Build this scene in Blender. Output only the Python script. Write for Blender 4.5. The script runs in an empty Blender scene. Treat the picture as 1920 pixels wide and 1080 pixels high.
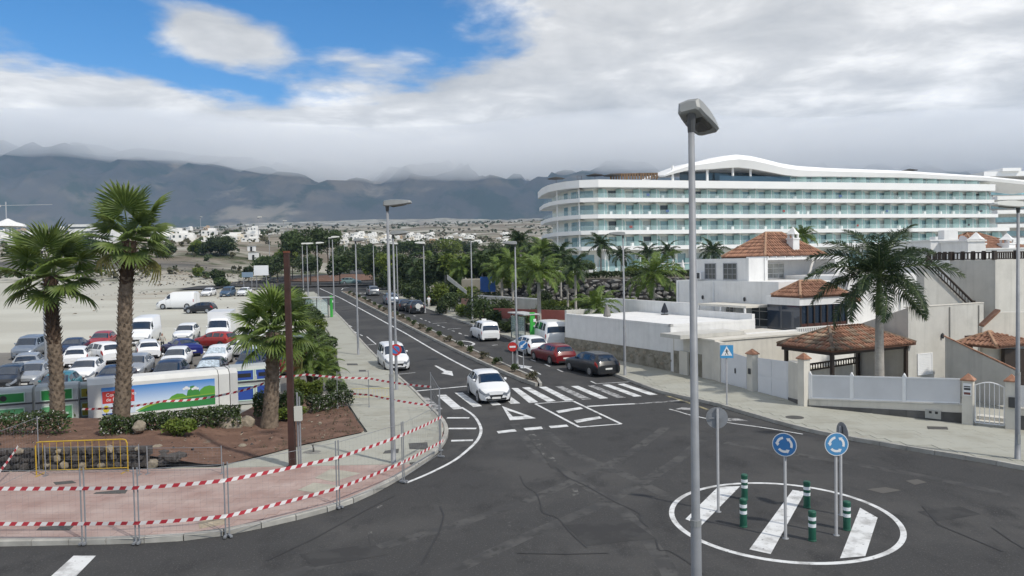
import bpy, bmesh, math, random
from mathutils import Vector, Matrix, noise
random.seed(7)
SC = bpy.context.scene
COL = SC.collection
PI = math.pi
# ---------------------------------------------------------------- camera
FPX, CAMH = 1414.0, 7.3
PIT, ROL = math.atan(45 / FPX), math.radians(1.1)
CF = Vector((0, math.cos(PIT), -math.sin(PIT)))
U0 = Vector((0, math.sin(PIT), math.cos(PIT)))
R0 = Vector((1, 0, 0))
CR = R0 * math.cos(ROL) - U0 * math.sin(ROL)
CU = U0 * math.cos(ROL) + R0 * math.sin(ROL)
cam = bpy.data.cameras.new('camera')
cam.sensor_width = 36.0
cam.lens = 36.0 * FPX / 1920.0
cam.clip_start, cam.clip_end = 0.3, 30000
camo = bpy.data.objects.new('camera', cam)
camo.matrix_world = Matrix((
    (CR.x, CU.x, -CF.x, 0), (CR.y, CU.y, -CF.y, 0), (CR.z, CU.z, -CF.z, CAMH), (0, 0, 0, 1)))
COL.objects.link(camo)
SC.camera = camo
# ---------------------------------------------------------------- light and sky
SUN_AZ, SUN_EL = math.radians(130), math.radians(47)
SUN_STR, SUN_ANG = 3.5, math.radians(2.2)
SKY_STR = 0.13
CLOUD_STR = 1.27
EXPO = 0.0
HAZE_DENS = 0.00009
SDIR = Vector((math.sin(SUN_AZ) * math.cos(SUN_EL), math.cos(SUN_AZ) * math.cos(SUN_EL), math.sin(SUN_EL)))
sl = bpy.data.lights.new('sun', 'SUN')
sl.energy, sl.angle, sl.color = SUN_STR, SUN_ANG, (1.0, 0.94, 0.84)
so = bpy.data.objects.new('sun', sl)
so.rotation_euler = (-SDIR).to_track_quat('-Z', 'Y').to_euler()
so.location = (40, -40, 80)
COL.objects.link(so)
SC.view_settings.view_transform = 'Standard'
SC.view_settings.look = 'None'
SC.view_settings.exposure = EXPO
SC.view_settings.gamma = 1
SC.view_settings.use_curve_mapping = False
SC.render.engine = 'CYCLES'
SC.cycles.volume_bounces = 12
SC.cycles.max_bounces = 14
SC.cycles.diffuse_bounces = 4
SC.cycles.glossy_bounces = 4
SC.cycles.transmission_bounces = 6
SC.cycles.transparent_max_bounces = 24
SC.cycles.use_denoising = True


def make_world():
    w = bpy.data.worlds.new('World')
    SC.world = w
    w.use_nodes = True
    nt = w.node_tree
    nt.nodes.clear()
    N, L = nt.nodes.new, nt.links.new

    def math_(op, a, b=None, c=None, clamp=False):
        n = N('ShaderNodeMath')
        n.operation = op
        n.use_clamp = clamp
        for i, v in enumerate((a, b, c)):
            if v is None:
                continue
            if isinstance(v, (int, float)):
                n.inputs[i].default_value = v
            else:
                L(v, n.inputs[i])
        return n.outputs[0]

    def maprange(v, a, b, c=0.0, d=1.0):
        n = N('ShaderNodeMapRange')
        n.interpolation_type = 'SMOOTHSTEP'
        L(v, n.inputs['Value'])
        for k, x in zip(('From Min', 'From Max', 'To Min', 'To Max'), (a, b, c, d)):
            n.inputs[k].default_value = x
        return n.outputs['Result']
    out = N('ShaderNodeOutputWorld')
    sky = N('ShaderNodeTexSky')
    sky.sky_type = 'NISHITA'
    sky.sun_disc = False
    sky.sun_elevation = SUN_EL
    sky.sun_rotation = SUN_AZ
    sky.air_density, sky.dust_density, sky.ozone_density = 1.0, 0.0, 6.0
    bg = N('ShaderNodeBackground')
    hs = N('ShaderNodeHueSaturation')
    hs.inputs['Saturation'].default_value = 1.3
    L(sky.outputs[0], hs.inputs['Color'])
    L(hs.outputs[0], bg.inputs[0])
    bg.inputs[1].default_value = SKY_STR
    tc = N('ShaderNodeTexCoord')
    sx = N('ShaderNodeSeparateXYZ')
    L(tc.outputs['Generated'], sx.inputs[0])
    X, Y, Z = sx.outputs
    zz = math_('ADD', math_('MAXIMUM', Z, 0.0), 0.10)
    # position on a flat cloud deck
    px, py = math_('DIVIDE', X, zz), math_('DIVIDE', Y, zz)
    cv = N('ShaderNodeCombineXYZ')
    L(px, cv.inputs[0])
    L(py, cv.inputs[1])

    def tex(scale, detail, rough, off, dist=0.0):
        mp = N('ShaderNodeMapping')
        mp.inputs['Location'].default_value = off
        L(cv.outputs[0], mp.inputs[0])
        t = N('ShaderNodeTexNoise')
        t.inputs['Scale'].default_value = scale
        t.inputs['Detail'].default_value = detail
        t.inputs['Roughness'].default_value = rough
        t.inputs['Distortion'].default_value = dist
        L(mp.outputs[0], t.inputs['Vector'])
        return t.outputs[0]
    n1 = tex(1.25, 9, 0.55, SEED1, 0.15)
    n2 = tex(2.5, 8, 0.58, SEED2, 0.3)
    n3 = tex(0.6, 4, 0.5, (1.2, 7.2, 5.0))
    # one gap in the deck over the hills and a few smaller ones elsewhere
    dx = math_('DIVIDE', math_('SUBTRACT', px, HOLE[0]), HOLE[2])
    dy = math_('DIVIDE', math_('SUBTRACT', py, HOLE[1]), HOLE[3])
    rr = math_('SQRT', math_('ADD', math_('MULTIPLY', dx, dx), math_('MULTIPLY', dy, dy)))
    gap = maprange(rr, 0.25, 1.55, 1.0, 0.0)
    dens = math_('ADD', math_('SUBTRACT', math_('MULTIPLY', n1, 1.9), math_('MULTIPLY', gap, 1.1)), math_('MULTIPLY', n2, 0.45))
    # the deck belongs to the hills: it breaks up overhead and towards the sea
    sea = maprange(math_('ADD', py, math_('MULTIPLY', n3, 1.2)), 0.9, 2.3, 0.52, 0.0)
    dens = math_('SUBTRACT', dens, sea)
    # one small cloud adrift inside the gap
    ex = math_('DIVIDE', math_('SUBTRACT', px, -0.92), 0.20)
    ey = math_('DIVIDE', math_('SUBTRACT', py, 2.42), 0.34)
    er = math_('SQRT', math_('ADD', math_('MULTIPLY', ex, ex), math_('MULTIPLY', ey, ey)))
    dens = math_('ADD', dens, maprange(er, 0.1, 1.5, 0.66, 0.0))
    cov = maprange(dens, 0.46, 0.80)
    shade = math_('ADD', math_('MULTIPLY', n2, 0.80), math_('MULTIPLY', n3, 0.68))
    # thin cloud towards the low sky is lit through: pale near the horizon
    low = maprange(Z, 0.05, 0.30, 0.12, 0.0)
    shade2 = math_('ADD', shade, low)
    ramp = N('ShaderNodeValToRGB')
    e = ramp.color_ramp.elements
    e[0].position, e[0].color = 0.54, (0.395, 0.40, 0.405, 1)
    e[1].position, e[1].color = 0.96, (0.96, 0.94, 0.91, 1)
    m = e.new(0.78)
    m.color = (0.63, 0.622, 0.61, 1)
    L(shade2, ramp.inputs[0])
    cb = N('ShaderNodeBackground')
    L(ramp.outputs[0], cb.inputs[0])
    cb.inputs[1].default_value = CLOUD_STR
    mix = N('ShaderNodeMixShader')
    L(cov, mix.inputs[0])
    L(bg.outputs[0], mix.inputs[1])
    L(cb.outputs[0], mix.inputs[2])
    L(mix.outputs[0], out.inputs[0])


HOLE = (-0.86, 2.08, 0.92, 1.0)
SEED1, SEED2 = (23.3, 1.2, 3.4), (2.1, 4.2, 2.0)
make_world()

# ---------------------------------------------------------------- ground shape and helpers


def gz(Y):
    if Y < 45:
        return 0.0
    if Y < 65:
        return .033 * (Y - 45) ** 2 / 40
    if Y < 175:
        return .33 + .033 * (Y - 65)
    return 3.96 + .033 * (Y - 175) + min(.027 * (Y - 175), .000135 * (Y - 175) ** 2)


def ray(x, y):
    d = CF * FPX + CR * (x - 960) + CU * (540 - y)
    return d / d.y


def G(x, y, dz=0.0):
    """ground point seen at photo position x, y (dz above the ground)"""
    d = ray(x, y)
    lo, hi = 3.0, 2500.0
    for _ in range(50):
        m = (lo + hi) / 2
        if CAMH + d.z * m - gz(m) - dz > 0:
            lo = m
        else:
            hi = m
    return Vector((d.x * lo, lo, CAMH + d.z * lo))


def AT(x, y, Y):
    d = ray(x, y)
    return Vector((d.x * Y, Y, CAMH + d.z * Y))


def PROJ(p):
    v = Vector(p) - Vector((0, 0, CAMH))
    c = v.dot(CF)
    return 960 + FPX * v.dot(CR) / c, 540 - FPX * v.dot(CU) / c


def ZT(X, Y, ypx):
    """height over X, Y that shows at photo row ypx"""
    a, b = -5.0, 90.0
    for _ in range(50):
        m = (a + b) / 2
        if PROJ((X, Y, m))[1] > ypx:
            a = m
        else:
            b = m
    return a


def lerp(a, b, t):
    return a + (b - a) * t


def interp(tab, y):
    if y <= tab[0][0]:
        return tab[0][1]
    for (a, u), (b, v) in zip(tab, tab[1:]):
        if y <= b:
            return u + (v - u) * (y - a) / (b - a)
    return tab[-1][1]


class MB:
    def __init__(s):
        s.v, s.f, s.m = [], [], []

    def add(s, vs, fs, m=0):
        o = len(s.v)
        s.v += [tuple(p) for p in vs]
        s.f += [tuple(i + o for i in f) for f in fs]
        s.m += [m] * len(fs)
        return s

    def quad(s, a, b, c, d, m=0):
        return s.add((a, b, c, d), ((0, 1, 2, 3),), m)

    def box(s, c, size, rz=0.0, m=0, mat=None):
        hx, hy, hz = size[0] / 2, size[1] / 2, size[2] / 2
        cs, sn = math.cos(rz), math.sin(rz)
        vs = []
        for z in (-hz, hz):
            for x, y in ((-hx, -hy), (hx, -hy), (hx, hy), (-hx, hy)):
                if mat is not None:
                    vs.append(mat @ Vector((x + c[0], y + c[1], z + c[2])))
                else:
                    vs.append((c[0] + x * cs - y * sn, c[1] + x * sn + y * cs, c[2] + z))
        return s.add(vs, ((0, 3, 2, 1), (4, 5, 6, 7), (0, 1, 5, 4), (1, 2, 6, 5), (2, 3, 7, 6), (3, 0, 4, 7)), m)

    def tube(s, pts, rs, n=8, m=0, cap=True):
        pts = [Vector(p) for p in pts]
        if isinstance(rs, (int, float)):
            rs = [rs] * len(pts)
        rings = []
        for i, p in enumerate(pts):
            t = (pts[min(i + 1, len(pts) - 1)] - pts[max(i - 1, 0)]).normalized()
            a = Vector((0, 0, 1)) if abs(t.z) < 0.9 else Vector((1, 0, 0))
            u = t.cross(a).normalized()
            w = t.cross(u)
            rings.append([p + (u * math.cos(2 * PI * k / n) + w * math.sin(2 * PI * k / n)) * rs[i] for k in range(n)])
        vs = [q for r in rings for q in r]
        fs = []
        for i in range(len(pts) - 1):
            for k in range(n):
                a, b = i * n + k, i * n + (k + 1) % n
                fs.append((a, a + n, b + n, b))
        if cap:
            fs.append(tuple(range(n)))
            fs.append(tuple(range(len(vs) - 1, len(vs) - 1 - n, -1)))
        return s.add(vs, fs, m)

    def lathe(s, prof, n=16, m=0, c=(0, 0, 0)):
        vs, fs = [], []
        for r, z in prof:
            for k in range(n):
                a = 2 * PI * k / n
                vs.append((c[0] + r * math.cos(a), c[1] + r * math.sin(a), c[2] + z))
        for i in range(len(prof) - 1):
            for k in range(n):
                a, b = i * n + k, i * n + (k + 1) % n
                fs.append((a, b, b + n, a + n))
        fs.append(tuple(range(n - 1, -1, -1)))
        fs.append(tuple(range(len(vs) - n, len(vs))))
        return s.add(vs, fs, m)

    def prism(s, poly, d, m=0):
        """extrude a planar polygon (3D points) by vector d"""
        n = len(poly)
        d = Vector(d)
        vs = [Vector(p) for p in poly] + [Vector(p) + d for p in poly]
        fs = [tuple(range(n - 1, -1, -1)), tuple(range(n, 2 * n))]
        for i in range(n):
            j = (i + 1) % n
            fs.append((i, j, j + n, i + n))
        return s.add(vs, fs, m)

    def mesh(s, name, mats, smooth=False, fix=True):
        me = bpy.data.meshes.new(name)
        me.from_pydata(s.v, [], s.f)
        for mt in (mats if isinstance(mats, (list, tuple)) else [mats]):
            me.materials.append(mt)
        if max(s.m, default=0) > 0:
            me.polygons.foreach_set('material_index', s.m)
        if fix:
            bm = bmesh.new()
            bm.from_mesh(me)
            bmesh.ops.recalc_face_normals(bm, faces=bm.faces)
            bm.to_mesh(me)
            bm.free()
        if smooth:
            me.polygons.foreach_set('use_smooth', [True] * len(me.polygons))
        me.update()
        return me

    def build(s, name, mats, parent=None, loc=(0, 0, 0), rz=0.0, smooth=False, fix=True, kind=None):
        return link(name, s.mesh(name, mats, smooth, fix), parent, loc, rz, kind)


def link(name, me, parent=None, loc=(0, 0, 0), rz=0.0, kind=None):
    o = bpy.data.objects.new(name, me)
    o.location = loc
    o.rotation_euler = (0, 0, rz)
    if parent is not None:
        o.parent = parent
    if kind:
        o['kind'] = kind
    COL.objects.link(o)
    return o


def tag(o, label=None, cat=None, group=None, kind=None):
    for k, v in (('label', label), ('category', cat), ('group', group), ('kind', kind)):
        if v:
            o[k] = v
    return o


def thing(name, label, cat, loc=(0, 0, 0), rz=0.0, group=None):
    o = bpy.data.objects.new(name, None)
    o.empty_display_size = 0.3
    o.location = loc
    o.rotation_euler = (0, 0, rz)
    COL.objects.link(o)
    return tag(o, label, cat, group)


KIDS = {}


def copy_tree(o, loc, rz=0.0, label=None, group=None, scale=None, parent=None):
    c = o.copy()
    COL.objects.link(c)
    if parent is None:
        c.location = loc
        c.rotation_euler = (0, 0, rz)
        if scale:
            c.scale = (scale,) * 3 if isinstance(scale, (int, float)) else scale
        if label:
            c['label'] = label
        if group:
            c['group'] = group
    else:
        c.parent = parent
    for ch in o.children:
        copy_tree(ch, None, parent=c)
    return c


# ---------------------------------------------------------------- materials
MATS = {}


def mat(name, col, rough=0.7, var=0.0, scale=4.0, metal=0.0, bump=0.0, bscale=40.0, spec=0.5, col2=None, alpha=None,
        coords='Object', coat=0.0, detail=5.0, trans=0.0, rnd=0.0, emit=None):
    if name in MATS:
        return MATS[name]
    m = bpy.data.materials.new(name)
    m.use_nodes = True
    nt = m.node_tree
    N, L = nt.nodes.new, nt.links.new
    b = nt.nodes['Principled BSDF']
    b.inputs['Roughness'].default_value = rough
    b.inputs['Metallic'].default_value = metal
    b.inputs['Specular IOR Level'].default_value = spec
    b.inputs['Coat Weight'].default_value = coat
    b.inputs['Coat Roughness'].default_value = 0.05
    b.inputs['Base Color'].default_value = (*col, 1)
    if trans:
        b.inputs['Transmission Weight'].default_value = trans
    if alpha is not None:
        b.inputs['Alpha'].default_value = alpha
    tc = N('ShaderNodeTexCoord')
    if coords == 'World':
        g = N('ShaderNodeNewGeometry')
        vec = g.outputs['Position']
    else:
        vec = tc.outputs[coords]
    if var or col2 or rnd:
        t = N('ShaderNodeTexNoise')
        t.inputs['Scale'].default_value = scale
        t.inputs['Detail'].default_value = detail
        t.inputs['Roughness'].default_value = 0.6
        L(vec, t.inputs['Vector'])
        r = N('ShaderNodeValToRGB')
        c1 = [c * (1 - var) for c in col]
        c2 = list(col2) if col2 else [min(1, c * (1 + var)) for c in col]
        r.color_ramp.elements[0].position = 0.32
        r.color_ramp.elements[0].color = (*c1, 1)
        r.color_ramp.elements[1].position = 0.68
        r.color_ramp.elements[1].color = (*c2, 1)
        L(t.outputs[0], r.inputs[0])
        outc = r.outputs[0]
        if rnd:
            oi = N('ShaderNodeObjectInfo')
            mr = N('ShaderNodeMapRange')
            mr.inputs['To Min'].default_value = 1 - rnd
            mr.inputs['To Max'].default_value = 1 + rnd
            L(oi.outputs['Random'], mr.inputs[0])
            mx = N('ShaderNodeVectorMath')
            mx.operation = 'SCALE'
            L(outc, mx.inputs[0])
            L(mr.outputs[0], mx.inputs['Scale'])
            outc = mx.outputs[0]
        L(outc, b.inputs['Base Color'])
    if bump:
        t2 = N('ShaderNodeTexNoise')
        t2.inputs['Scale'].default_value = bscale
        t2.inputs['Detail'].default_value = 4
        L(vec, t2.inputs['Vector'])
        bp = N('ShaderNodeBump')
        bp.inputs['Strength'].default_value = bump
        bp.inputs['Distance'].default_value = 0.02
        L(t2.outputs[0], bp.inputs['Height'])
        L(bp.outputs[0], b.inputs['Normal'])
    MATS[name] = m
    return m


def leaf_mat(name, c1, c2, rough=0.5, trans=0.25):
    """leaf: per-face-ish noise between two greens with some light passing through"""
    if name in MATS:
        return MATS[name]
    m = mat(name, c1, rough, col2=c2, scale=2.2, spec=0.3, rnd=0.12, detail=3)
    nt = m.node_tree
    b = nt.nodes['Principled BSDF']
    out = [n for n in nt.nodes if n.type == 'OUTPUT_MATERIAL'][0]
    tr = nt.nodes.new('ShaderNodeBsdfTranslucent')
    src = b.inputs['Base Color'].links[0].from_socket
    nt.links.new(src, tr.inputs[0])
    mx = nt.nodes.new('ShaderNodeMixShader')
    mx.inputs[0].default_value = trans
    nt.links.new(b.outputs[0], mx.inputs[1])
    nt.links.new(tr.outputs[0], mx.inputs[2])
    nt.links.new(mx.outputs[0], out.inputs[0])
    return m


def band_mat(name, base, rules, rough=0.95, bump=0.0, bscale=1.0):
    """ground material: noise layers blended over each other, limited by world Y ranges
    rules: (colour, noise scale, lo, hi, y0, y1, yfade, offset, stretch)"""
    m = bpy.data.materials.new(name)
    m.use_nodes = True
    nt = m.node_tree
    N, L = nt.nodes.new, nt.links.new
    b = nt.nodes['Principled BSDF']
    b.inputs['Roughness'].default_value = rough
    b.inputs['Specular IOR Level'].default_value = 0.15
    g = N('ShaderNodeNewGeometry')
    sp = N('ShaderNodeSeparateXYZ')
    L(g.outputs['Position'], sp.inputs[0])
    cur = None
    for (c, sc, lo, hi, y0, y1, yf, off, st) in rules:
        mp = N('ShaderNodeMapping')
        mp.inputs['Location'].default_value = (off, off * 1.7, 0)
        mp.inputs['Scale'].default_value = (1.0 / st, 1.0, 1.0)
        L(g.outputs['Position'], mp.inputs[0])
        t = N('ShaderNodeTexNoise')
        t.inputs['Scale'].default_value = sc
        t.inputs['Detail'].default_value = 7
        t.inputs['Roughness'].default_value = 0.62
        L(mp.outputs[0], t.inputs['Vector'])
        mr = N('ShaderNodeMapRange')
        mr.interpolation_type = 'SMOOTHSTEP'
        mr.inputs['From Min'].default_value = lo
        mr.inputs['From Max'].default_value = hi
        L(t.outputs[0], mr.inputs['Value'])
        f = mr.outputs['Result']
        for (p, q) in ((y0 - yf, y0 + yf), (y1 + yf, y1 - yf)):
            r2 = N('ShaderNodeMapRange')
            r2.interpolation_type = 'SMOOTHSTEP'
            r2.inputs['From Min'].default_value = min(p, q)
            r2.inputs['From Max'].default_value = max(p, q)
            r2.inputs['To Min'].default_value = 0 if p < q else 1
            r2.inputs['To Max'].default_value = 1 if p < q else 0
            L(sp.outputs[1], r2.inputs['Value'])
            mu = N('ShaderNodeMath')
            mu.operation = 'MULTIPLY'
            L(f, mu.inputs[0])
            L(r2.outputs['Result'], mu.inputs[1])
            f = mu.outputs[0]
        mx = N('ShaderNodeMix')
        mx.data_type = 'RGBA'
        L(f, mx.inputs[0])
        if cur is None:
            mx.inputs[6].default_value = (*base, 1)
        else:
            L(cur, mx.inputs[6])
        mx.inputs[7].default_value = (*c, 1)
        cur = mx.outputs[2]
    L(cur, b.inputs['Base Color'])
    if bump:
        t2 = N('ShaderNodeTexNoise')
        t2.inputs['Scale'].default_value = bscale
        t2.inputs['Detail'].default_value = 5
        L(g.outputs['Position'], t2.inputs['Vector'])
        bp = N('ShaderNodeBump')
        bp.inputs['Strength'].default_value = bump
        bp.inputs['Distance'].default_value = 0.05
        L(t2.outputs[0], bp.inputs['Height'])
        L(bp.outputs[0], b.inputs['Normal'])
    MATS[name] = m
    return m


def streaks(m, amt=.16, sc=1.0):
    """rain streaks and blotches on a rendered wall"""
    nt = m.node_tree
    N, L = nt.nodes.new, nt.links.new
    b = nt.nodes['Principled BSDF']
    src = b.inputs['Base Color'].links[0].from_socket
    g = N('ShaderNodeNewGeometry')
    f = None
    for k, (s3, lo, hi, a) in enumerate((((2.6, 2.6, .16), .50, .74, amt), ((.55, .55, .7), .48, .72, amt * .6))):
        mp = N('ShaderNodeMapping')
        mp.inputs['Scale'].default_value = [q * sc for q in s3]
        L(g.outputs['Position'], mp.inputs[0])
        t = N('ShaderNodeTexNoise')
        t.inputs['Scale'].default_value = 1.0
        t.inputs['Detail'].default_value = 6
        t.inputs['Roughness'].default_value = .65
        L(mp.outputs[0], t.inputs['Vector'])
        mr = N('ShaderNodeMapRange')
        for nm, v in zip(('From Min', 'From Max', 'To Min', 'To Max'), (lo, hi, 1.0, 1.0 - a)):
            mr.inputs[nm].default_value = v
        L(t.outputs[0], mr.inputs['Value'])
        if f is None:
            f = mr.outputs['Result']
        else:
            mu = N('ShaderNodeMath')
            mu.operation = 'MULTIPLY'
            L(f, mu.inputs[0])
            L(mr.outputs['Result'], mu.inputs[1])
            f = mu.outputs[0]
    v = N('ShaderNodeVectorMath')
    v.operation = 'SCALE'
    L(src, v.inputs[0])
    L(f, v.inputs['Scale'])
    L(v.outputs[0], b.inputs['Base Color'])
    return m


M_asphalt = band_mat('asphalt', (.056, .056, .0565), [
    ((.074, .073, .072), .18, .45, .62, -50, 900, 1, 3.1, 1.0),
    ((.044, .044, .045), .45, .50, .68, -50, 900, 1, 9.4, 0.6),
    ((.13, .128, .122), 22.0, .54, .74, -50, 900, 1, 1.0, 1.0)], rough=.9, bump=.25, bscale=60)
M_paint = band_mat('road_paint', (.66, .67, .67), [
    ((.40, .40, .395), 1.7, .44, .66, -50, 900, 1, 4.0, 1.0),
    ((.13, .13, .13), 7.0, .60, .70, -50, 900, 1, 2.0, 1.0)], rough=.7)
M_paint_worn = band_mat('worn_road_paint', (.40, .40, .40), [
    ((.10, .10, .10), 3.0, .42, .60, -50, 900, 1, 7.0, 1.0)], rough=.8)
M_kerb = mat('kerb_concrete', (.36, .35, .32), .9, .22, 1.3, bump=.2, rnd=.10, coords='World')
M_pave = band_mat('pale_paving', (.355, .355, .31), [
    ((.31, .305, .265), .35, .45, .65, -50, 900, 1, 5.0, 1.0),
    ((.30, .28, .24), 1.6, .60, .74, -50, 900, 1, 2.0, 1.0)], rough=.9, bump=.15, bscale=30)
M_pink = mat('pink_paving', (.36, .24, .21), .9, .16, .7, rnd=.07, coords='World', col2=(.40, .31, .28))
M_slab = mat('grey_slab', (.34, .325, .27), .9, .15, 2, rnd=.05)
M_soil = band_mat('red_soil', (.145, .088, .066), [
    ((.195, .12, .09), 1.3, .45, .62, -50, 900, 1, 3, 1), ((.085, .054, .042), 4.0, .55, .7, -50, 900, 1, 8, 1),
    ((.20, .165, .13), .9, .63, .74, -50, 900, 1, 1, 1)], rough=1, bump=.8, bscale=14)
M_white = mat('white_render', (.73, .73, .72), .85, .04, 1.5, bump=.06)
streaks(M_white, .13)
M_whitepaint = mat('white_painted_metal', (.76, .77, .78), .5, .03, 3)
M_galv = mat('galvanised_steel', (.235, .245, .262), .55, .12, 3, metal=.15)
M_darkgrey = mat('dark_grey_metal', (.05, .052, .055), .5, .1, 6)
M_glassdark = mat('dark_glass', (.012, .024, .045), .05, spec=.9)  # navy in the base colour stands in for reflected blue sky
M_black = mat('black_plastic', (.018, .018, .019), .55, .1, 8)
# ---------------------------------------------------------------- air, ground, hills
def sstep(v, a, b):
    t = min(1, max(0, (v - a) / (b - a)))
    return t * t * (3 - 2 * t)


def build_haze():
    mb = MB()
    mb.box((0, 3400, 380), (13000, 8800, 768))
    m = bpy.data.materials.new('haze_air')
    m.use_nodes = True
    nt = m.node_tree
    nt.nodes.clear()
    o = nt.nodes.new('ShaderNodeOutputMaterial')
    v = nt.nodes.new('ShaderNodeVolumePrincipled')
    v.inputs['Color'].default_value = (.45, .68, 1.0, 1)
    v.inputs['Density'].default_value = HAZE_DENS
    nt.links.new(v.outputs[0], o.inputs['Volume'])
    mb.build('haze', m, kind='stuff')


def terr(x, y):
    z = gz(y)
    if y > 150:
        a = min(1, (y - 150) / 120)
        side = min(1, max(0, (-x - 36) / 25)) if y < 260 else 1
        amp = 1.2 + min(6, (y - 150) / 160)
        z += 6.5 * sstep(y, 155, 270) * (1 - sstep(y, 420, 800)) * sstep(-x, 46 + .05 * (y - 150), 95 + .1 * (y - 150))
        z += a * side * amp * (noise.fractal(Vector((x * .011 + 3, y * .009, .3)), 1.0, 2.0, 5) + .25)
        if y > 500:
            z += (y - 500) * .012 * noise.noise(Vector((x * .0012, y * .0012, 2.0)))
    elif 118 < y <= 150 and x < -44:
        z += .5 * max(0, noise.noise(Vector((x * .2, y * .25, 1)))) * min(1, (y - 118) / 8)
    return z


def build_ground():
    ys = list(range(-30, 40, 4)) + list(range(40, 72)) + list(range(72, 176, 3)) + list(range(176, 420, 6)) + list(range(420, 3300, 45))
    xs = sorted({round(sg * 2.2 * math.sinh(k * .125) * 8, 2) for k in range(46) for sg in (-1, 1)})
    vs = [(x, y, terr(x, y)) for y in ys for x in xs]
    n = len(xs)
    fs = [(j * n + i, j * n + i + 1, (j + 1) * n + i + 1, (j + 1) * n + i) for j in range(len(ys) - 1) for i in range(n - 1)]
    m = band_mat('bare_ground', (.405, .395, .345), [
        ((.48, .475, .42), .05, .40, .6, -50, 128, 6, 1.0, 3.0),
        ((.33, .295, .24), .09, .54, .68, 118, 230, 6, 4.0, 3.0),
        ((.165, .14, .11), .035, .38, .56, 205, 3500, 25, 2.0, 2.5),
        ((.075, .073, .07), .03, .53, .60, 205, 330, 20, 8.0, 4.0),
        ((.055, .065, .03), .06, .52, .64, 160, 3500, 20, 5.0, 2.0),
        ((.25, .22, .175), .02, .52, .66, 240, 3500, 30, 3.0, 2.5),
        ((.46, .45, .40), 1.5, .60, .76, -50, 900, 5, 6.0, 1.0)], rough=1, bump=.5, bscale=3)
    MB().add(vs, fs).build('ground', m, smooth=True, fix=False, kind='structure')


def build_hills():
    nx, ny = 250, 95
    vs = []
    for j in range(ny):
        for i in range(nx):
            x = -4600 + 9200 * i / (nx - 1)
            y = 2350 + 4400 * (j / (ny - 1)) ** 1.15
            y0 = 3150 + .17 * (x + 500) + 260 * noise.noise(Vector((x * .0011, 2.2, 0)))
            if x < -1500:
                y0 -= (-1500 - x) * .25
            t = (y - y0) / 2200
            base = gz(min(y, 3250)) - 14
            w = Vector((x * .00105 + 5.1, y * .00075, .7))
            rid = 1 - abs(noise.fractal(w, .9, 2.1, 4))
            w2 = Vector((x * .0042 + 1.1, y * .0022, 1.7))
            rid2 = 1 - abs(noise.fractal(w2, .9, 2.1, 5))
            up = max(0, t)
            h = 1150 * up ** .85 * (.40 + .75 * rid ** 2) + 190 * min(1, up * 4) * (rid2 - .65) + 40 * min(1, up * 6) * noise.noise(Vector((x * .012, y * .009, 3)))
            h = (455 + 75 * sstep(-x, 600, 2600)) * math.tanh(h / (455 + 75 * sstep(-x, 600, 2600)))
            vs.append((x, y, base + max(0, h) - (40 if t < 0 else 0)))
    fs = [(j * nx + i, j * nx + i + 1, (j + 1) * nx + i + 1, (j + 1) * nx + i) for j in range(ny - 1) for i in range(nx - 1)]
    m = band_mat('mountain_scrub', (.068, .063, .056), [
        ((.14, .115, .085), .0024, .50, .64, 0, 9000, 10, 3.0, 1.4),
        ((.030, .040, .026), .006, .46, .62, 0, 9000, 10, 7.0, 1.0),
        ((.21, .18, .14), .0045, .58, .70, 0, 9000, 10, 1.0, 2.0)], rough=1)
    MB().add(vs, fs).build('hills', m, smooth=True, fix=False, kind='structure')


def build_cloud_bank():
    """the cloud that sits on the hills and swallows their tops"""
    nx, ny = 220, 54
    vs = []
    for lay in (0, 1):
        for j in range(ny):
            for i in range(nx):
                x = -6200 + 12400 * i / (nx - 1)
                y = 2950 + 4000 * j / (ny - 1)
                edge = min(1, j / 3.0, (ny - 1 - j) / 3.0, i / 3.0, (nx - 1 - i) / 3.0)
                lift = 130 * sstep(-x, 600, 2600)
                nb = noise.fractal(Vector((x * .0013, y * .0012, 4.4)), 1, 2, 5)
                if lay == 0:
                    z = BANK_Z + lift + 45 * nb + (1 - edge) * 95
                else:
                    z = BANK_Z + lift + 120 + edge * (70 + 60 * noise.noise(Vector((x * .0011, y * .001, 9.1)))) + (1 - edge) * 4
                vs.append((x, y, z))
    n = nx * ny
    fs = []
    for j in range(ny - 1):
        for i in range(nx - 1):
            a = j * nx + i
            fs.append((a, a + nx, a + nx + 1, a + 1))
            fs.append((n + a, n + a + 1, n + a + nx + 1, n + a + nx))
    for i in range(nx - 1):
        fs.append((i, i + 1, n + i + 1, n + i))
        a = (ny - 1) * nx + i
        fs.append((a + 1, a, n + a, n + a + 1))
    for j in range(ny - 1):
        a = j * nx
        fs.append((a + nx, a, n + a, n + a + nx))
        a = j * nx + nx - 1
        fs.append((a, a + nx, n + a + nx, n + a))
    m = bpy.data.materials.new('cloud_vapour')
    m.use_nodes = True
    nt = m.node_tree
    nt.nodes.clear()
    o = nt.nodes.new('ShaderNodeOutputMaterial')
    v = nt.nodes.new('ShaderNodeVolumePrincipled')
    v.inputs['Color'].default_value = (1, 1, 1, 1)
    v.inputs['Density'].default_value = BANK_DENS
    nt.links.new(v.outputs[0], o.inputs['Volume'])
    MB().add(vs, fs).build('cloud_bank', m, kind='stuff')


BANK_Z, BANK_DENS = 425, .0034
build_ground()
build_hills()
build_haze()
build_cloud_bank()

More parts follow.
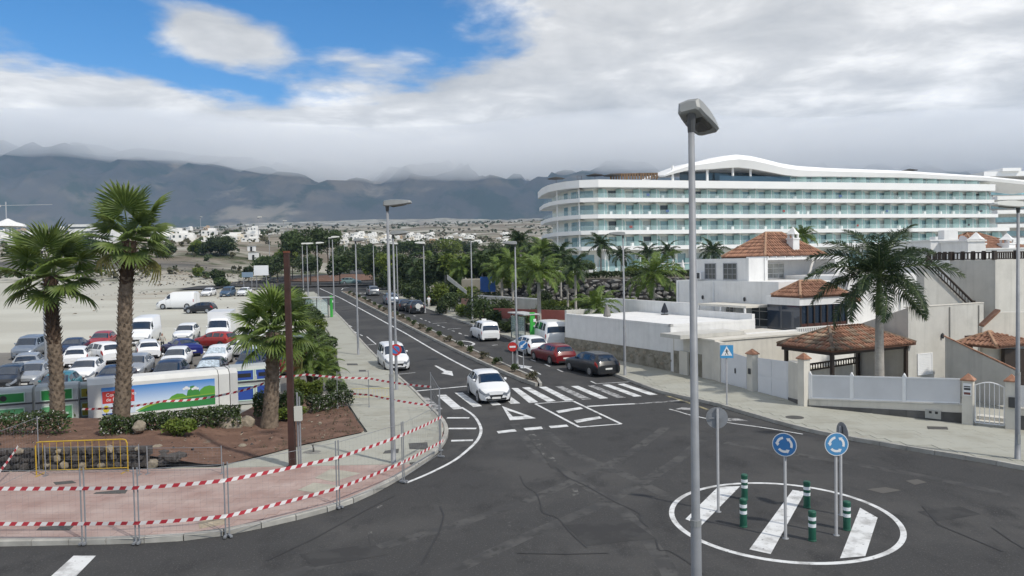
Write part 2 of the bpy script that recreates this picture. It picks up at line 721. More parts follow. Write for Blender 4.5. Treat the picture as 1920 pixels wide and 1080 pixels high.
# ---------------------------------------------------------------- road, pavements, kerbs
LK = [(20.05, -10.2), (20.53, -8.06), (22.79, -5.33), (26.19, -3.86), (29.95, -3.0), (33.92, -3.14), (39.22, -4.58), (46.48, -6.72),
      (60.66, -11.3), (71.06, -14.6), (88.39, -20.0), (111.7, -27.6), (139, -36.5)]          # left kerb: (Y, X)
LI = [(27.1, -10.9), (28.7, -9.7), (30.3, -8.6), (32.6, -6.4), (35.5, -7.4), (38.8, -8.5), (46.5, -10.6), (62, -14.6), (76, -18.6), (111.7, -30.6), (139, -39.6)]
RK = [(8, 27), (14, 24), (20, 20.2), (25.3, 17.2), (28.1, 14.9), (31.2, 12.55), (34.71, 11.12), (37.72, 10.08), (41.54, 8.15), (45.85, 7.06), (48.77, 6.26), (63.6, 1.26),
      (71.79, -1.3), (81.43, -4.69), (100.18, -11.4), (130.1, -22.0), (139, -25.2)]
RI = [(8, 34), (20, 27), (31.3, 20.2), (31.9, 19.3), (36.6, 14.08), (38.3, 13.9), (44.2, 12.14), (49.44, 10.08), (61.6, 4.9), (71.8, 1.9), (81.4, -1.3), (100.2, -8.0), (139, -21.8)]


def strip(name, fl, fr, ys, dz, m, kind='structure', parent=None, side=False):
    mb = MB()
    for a, b in zip(ys, ys[1:]):
        n = 3
        for k in range(n):
            p = [lerp(f(y)[0], f(y)[1], t) for (y, t, f) in ((a, k / n, lambda q: (fl(q), fr(q))), (a, (k + 1) / n, lambda q: (fl(q), fr(q))),
                                                            (b, (k + 1) / n, lambda q: (fl(q), fr(q))), (b, k / n, lambda q: (fl(q), fr(q))))]
            mb.quad((p[0], a, gz(a) + dz), (p[1], a, gz(a) + dz), (p[2], b, gz(b) + dz), (p[3], b, gz(b) + dz))
    return mb.build(name, m, parent=parent, kind=kind, fix=False)


def YS(a, b, extra=()):
    s = {a, b} | {e for e in extra if a < e < b}
    y = math.ceil(a)
    while y < b:
        if y > a:
            s.add(y)
        y += 1 if y < 70 else 4
    return sorted(s)


road = strip('road', lambda y: -70 if y <= 20.06 else interp(LK, y) - 1.0, lambda y: 45 if y < 20 else interp(RK, y) + 1.0 if y < 139 else interp(RK, 139) + 6,
             YS(2, 139, [p[0] for p in LK] + [20.06, 20.07] + [p[0] for p in RK]), .006, M_asphalt)
strip('pavement', lambda y: -70 if y < 27.1 else interp(LI, y), lambda y: interp(LK, y), YS(20.05, 27.1, [p[0] for p in LK]), .125,
      M_pink)
pave_l = strip('pavement', lambda y: interp(LI, y), lambda y: interp(LK, y), YS(27.1, 139, [p[0] for p in LK + LI]), .125, M_pave)
pave_r = strip('pavement', lambda y: interp(RK, y), lambda y: interp(RI, y) + .3, YS(8, 139, [p[0] for p in RK + RI]), .125, M_pave)
pave_p = [o for o in COL.objects if o.name == 'pavement'][0]

# far roundabout, side road and car park
def disc(name, c, r, dz, m, n=48, r0=0.0, kind='structure'):
    mb = MB()
    for k in range(n):
        a, b = 2 * PI * k / n, 2 * PI * (k + 1) / n
        for s in range(4):
            ra, rb = r0 + (r - r0) * s / 4, r0 + (r - r0) * (s + 1) / 4
            P = [(c[0] + q * math.cos(t), c[1] + q * math.sin(t)) for q, t in ((ra, a), (rb, a), (rb, b), (ra, b))]
            mb.add([(x, y, gz(y) + dz) for x, y in P], ((0, 1, 2, 3),))
    return mb.build(name, m, kind=kind, fix=False)


RBC = (-41.0, 183.0)
disc('road', RBC, 29, .26, M_asphalt)
mb = MB()
for k in range(40):
    a, b = 2 * PI * k / 40, 2 * PI * (k + 1) / 40
    for s in range(5):
        f = lambda q: .40 + .9 * (1 - (q / 5) ** 2)
        P = [(RBC[0] + 13 * q / 5 * math.cos(t), RBC[1] + 13 * q / 5 * math.sin(t), f(q)) for q, t in ((s, a), (s + 1, a), (s + 1, b), (s, b))]
        mb.add([(x, y, gz(y) + z) for x, y, z in P], ((0, 1, 2, 3),))
mb.build('traffic_island', M_soil, kind='structure', fix=False)
strip('road', lambda y: -68, lambda y: -60, YS(152, 164), .30, M_asphalt)
strip('road', lambda y: lerp(-38, -66, (y - 138.5) / 20), lambda y: lerp(-23.5, -17, (y - 138.5) / 20), YS(138.5, 165), .012, M_asphalt)
strip('road', lambda y: -43 - .18 * (y - 178), lambda y: -28 - .18 * (y - 178), YS(205, 420), .34, M_asphalt)
strip('parking_lot', lambda y: -75, lambda y: interp(LI, y) - .05, YS(41, 66, [p[0] for p in LI]), .004, mat(
    'car_park_asphalt', (.16, .15, .135), .95, .25, .3, coords='World'))


def bed_z(x, y):
    return gz(y) + .135 + .42 * sstep(-x, 11.2, 14.2) * (1 - sstep(y, 34.5, 36.5)) + .05 * noise.noise(Vector((x * .7, y * .7, 5)))


def build_bed():
    mb = MB()
    ys = [27.62 + .35 * k for k in range(39)]
    nx = 60
    rows = []
    for y in ys:
        xr = interp(LI, y) - .12
        xl = -46 if y < 36.4 else -13.6
        rows.append([(lerp(xl, xr, (i / nx) ** .6), y) for i in range(nx + 1)])
    vs = [(x, y, bed_z(x, y)) for r in rows for x, y in r]
    n = nx + 1
    fs = [(j * n + i, j * n + i + 1, (j + 1) * n + i + 1, (j + 1) * n + i) for j in range(len(ys) - 1) for i in range(nx)]
    mb.add(vs, fs).build('soil_bed', M_soil, kind='structure', smooth=True, fix=False)


build_bed()


def resample(pts, step, closed=False):
    out = [Vector(pts[0])]
    acc = 0.0
    for a, b in zip(pts, pts[1:]):
        a, b = Vector(a), Vector(b)
        d = (b - a).length
        while acc + d >= step:
            t = (step - acc) / d
            a = a.lerp(b, t)
            out.append(a.copy())
            d = (b - a).length
            acc = 0.0
        acc += d
    return out


def smooth_curve(tab, lo, hi, n=400):
    """Catmull-Rom through (Y, X) pairs"""
    P = [Vector((x, y)) for y, x in tab]
    P = [P[0] * 2 - P[1]] + P + [P[-1] * 2 - P[-2]]
    out = []
    for i in range(1, len(P) - 2):
        for k in range(8):
            t = k / 8
            a, b, c, d = P[i - 1], P[i], P[i + 1], P[i + 2]
            out.append(.5 * ((2 * b) + (c - a) * t + (2 * a - 5 * b + 4 * c - d) * t * t + (3 * b - a - 3 * c + d) * t ** 3))
    return [p for p in out if lo <= p.y <= hi]


def kerb_run(pts2, parent, limit, step=1.0, w=.17, h=.165):
    """one stone per metre; stones past the limit are joined"""
    pr = resample([(p.x, p.y, 0) for p in pts2], step)
    unit = MB()
    L_ = step - .018
    unit.add([(-L_ / 2, -w / 2, -.08), (L_ / 2, -w / 2, -.08), (L_ / 2, w / 2, -.08), (-L_ / 2, w / 2, -.08),
              (-L_ / 2, -w / 2 , h - .03), (L_ / 2, -w / 2, h - .03), (L_ / 2, w / 2, h), (-L_ / 2, w / 2, h),
              (-L_ / 2, -w / 2 + .03, h), (L_ / 2, -w / 2 + .03, h)],
             ((0, 3, 2, 1), (0, 1, 5, 4), (4, 5, 9, 8), (8, 9, 6, 7), (2, 3, 7, 6), (0, 4, 8, 7, 3), (1, 2, 6, 9, 5)))
    me = unit.mesh('kerb_stone', M_kerb)
    far = MB()
    k = 0
    for a, b in zip(pr, pr[1:]):
        c = (a + b) / 2
        rz = math.atan2(b.y - a.y, b.x - a.x)
        if k < limit and (c.y < 75):
            o = link('kerb_stone', me, parent, (c.x, c.y, gz(c.y) + random.uniform(-.004, .004)), rz + random.uniform(-.006, .006))
            k += 1
        else:
            z0, z1 = gz(a.y), gz(b.y)
            d = (b - a).normalized()
            nrm = Vector((-d.y, d.x, 0)) * w / 2
            vs = [a - nrm + Vector((0, 0, z0 - .05)), b - nrm + Vector((0, 0, z1 - .05)), b + nrm + Vector((0, 0, z1 - .05)), a + nrm + Vector((0, 0, z0 - .05))]
            vs += [v + Vector((0, 0, h + .05)) for v in vs]
            far.add(vs, ((4, 5, 6, 7), (0, 1, 5, 4), (2, 3, 7, 6)))
    if far.v:
        far.build('kerb_line', M_kerb, parent, kind='stuff')


kerb_l = link('kerb', None)
kerb_l['kind'] = 'structure'
kerb_r = link('kerb', None)
kerb_r['kind'] = 'structure'
lc = [Vector((x, 20.05)) for x in range(-40, -10)] + smooth_curve(LK, 20.0, 139)
kerb_run(lc, kerb_l, 110)
kerb_run(smooth_curve(RK, 14, 139)[::-1][::-1], kerb_r, 110)

# pink paving tiles: a grid of slabs laid in courses
def tile_field(test, x0, x1, y0, y1, w, d, me, name, parent, limit, z, order):
    cells = []
    row = 0
    y = y0
    while y < y1:
        x = x0 + (w / 2 if row % 2 else 0)
        while x < x1:
            cs = [(x, y), (x + w, y), (x + w, y + d), (x, y + d)]
            if all(test(*c) for c in cs):
                cells.append((x + w / 2, y + d / 2))
            x += w
        y += d
        row += 1
    cells.sort(key=order)
    rest = MB()
    for k, (x, y) in enumerate(cells):
        dz = gz(y) + z + random.uniform(-.003, .003)
        if k < limit:
            link(name, me, parent, (x, y, dz))
        else:
            rest.box((x, y, dz), (w - .006, d - .006, .02))
    if rest.v:
        rest.build(name + '_field', me.materials[0], parent, kind='stuff')


tm = MB().box((0, 0, 0), (.494, .394, .02)).mesh('paving_tile', M_pink)
tile_field(lambda x, y: x < interp(LK, y) - .12 and y < 27.05, -19, -3, 20.16, 27.1, .5, .4, tm, 'paving_tile', pave_p, 290, .130, lambda c: c[0] ** 2 + c[1] ** 2)
M_ptile = band_mat('pale_tile', (.375, .375, .33), [((.325, .32, .275), .5, .45, .65, -50, 900, 1, 5.0, 1.0), ((.33, .31, .27), 2.5, .60, .74, -50, 900, 1, 2.0, 1.0)], rough=.9)
tm = MB().box((0, 0, 0), (.595, .595, .02)).mesh('paving_tile', M_ptile)
tile_field(lambda x, y: interp(RK, y) + .12 < x < interp(RI, y), 8, 24, 25.4, 48, .6, .6, tm, 'paving_tile', pave_r, 290, .130, lambda c: c[0] ** 2 + c[1] ** 2)
tile_field(lambda x, y: interp(LI, y) < x < interp(LK, y) - .12 and y > 27.1, -16, -2, 27.12, 60, .6, .6, tm, 'paving_tile', pave_l, 290, .130, lambda c: c[0] ** 2 + c[1] ** 2)

# ---------------------------------------------------------------- paint on the road
NMK = [0]


def mark(name, px, off=(0, 0), sc=1.0, m=None, dz=.012):
    NMK[0] += 1
    dz += (NMK[0] % 23) * .0004
    pts = [G(off[0] + x / sc, off[1] + y / sc) for x, y in px]
    mb = MB()
    mb.add([(p.x, p.y, gz(p.y) + dz) for p in pts], (tuple(range(len(pts))),))
    o = mb.build(name, m or M_paint, road, fix=False)
    if o.data.polygons[0].normal.z < 0:
        o.data.flip_normals()
    return o


def pline(name, px, w, off=(0, 0), sc=1.0, m=None, dz=.012):
    """painted line of width w metres through photo points"""
    NMK[0] += 1
    dz += (NMK[0] % 23) * .0004
    pts = [G(off[0] + x / sc, off[1] + y / sc) for x, y in px]
    pts = [Vector((p.x, p.y, 0)) for p in pts]
    if len(pts) > 4:
        E_ = [pts[0] * 2 - pts[1]] + pts + [pts[-1] * 2 - pts[-2]]
        pts = [.5 * ((2 * E_[i]) + (E_[i + 1] - E_[i - 1]) * t + (2 * E_[i - 1] - 5 * E_[i] + 4 * E_[i + 1] - E_[i + 2]) * t * t + (3 * E_[i] - E_[i - 1] - 3 * E_[i + 1] + E_[i + 2]) * t ** 3)
               for i in range(1, len(E_) - 2) for t in (0, .25, .5, .75)] + [pts[-1]]
    fine = []
    for a, b in zip(pts, pts[1:]):
        n = max(1, int((b - a).length / 2))
        fine += [a.lerp(b, k / n) for k in range(n)]
    fine.append(pts[-1])
    mb = MB()
    prev = None
    for i, p in enumerate(fine):
        t = (fine[min(i + 1, len(fine) - 1)] - fine[max(i - 1, 0)]).normalized()
        nr = Vector((-t.y, t.x, 0)) * w / 2
        cur = (p + nr, p - nr)
        if prev:
            mb.add([(q.x, q.y, gz(q.y) + dz) for q in (prev[0], prev[1], cur[1], cur[0])], ((0, 1, 2, 3),))
        prev = cur
    return mb.build(name, m or M_paint, road, fix=False)


C8, C4, C7, C6 = (840, 560), (400, 560), (1040, 560), (1240, 800)
for q, wn in (([(475, 672), (525, 672), (678, 778), (610, 785)], 0), ([(555, 667), (610, 665), (812, 770), (745, 775)], 0), ([(680, 663), (735, 661), (945, 763), (878, 767)], 0),
              ([(805, 660), (860, 658), (1078, 755), (1010, 760)], 1), ([(920, 657), (975, 655), (1203, 748), (1140, 752)], 0),
              ([(1045, 653), (1095, 652), (1335, 743), (1270, 746)], 1), ([(1155, 647), (1210, 645), (1455, 733), (1395, 737)], 0), ([(1270, 642), (1320, 638), (1575, 722), (1515, 726)], 0),
              ([(345, 685), (395, 682), (542, 787), (470, 790)], 0), ([(205, 696), (255, 694), (400, 798), (335, 803)], 0), ([(50, 708), (110, 706), (255, 808), (190, 815)], 0),
              ([(-85, 725), (-15, 722), (112, 828), (40, 833)], 0), ([(-223, 740), (-155, 737), (-40, 830), (-110, 838)], 1)):
    mark('zebra_stripe', q, C8, 4, M_paint_worn if wn else M_paint)
for q in ([(365, 997), (500, 981), (516, 998), (378, 1014)], [(565, 973), (700, 962), (712, 980), (582, 991)], [(755, 958), (890, 947), (905, 962), (772, 974)]):
    mark('give_way_dash', q, C8, 4)
for q in ([(808, 845), (990, 815), (1015, 828), (832, 861)], [(943, 915), (1135, 885), (1155, 900), (967, 934)]):
    mark('hatch_bar', q, C8, 4)
mark('yield_triangle_side', [(405, 808), (440, 838), (578, 882), (660, 900)], C8, 4)
mark('yield_triangle_side', [(660, 900), (578, 882), (487, 888), (465, 915)], C8, 4)
mark('yield_triangle_side', [(465, 915), (487, 888), (440, 838), (405, 808)], C8, 4)
pline('island_outline', [(655, 790), (940, 770)], .14, C8, 4)
pline('island_outline', [(940, 770), (1300, 941)], .14, C8, 4)
pline('island_outline', [(1300, 941), (985, 965)], .14, C8, 4)
pline('island_outline', [(985, 965), (655, 790)], .14, C8, 4)
pline('stop_line', [(1045, 810), (1250, 797), (1400, 790)], .25, C8, 4)
pline('stop_line', [(1400, 790), (1580, 778), (1750, 765)], .25, C8, 4, M_paint_worn)
pline('lane_edge_line', [(600, 541), (641, 560), (760, 625), (889, 697)], .17)
pline('stop_line', [(775, 734), (880, 724)], .22)
pline('curved_edge_line', [(865, 764), (885, 777), (897, 792), (902, 808), (895, 826), (876, 845), (850, 865), (805, 888), (762, 906)], .13)
for q in ([(838, 784), (880, 784)], [(841, 804), (893, 804)], [(846, 827), (887, 826)]):
    pline('hatch_bar', q, .28)
for q in ([(1070, 620), (1112, 640)], [(1112, 640), (1360, 625)]):
    pline('bay_line', q, .1, C8, 4)
for q in ([(620, 458), (660, 472)], [(725, 492), (765, 510)], [(820, 532), (860, 550)], [(525, 425), (560, 440)], [(330, 352), (372, 347)], [(80, 262), (105, 268)]):
    pline('bay_dash', q, .12, C8, 4)
mark('lane_arrow', [(700, 572), (690, 562), (608, 523), (632, 512), (528, 497), (548, 524), (582, 522), (670, 565)], C8, 4)
mark('lane_arrow', [(1658, 505), (1672, 503), (1748, 540), (1790, 546), (1800, 581), (1708, 562), (1732, 553)], C4, 4)
for q in ([(1160, 425), (1232, 418)], [(1375, 570), (1515, 556)], [(1090, 355), (1220, 342)], [(1220, 342), (1150, 285)]):
    pline('bay_line', q, .1, C4, 4)
for q in ([(940, 125), (955, 140)], [(975, 180), (1010, 186)], [(1015, 200), (1040, 212)], [(995, 235), (1060, 235)], [(1055, 245), (1075, 260)], [(1100, 270), (1120, 280)], [(940, 30), (900, 30)]):
    pline('bay_dash', q, .12, C4, 4)
CF8 = (640, 500)
for q in ([(1085, 735), (1115, 745)], [(1180, 775), (1215, 790)], [(1250, 805), (1280, 815)], [(1310, 828), (1335, 838)], [(1370, 855), (1580, 840)], [(1440, 878), (1470, 888)], [(1510, 902), (1550, 915)],
          [(1590, 940), (1790, 925)], [(1660, 962), (1700, 972)], [(1760, 995), (1800, 1008)], [(1850, 1030), (1910, 1045)]):
    pline('bay_dash', q, .13, CF8, 8)
for k in range(5):
    pline('far_zebra_stripe', [(60 + 70 * k, 398), (105 + 70 * k, 398)], .9, CF8, 8)
pline('curved_edge_line', [(5, 345), (25, 325), (110, 312), (190, 305)], .2, CF8, 8)
pline('bay_dash', [(275, 452), (350, 440)], .2, CF8, 8)
pline('kerb_line_paint', [(860, 830), (930, 848), (1020, 875), (1290, 930), (1560, 968), (1860, 1018)], .10, C7, 4)
mark('worn_patch', [(905, 830), (960, 815), (1030, 822), (1030, 842)], C7, 4, M_paint_worn)
mark('worn_patch', [(1275, 920), (1290, 898), (1380, 902), (1455, 920)], C7, 4, M_paint_worn)
M_yellow_worn = band_mat('worn_yellow_paint', (.33, .29, .17), [((.12, .115, .10), 1.5, .42, .6, -50, 900, 1, 7.0, 1.0)], rough=.9)
pline('kerb_line_paint', [(835, 728), (960, 768), (1060, 800), (1150, 835)], .18, C7, 4, M_yellow_worn)
pline('kerb_line_paint', [(752, 722), (770, 738), (782, 752)], .22, m=M_yellow_worn)
mark('lane_dash', [(95, 1082), (138, 1043), (180, 1043), (142, 1082)])
# speed roundel on the right-hand lane
def ring_paint(c, ra, rb, ex, ey, rot, name, n=40):
    mb = MB()
    for k in range(n):
        P = []
        for r, t in ((ra, k), (rb, k), (rb, k + 1), (ra, k + 1)):
            a = 2 * PI * t / n
            x, y = r * ex * math.cos(a), r * ey * math.sin(a)
            X, Y = c[0] + x * math.cos(rot) - y * math.sin(rot), c[1] + x * math.sin(rot) + y * math.cos(rot)
            P.append((X, Y, gz(Y) + .012))
        mb.add(P, ((0, 1, 2, 3),))
    o = mb.build(name, M_paint, road, fix=False)
    return o


c = G(869, 644)
ring_paint((c.x, c.y), .78, 1.0, .95, 1.9, .3, 'speed_roundel')
ring_paint((7.494, 21.08), .952, 1.0, 3.118, 3.396, -.281, 'roundabout_ring', 96)
for q in ([(180, 697), (425, 455), (592, 449), (300, 745)], [(660, 925), (985, 478), (1080, 492), (820, 960)], [(1340, 992), (1490, 612), (1622, 687), (1530, 975)]):
    mark('roundabout_stripe', q, C6, 4)
# tarred cracks and scuffs
M_tar = mat('tar_seam', (.028, .028, .029), .8)
M_scuff = band_mat('pale_scuff', (.062, .062, .062), [((.17, .167, .16), 2.2, .50, .64, -50, 900, 1, 2.0, 1.0), ((.06, .06, .06), 6.0, .48, .6, -50, 900, 1, 9.0, 1.0)])
for q, w in (([(1040, 872), (1060, 893), (1100, 912), (1150, 940), (1197, 962), (1200, 975), (1214, 988)], .05),
             ([(975, 893), (985, 912), (1005, 925), (1013, 945), (1018, 962), (1045, 972), (1070, 1000), (1100, 1028)], .04),
             ([(500, 1052), (590, 1010), (690, 955), (740, 930)], .05), ([(825, 950), (832, 967), (825, 995), (790, 1060)], .05),
             ([(1230, 1012), (1236, 1032), (1255, 1034), (1290, 1055), (1320, 1078)], .05),
             ([(1730, 950), (1760, 985), (1820, 1010), (1880, 1035)], .05), ([(970, 1038), (1060, 1040), (1140, 1038)], .05), ([(1860, 990), (1900, 1018), (1925, 1032)], .04)):
    o = pline('tar_seam', q, w, m=M_tar, dz=.0085)
for q, w in (([(990, 806), (1010, 835), (1030, 858), (1042, 878)], .35), ([(693, 998), (700, 1025)], .12), ([(708, 955), (722, 938)], .12), ([(1075, 908), (1080, 930)], .2), ([(950, 962), (955, 990)], .1)):
    pline('scuff', q, w, m=M_scuff, dz=.0075)
M_track = band_mat('tyre_track', (.060, .060, .0605), [((.088, .087, .085), .9, .42, .60, -50, 900, 1, 3.0, 1.0), ((.05, .05, .05), 2.5, .52, .64, -50, 900, 1, 6.0, 1.0)], rough=.85)
for q in ([(965, 795), (1010, 850), (1090, 905), (1170, 960), (1235, 1040), (1260, 1085)], [(1010, 800), (1075, 850), (1170, 890), (1250, 930)], [(1250, 800), (1180, 850), (1080, 900), (930, 960), (700, 1030), (520, 1085)],
          [(1330, 815), (1260, 870), (1150, 935), (1000, 1000), (820, 1085)], [(1900, 930), (1740, 895), (1600, 870), (1480, 850), (1360, 830)]):
    pline('tyre_track', q, .42, m=M_track, dz=.0060)
M_patch2 = band_mat('dark_patch_asphalt', (.048, .048, .049), [((.060, .060, .060), 1.2, .45, .6, -50, 900, 1, 3.0, 1.0)])
mark('asphalt_patch', [(1060, 985), (1180, 975), (1230, 1010), (1100, 1024)], m=M_patch2, dz=.0070)
mark('asphalt_patch', [(560, 1040), (700, 1020), (730, 1040), (590, 1064)], m=M_patch2, dz=.0070)
mark('asphalt_patch', [(1720, 960), (1800, 950), (1840, 965), (1760, 978)], m=M_patch2, dz=.0070)
mark('asphalt_patch', [(1625, 918), (1660, 914), (1690, 920), (1655, 926)], m=mat('patch_asphalt', (.095, .09, .083), .95), dz=.009)
mark('asphalt_patch', [(1698, 902), (1720, 899), (1738, 905), (1715, 910)], m=MATS['patch_asphalt'], dz=.009)
# ================================================================ vehicles
M_tyre = mat('tyre_rubber', (.022, .022, .022), .85)
M_rim = mat('alloy_rim', (.42, .43, .45), .35, metal=.8)
M_lampclear = mat('headlight_glass', (.20, .22, .25), .10, spec=.9)
M_lampred = mat('tail_light_red', (.35, .015, .012), .2)
M_plate = mat('number_plate', (.70, .70, .68), .5)
M_shade = mat('silver_sunshade', (.50, .58, .64), .35, .5, 6, metal=.3)


def paint(name, c, rough=.32, metal=.0):
    return mat('paint_' + name, c, rough, coat=.35, metal=metal, spec=.35)


PA = {'white': paint('white', (.74, .75, .76)), 'silver': paint('silver', (.40, .42, .44), .35, .5), 'grey': paint('grey', (.20, .215, .235), .35, .4), 'black': paint('black', (.016, .018, .022)),
      'navy': paint('navy', (.012, .022, .055)), 'blue': paint('blue', (.015, .02, .14)), 'teal': paint('teal', (.03, .16, .20)), 'red': paint('red', (.30, .022, .02)), 'darkred': paint('darkred', (.15, .012, .016)),
      'bluegrey': paint('bluegrey', (.20, .24, .30), .35, .4), 'palegreen': paint('palegreen', (.22, .33, .33), .35, .3), 'midblue': paint('midblue', (.05, .10, .17), .35, .3)}
# stations: distance from nose, top height, belt height, top half width, half width
CT = {
    'hatch': (4.05, [(0, .66, .54, .50, .60), (.07, .75, .63, .62, .73), (.22, .81, .71, .68, .82), (.45, .86, .77, .70, .85), (1.0, .99, .90, .73, .87), (1.75, 1.38, .94, .60, .87), (2.3, 1.47, .95, .61, .87), (3.15, 1.45, .98, .59, .87), (3.65, 1.36, 1.01, .56, .86), (3.95, 1.02, .93, .66, .83), (4.05, .74, .64, .70, .80)], .78, 3.28, (1.02, 1.73), (3.66, 3.93), [(1.5, 2.36), (2.42, 3.1), (3.15, 3.5)]),
    'estate': (4.5, [(0, .66, .54, .52, .62), (.07, .75, .63, .64, .75), (.22, .81, .71, .70, .84), (.5, .86, .77, .72, .87), (1.15, .98, .89, .74, .89), (1.95, 1.37, .92, .62, .89), (2.5, 1.44, .94, .63, .89), (3.7, 1.43, .97, .61, .89), (4.12, 1.36, 1.0, .58, .88), (4.4, 1.0, .91, .70, .86), (4.5, .74, .64, .74, .83)], .88, 3.55, (1.17, 1.92), (4.13, 4.38), [(1.68, 2.55), (2.61, 3.4), (3.46, 4.0)]),
    'sedan': (4.6, [(0, .64, .52, .52, .62), (.07, .72, .61, .65, .76), (.22, .77, .68, .71, .85), (.5, .82, .73, .73, .89), (1.3, .95, .86, .74, .90), (2.1, 1.32, .90, .60, .90), (2.6, 1.40, .92, .60, .90), (3.3, 1.37, .94, .58, .90), (3.95, 1.06, .96, .66, .89), (4.45, 1.0, .9, .72, .87), (4.6, .76, .66, .74, .84)], .9, 3.7, (1.32, 2.07), (3.34, 3.92), [(1.85, 2.62), (2.68, 3.45)]),
    'suv': (4.35, [(0, .80, .66, .56, .64), (.07, .90, .78, .66, .76), (.22, .96, .86, .72, .86), (.5, 1.0, .90, .74, .90), (1.1, 1.10, 1.0, .76, .91), (1.8, 1.55, 1.05, .66, .91), (2.35, 1.65, 1.07, .67, .91), (3.5, 1.63, 1.10, .65, .91), (3.95, 1.54, 1.14, .62, .90), (4.25, 1.14, 1.04, .72, .88), (4.35, .84, .74, .76, .85)], .86, 3.5, (1.12, 1.78), (3.97, 4.23), [(1.6, 2.45), (2.51, 3.3), (3.36, 3.8)]),
    'mpv': (4.4, [(0, .78, .66, .56, .66), (.07, .90, .79, .68, .79), (.22, .96, .86, .74, .87), (.5, 1.02, .92, .76, .90), (1.0, 1.12, 1.02, .78, .91), (1.75, 1.70, 1.06, .70, .91), (2.3, 1.80, 1.07, .72, .91), (4.0, 1.79, 1.09, .72, .91), (4.24, 1.72, 1.09, .71, .90), (4.36, 1.08, .98, .80, .89), (4.4, .8, .7, .82, .87)], .84, 3.55, (1.04, 1.72), (4.25, 4.35), [(1.55, 2.4), (2.48, 3.35), (3.45, 4.0)]),
    'van': (5.5, [(0, .86, .72, .74, .88), (.12, 1.06, .92, .82, .97), (.8, 1.28, 1.16, .84, 1.0), (1.1, 1.40, 1.26, .84, 1.0), (1.75, 2.15, 1.34, .78, 1.0), (2.3, 2.42, 1.36, .84, 1.0), (5.2, 2.46, 1.4, .88, 1.0), (5.42, 2.42, 1.4, .88, .99), (5.5, 2.30, 1.38, .88, .97)], 1.0, 4.5, (1.13, 1.72), (0, 0), [(1.45, 2.05)]),
    'cab': (2.3, [(0, .86, .72, .74, .88), (.12, 1.06, .92, .82, .97), (.7, 1.26, 1.14, .84, .99), (.95, 1.36, 1.24, .84, .99), (1.5, 2.05, 1.32, .76, .99), (1.9, 2.15, 1.34, .78, .99), (2.3, 2.15, 1.36, .78, .99)], .85, 99, (.98, 1.46), (0, 0), [(1.2, 1.8)]),
}


class Shell:
    def __init__(s, st):
        s.st = st
        s.L = st[-1][0]
        n = 40
        rows = []
        for i in range(n + 1):
            t = s.L * i / n
            rows.append([t] + [interp([(q[0], q[k]) for q in st], t) for k in (1, 2, 3, 4)])
        for _ in range(1):
            new = [r[:] for r in rows]
            for i in range(1, n):
                for k in range(1, 5):
                    new[i][k] = (rows[i - 1][k] + 2 * rows[i][k] + rows[i + 1][k]) / 4
            rows = new
        s.rows = rows

    def sec(s, t):
        R = s.rows
        f = min(max(t / s.L * (len(R) - 1), 0), len(R) - 1.0001)
        i = int(f)
        a = f - i
        zt, zb, wr, w = [R[i][k] * (1 - a) + R[i + 1][k] * a for k in (1, 2, 3, 4)]
        return [(w * .90, .20), (w * .985, .33), (w, .33 + (zb - .33) * .55), (w * .985, zb - .03), (w * .955, zb), (wr, max(zt - .055, zb + .005)), (wr * .82, zt - .008), (wr * .4, zt + .01), (0, zt + .014)]

    def P(s, t, v, side, off=0.0):
        S = s.sec(t)
        i = min(int(v), len(S) - 2)
        a = v - i
        x = S[i][0] * (1 - a) + S[i + 1][0] * a
        z = S[i][1] * (1 - a) + S[i + 1][1] * a
        p = Vector((x * side, s.L / 2 - t, z))
        if off:
            e = .02
            S2 = s.P(min(t + e, s.L), v, side) - s.P(max(t - e, 0), v, side)
            i2 = min(v + .15, 7.99)
            V2 = s.P(t, i2, side) - s.P(t, max(i2 - .3, 0), side)
            nn = S2.cross(V2)
            if nn.length > 1e-9:
                nn.normalize()
                c = p - Vector((0, p.y, .7))
                if nn.dot(c) < 0:
                    nn = -nn
                p = p + nn * off
        return p

    def patch(s, t0, t1, v0, v1, side, off=.008, nt=5, nv=4, skew=0.0, both=False):
        mb = MB()
        g = []
        for i in range(nt + 1):
            for j in range(nv + 1):
                v = v0 + (v1 - v0) * j / nv
                t = t0 + (t1 - t0) * i / nt + skew * (j / nv) * (1 - 2 * i / nt) * .5
                g.append(s.P(t, v, side, off))
        for i in range(nt):
            for j in range(nv):
                a = i * (nv + 1) + j
                mb.add([g[a], g[a + 1], g[a + nv + 2], g[a + nv + 1]], ((0, 1, 2, 3),))
        return mb

    def across(s, t0, t1, vlo, off=.008, nt=5):
        """a pane over the full width: both sides of the top band"""
        mb = MB()
        vv = [vlo, 5.6, 6, 7, 8]
        g = []
        for i in range(nt + 1):
            t = t0 + (t1 - t0) * i / nt
            g.append([s.P(t, v, -1, off) for v in vv] + [s.P(t, v, 1, off) for v in vv[-2::-1]])
        for i in range(nt):
            for j in range(len(g[0]) - 1):
                mb.add([g[i][j], g[i][j + 1], g[i + 1][j + 1], g[i + 1][j]], ((0, 1, 2, 3),))
        return mb


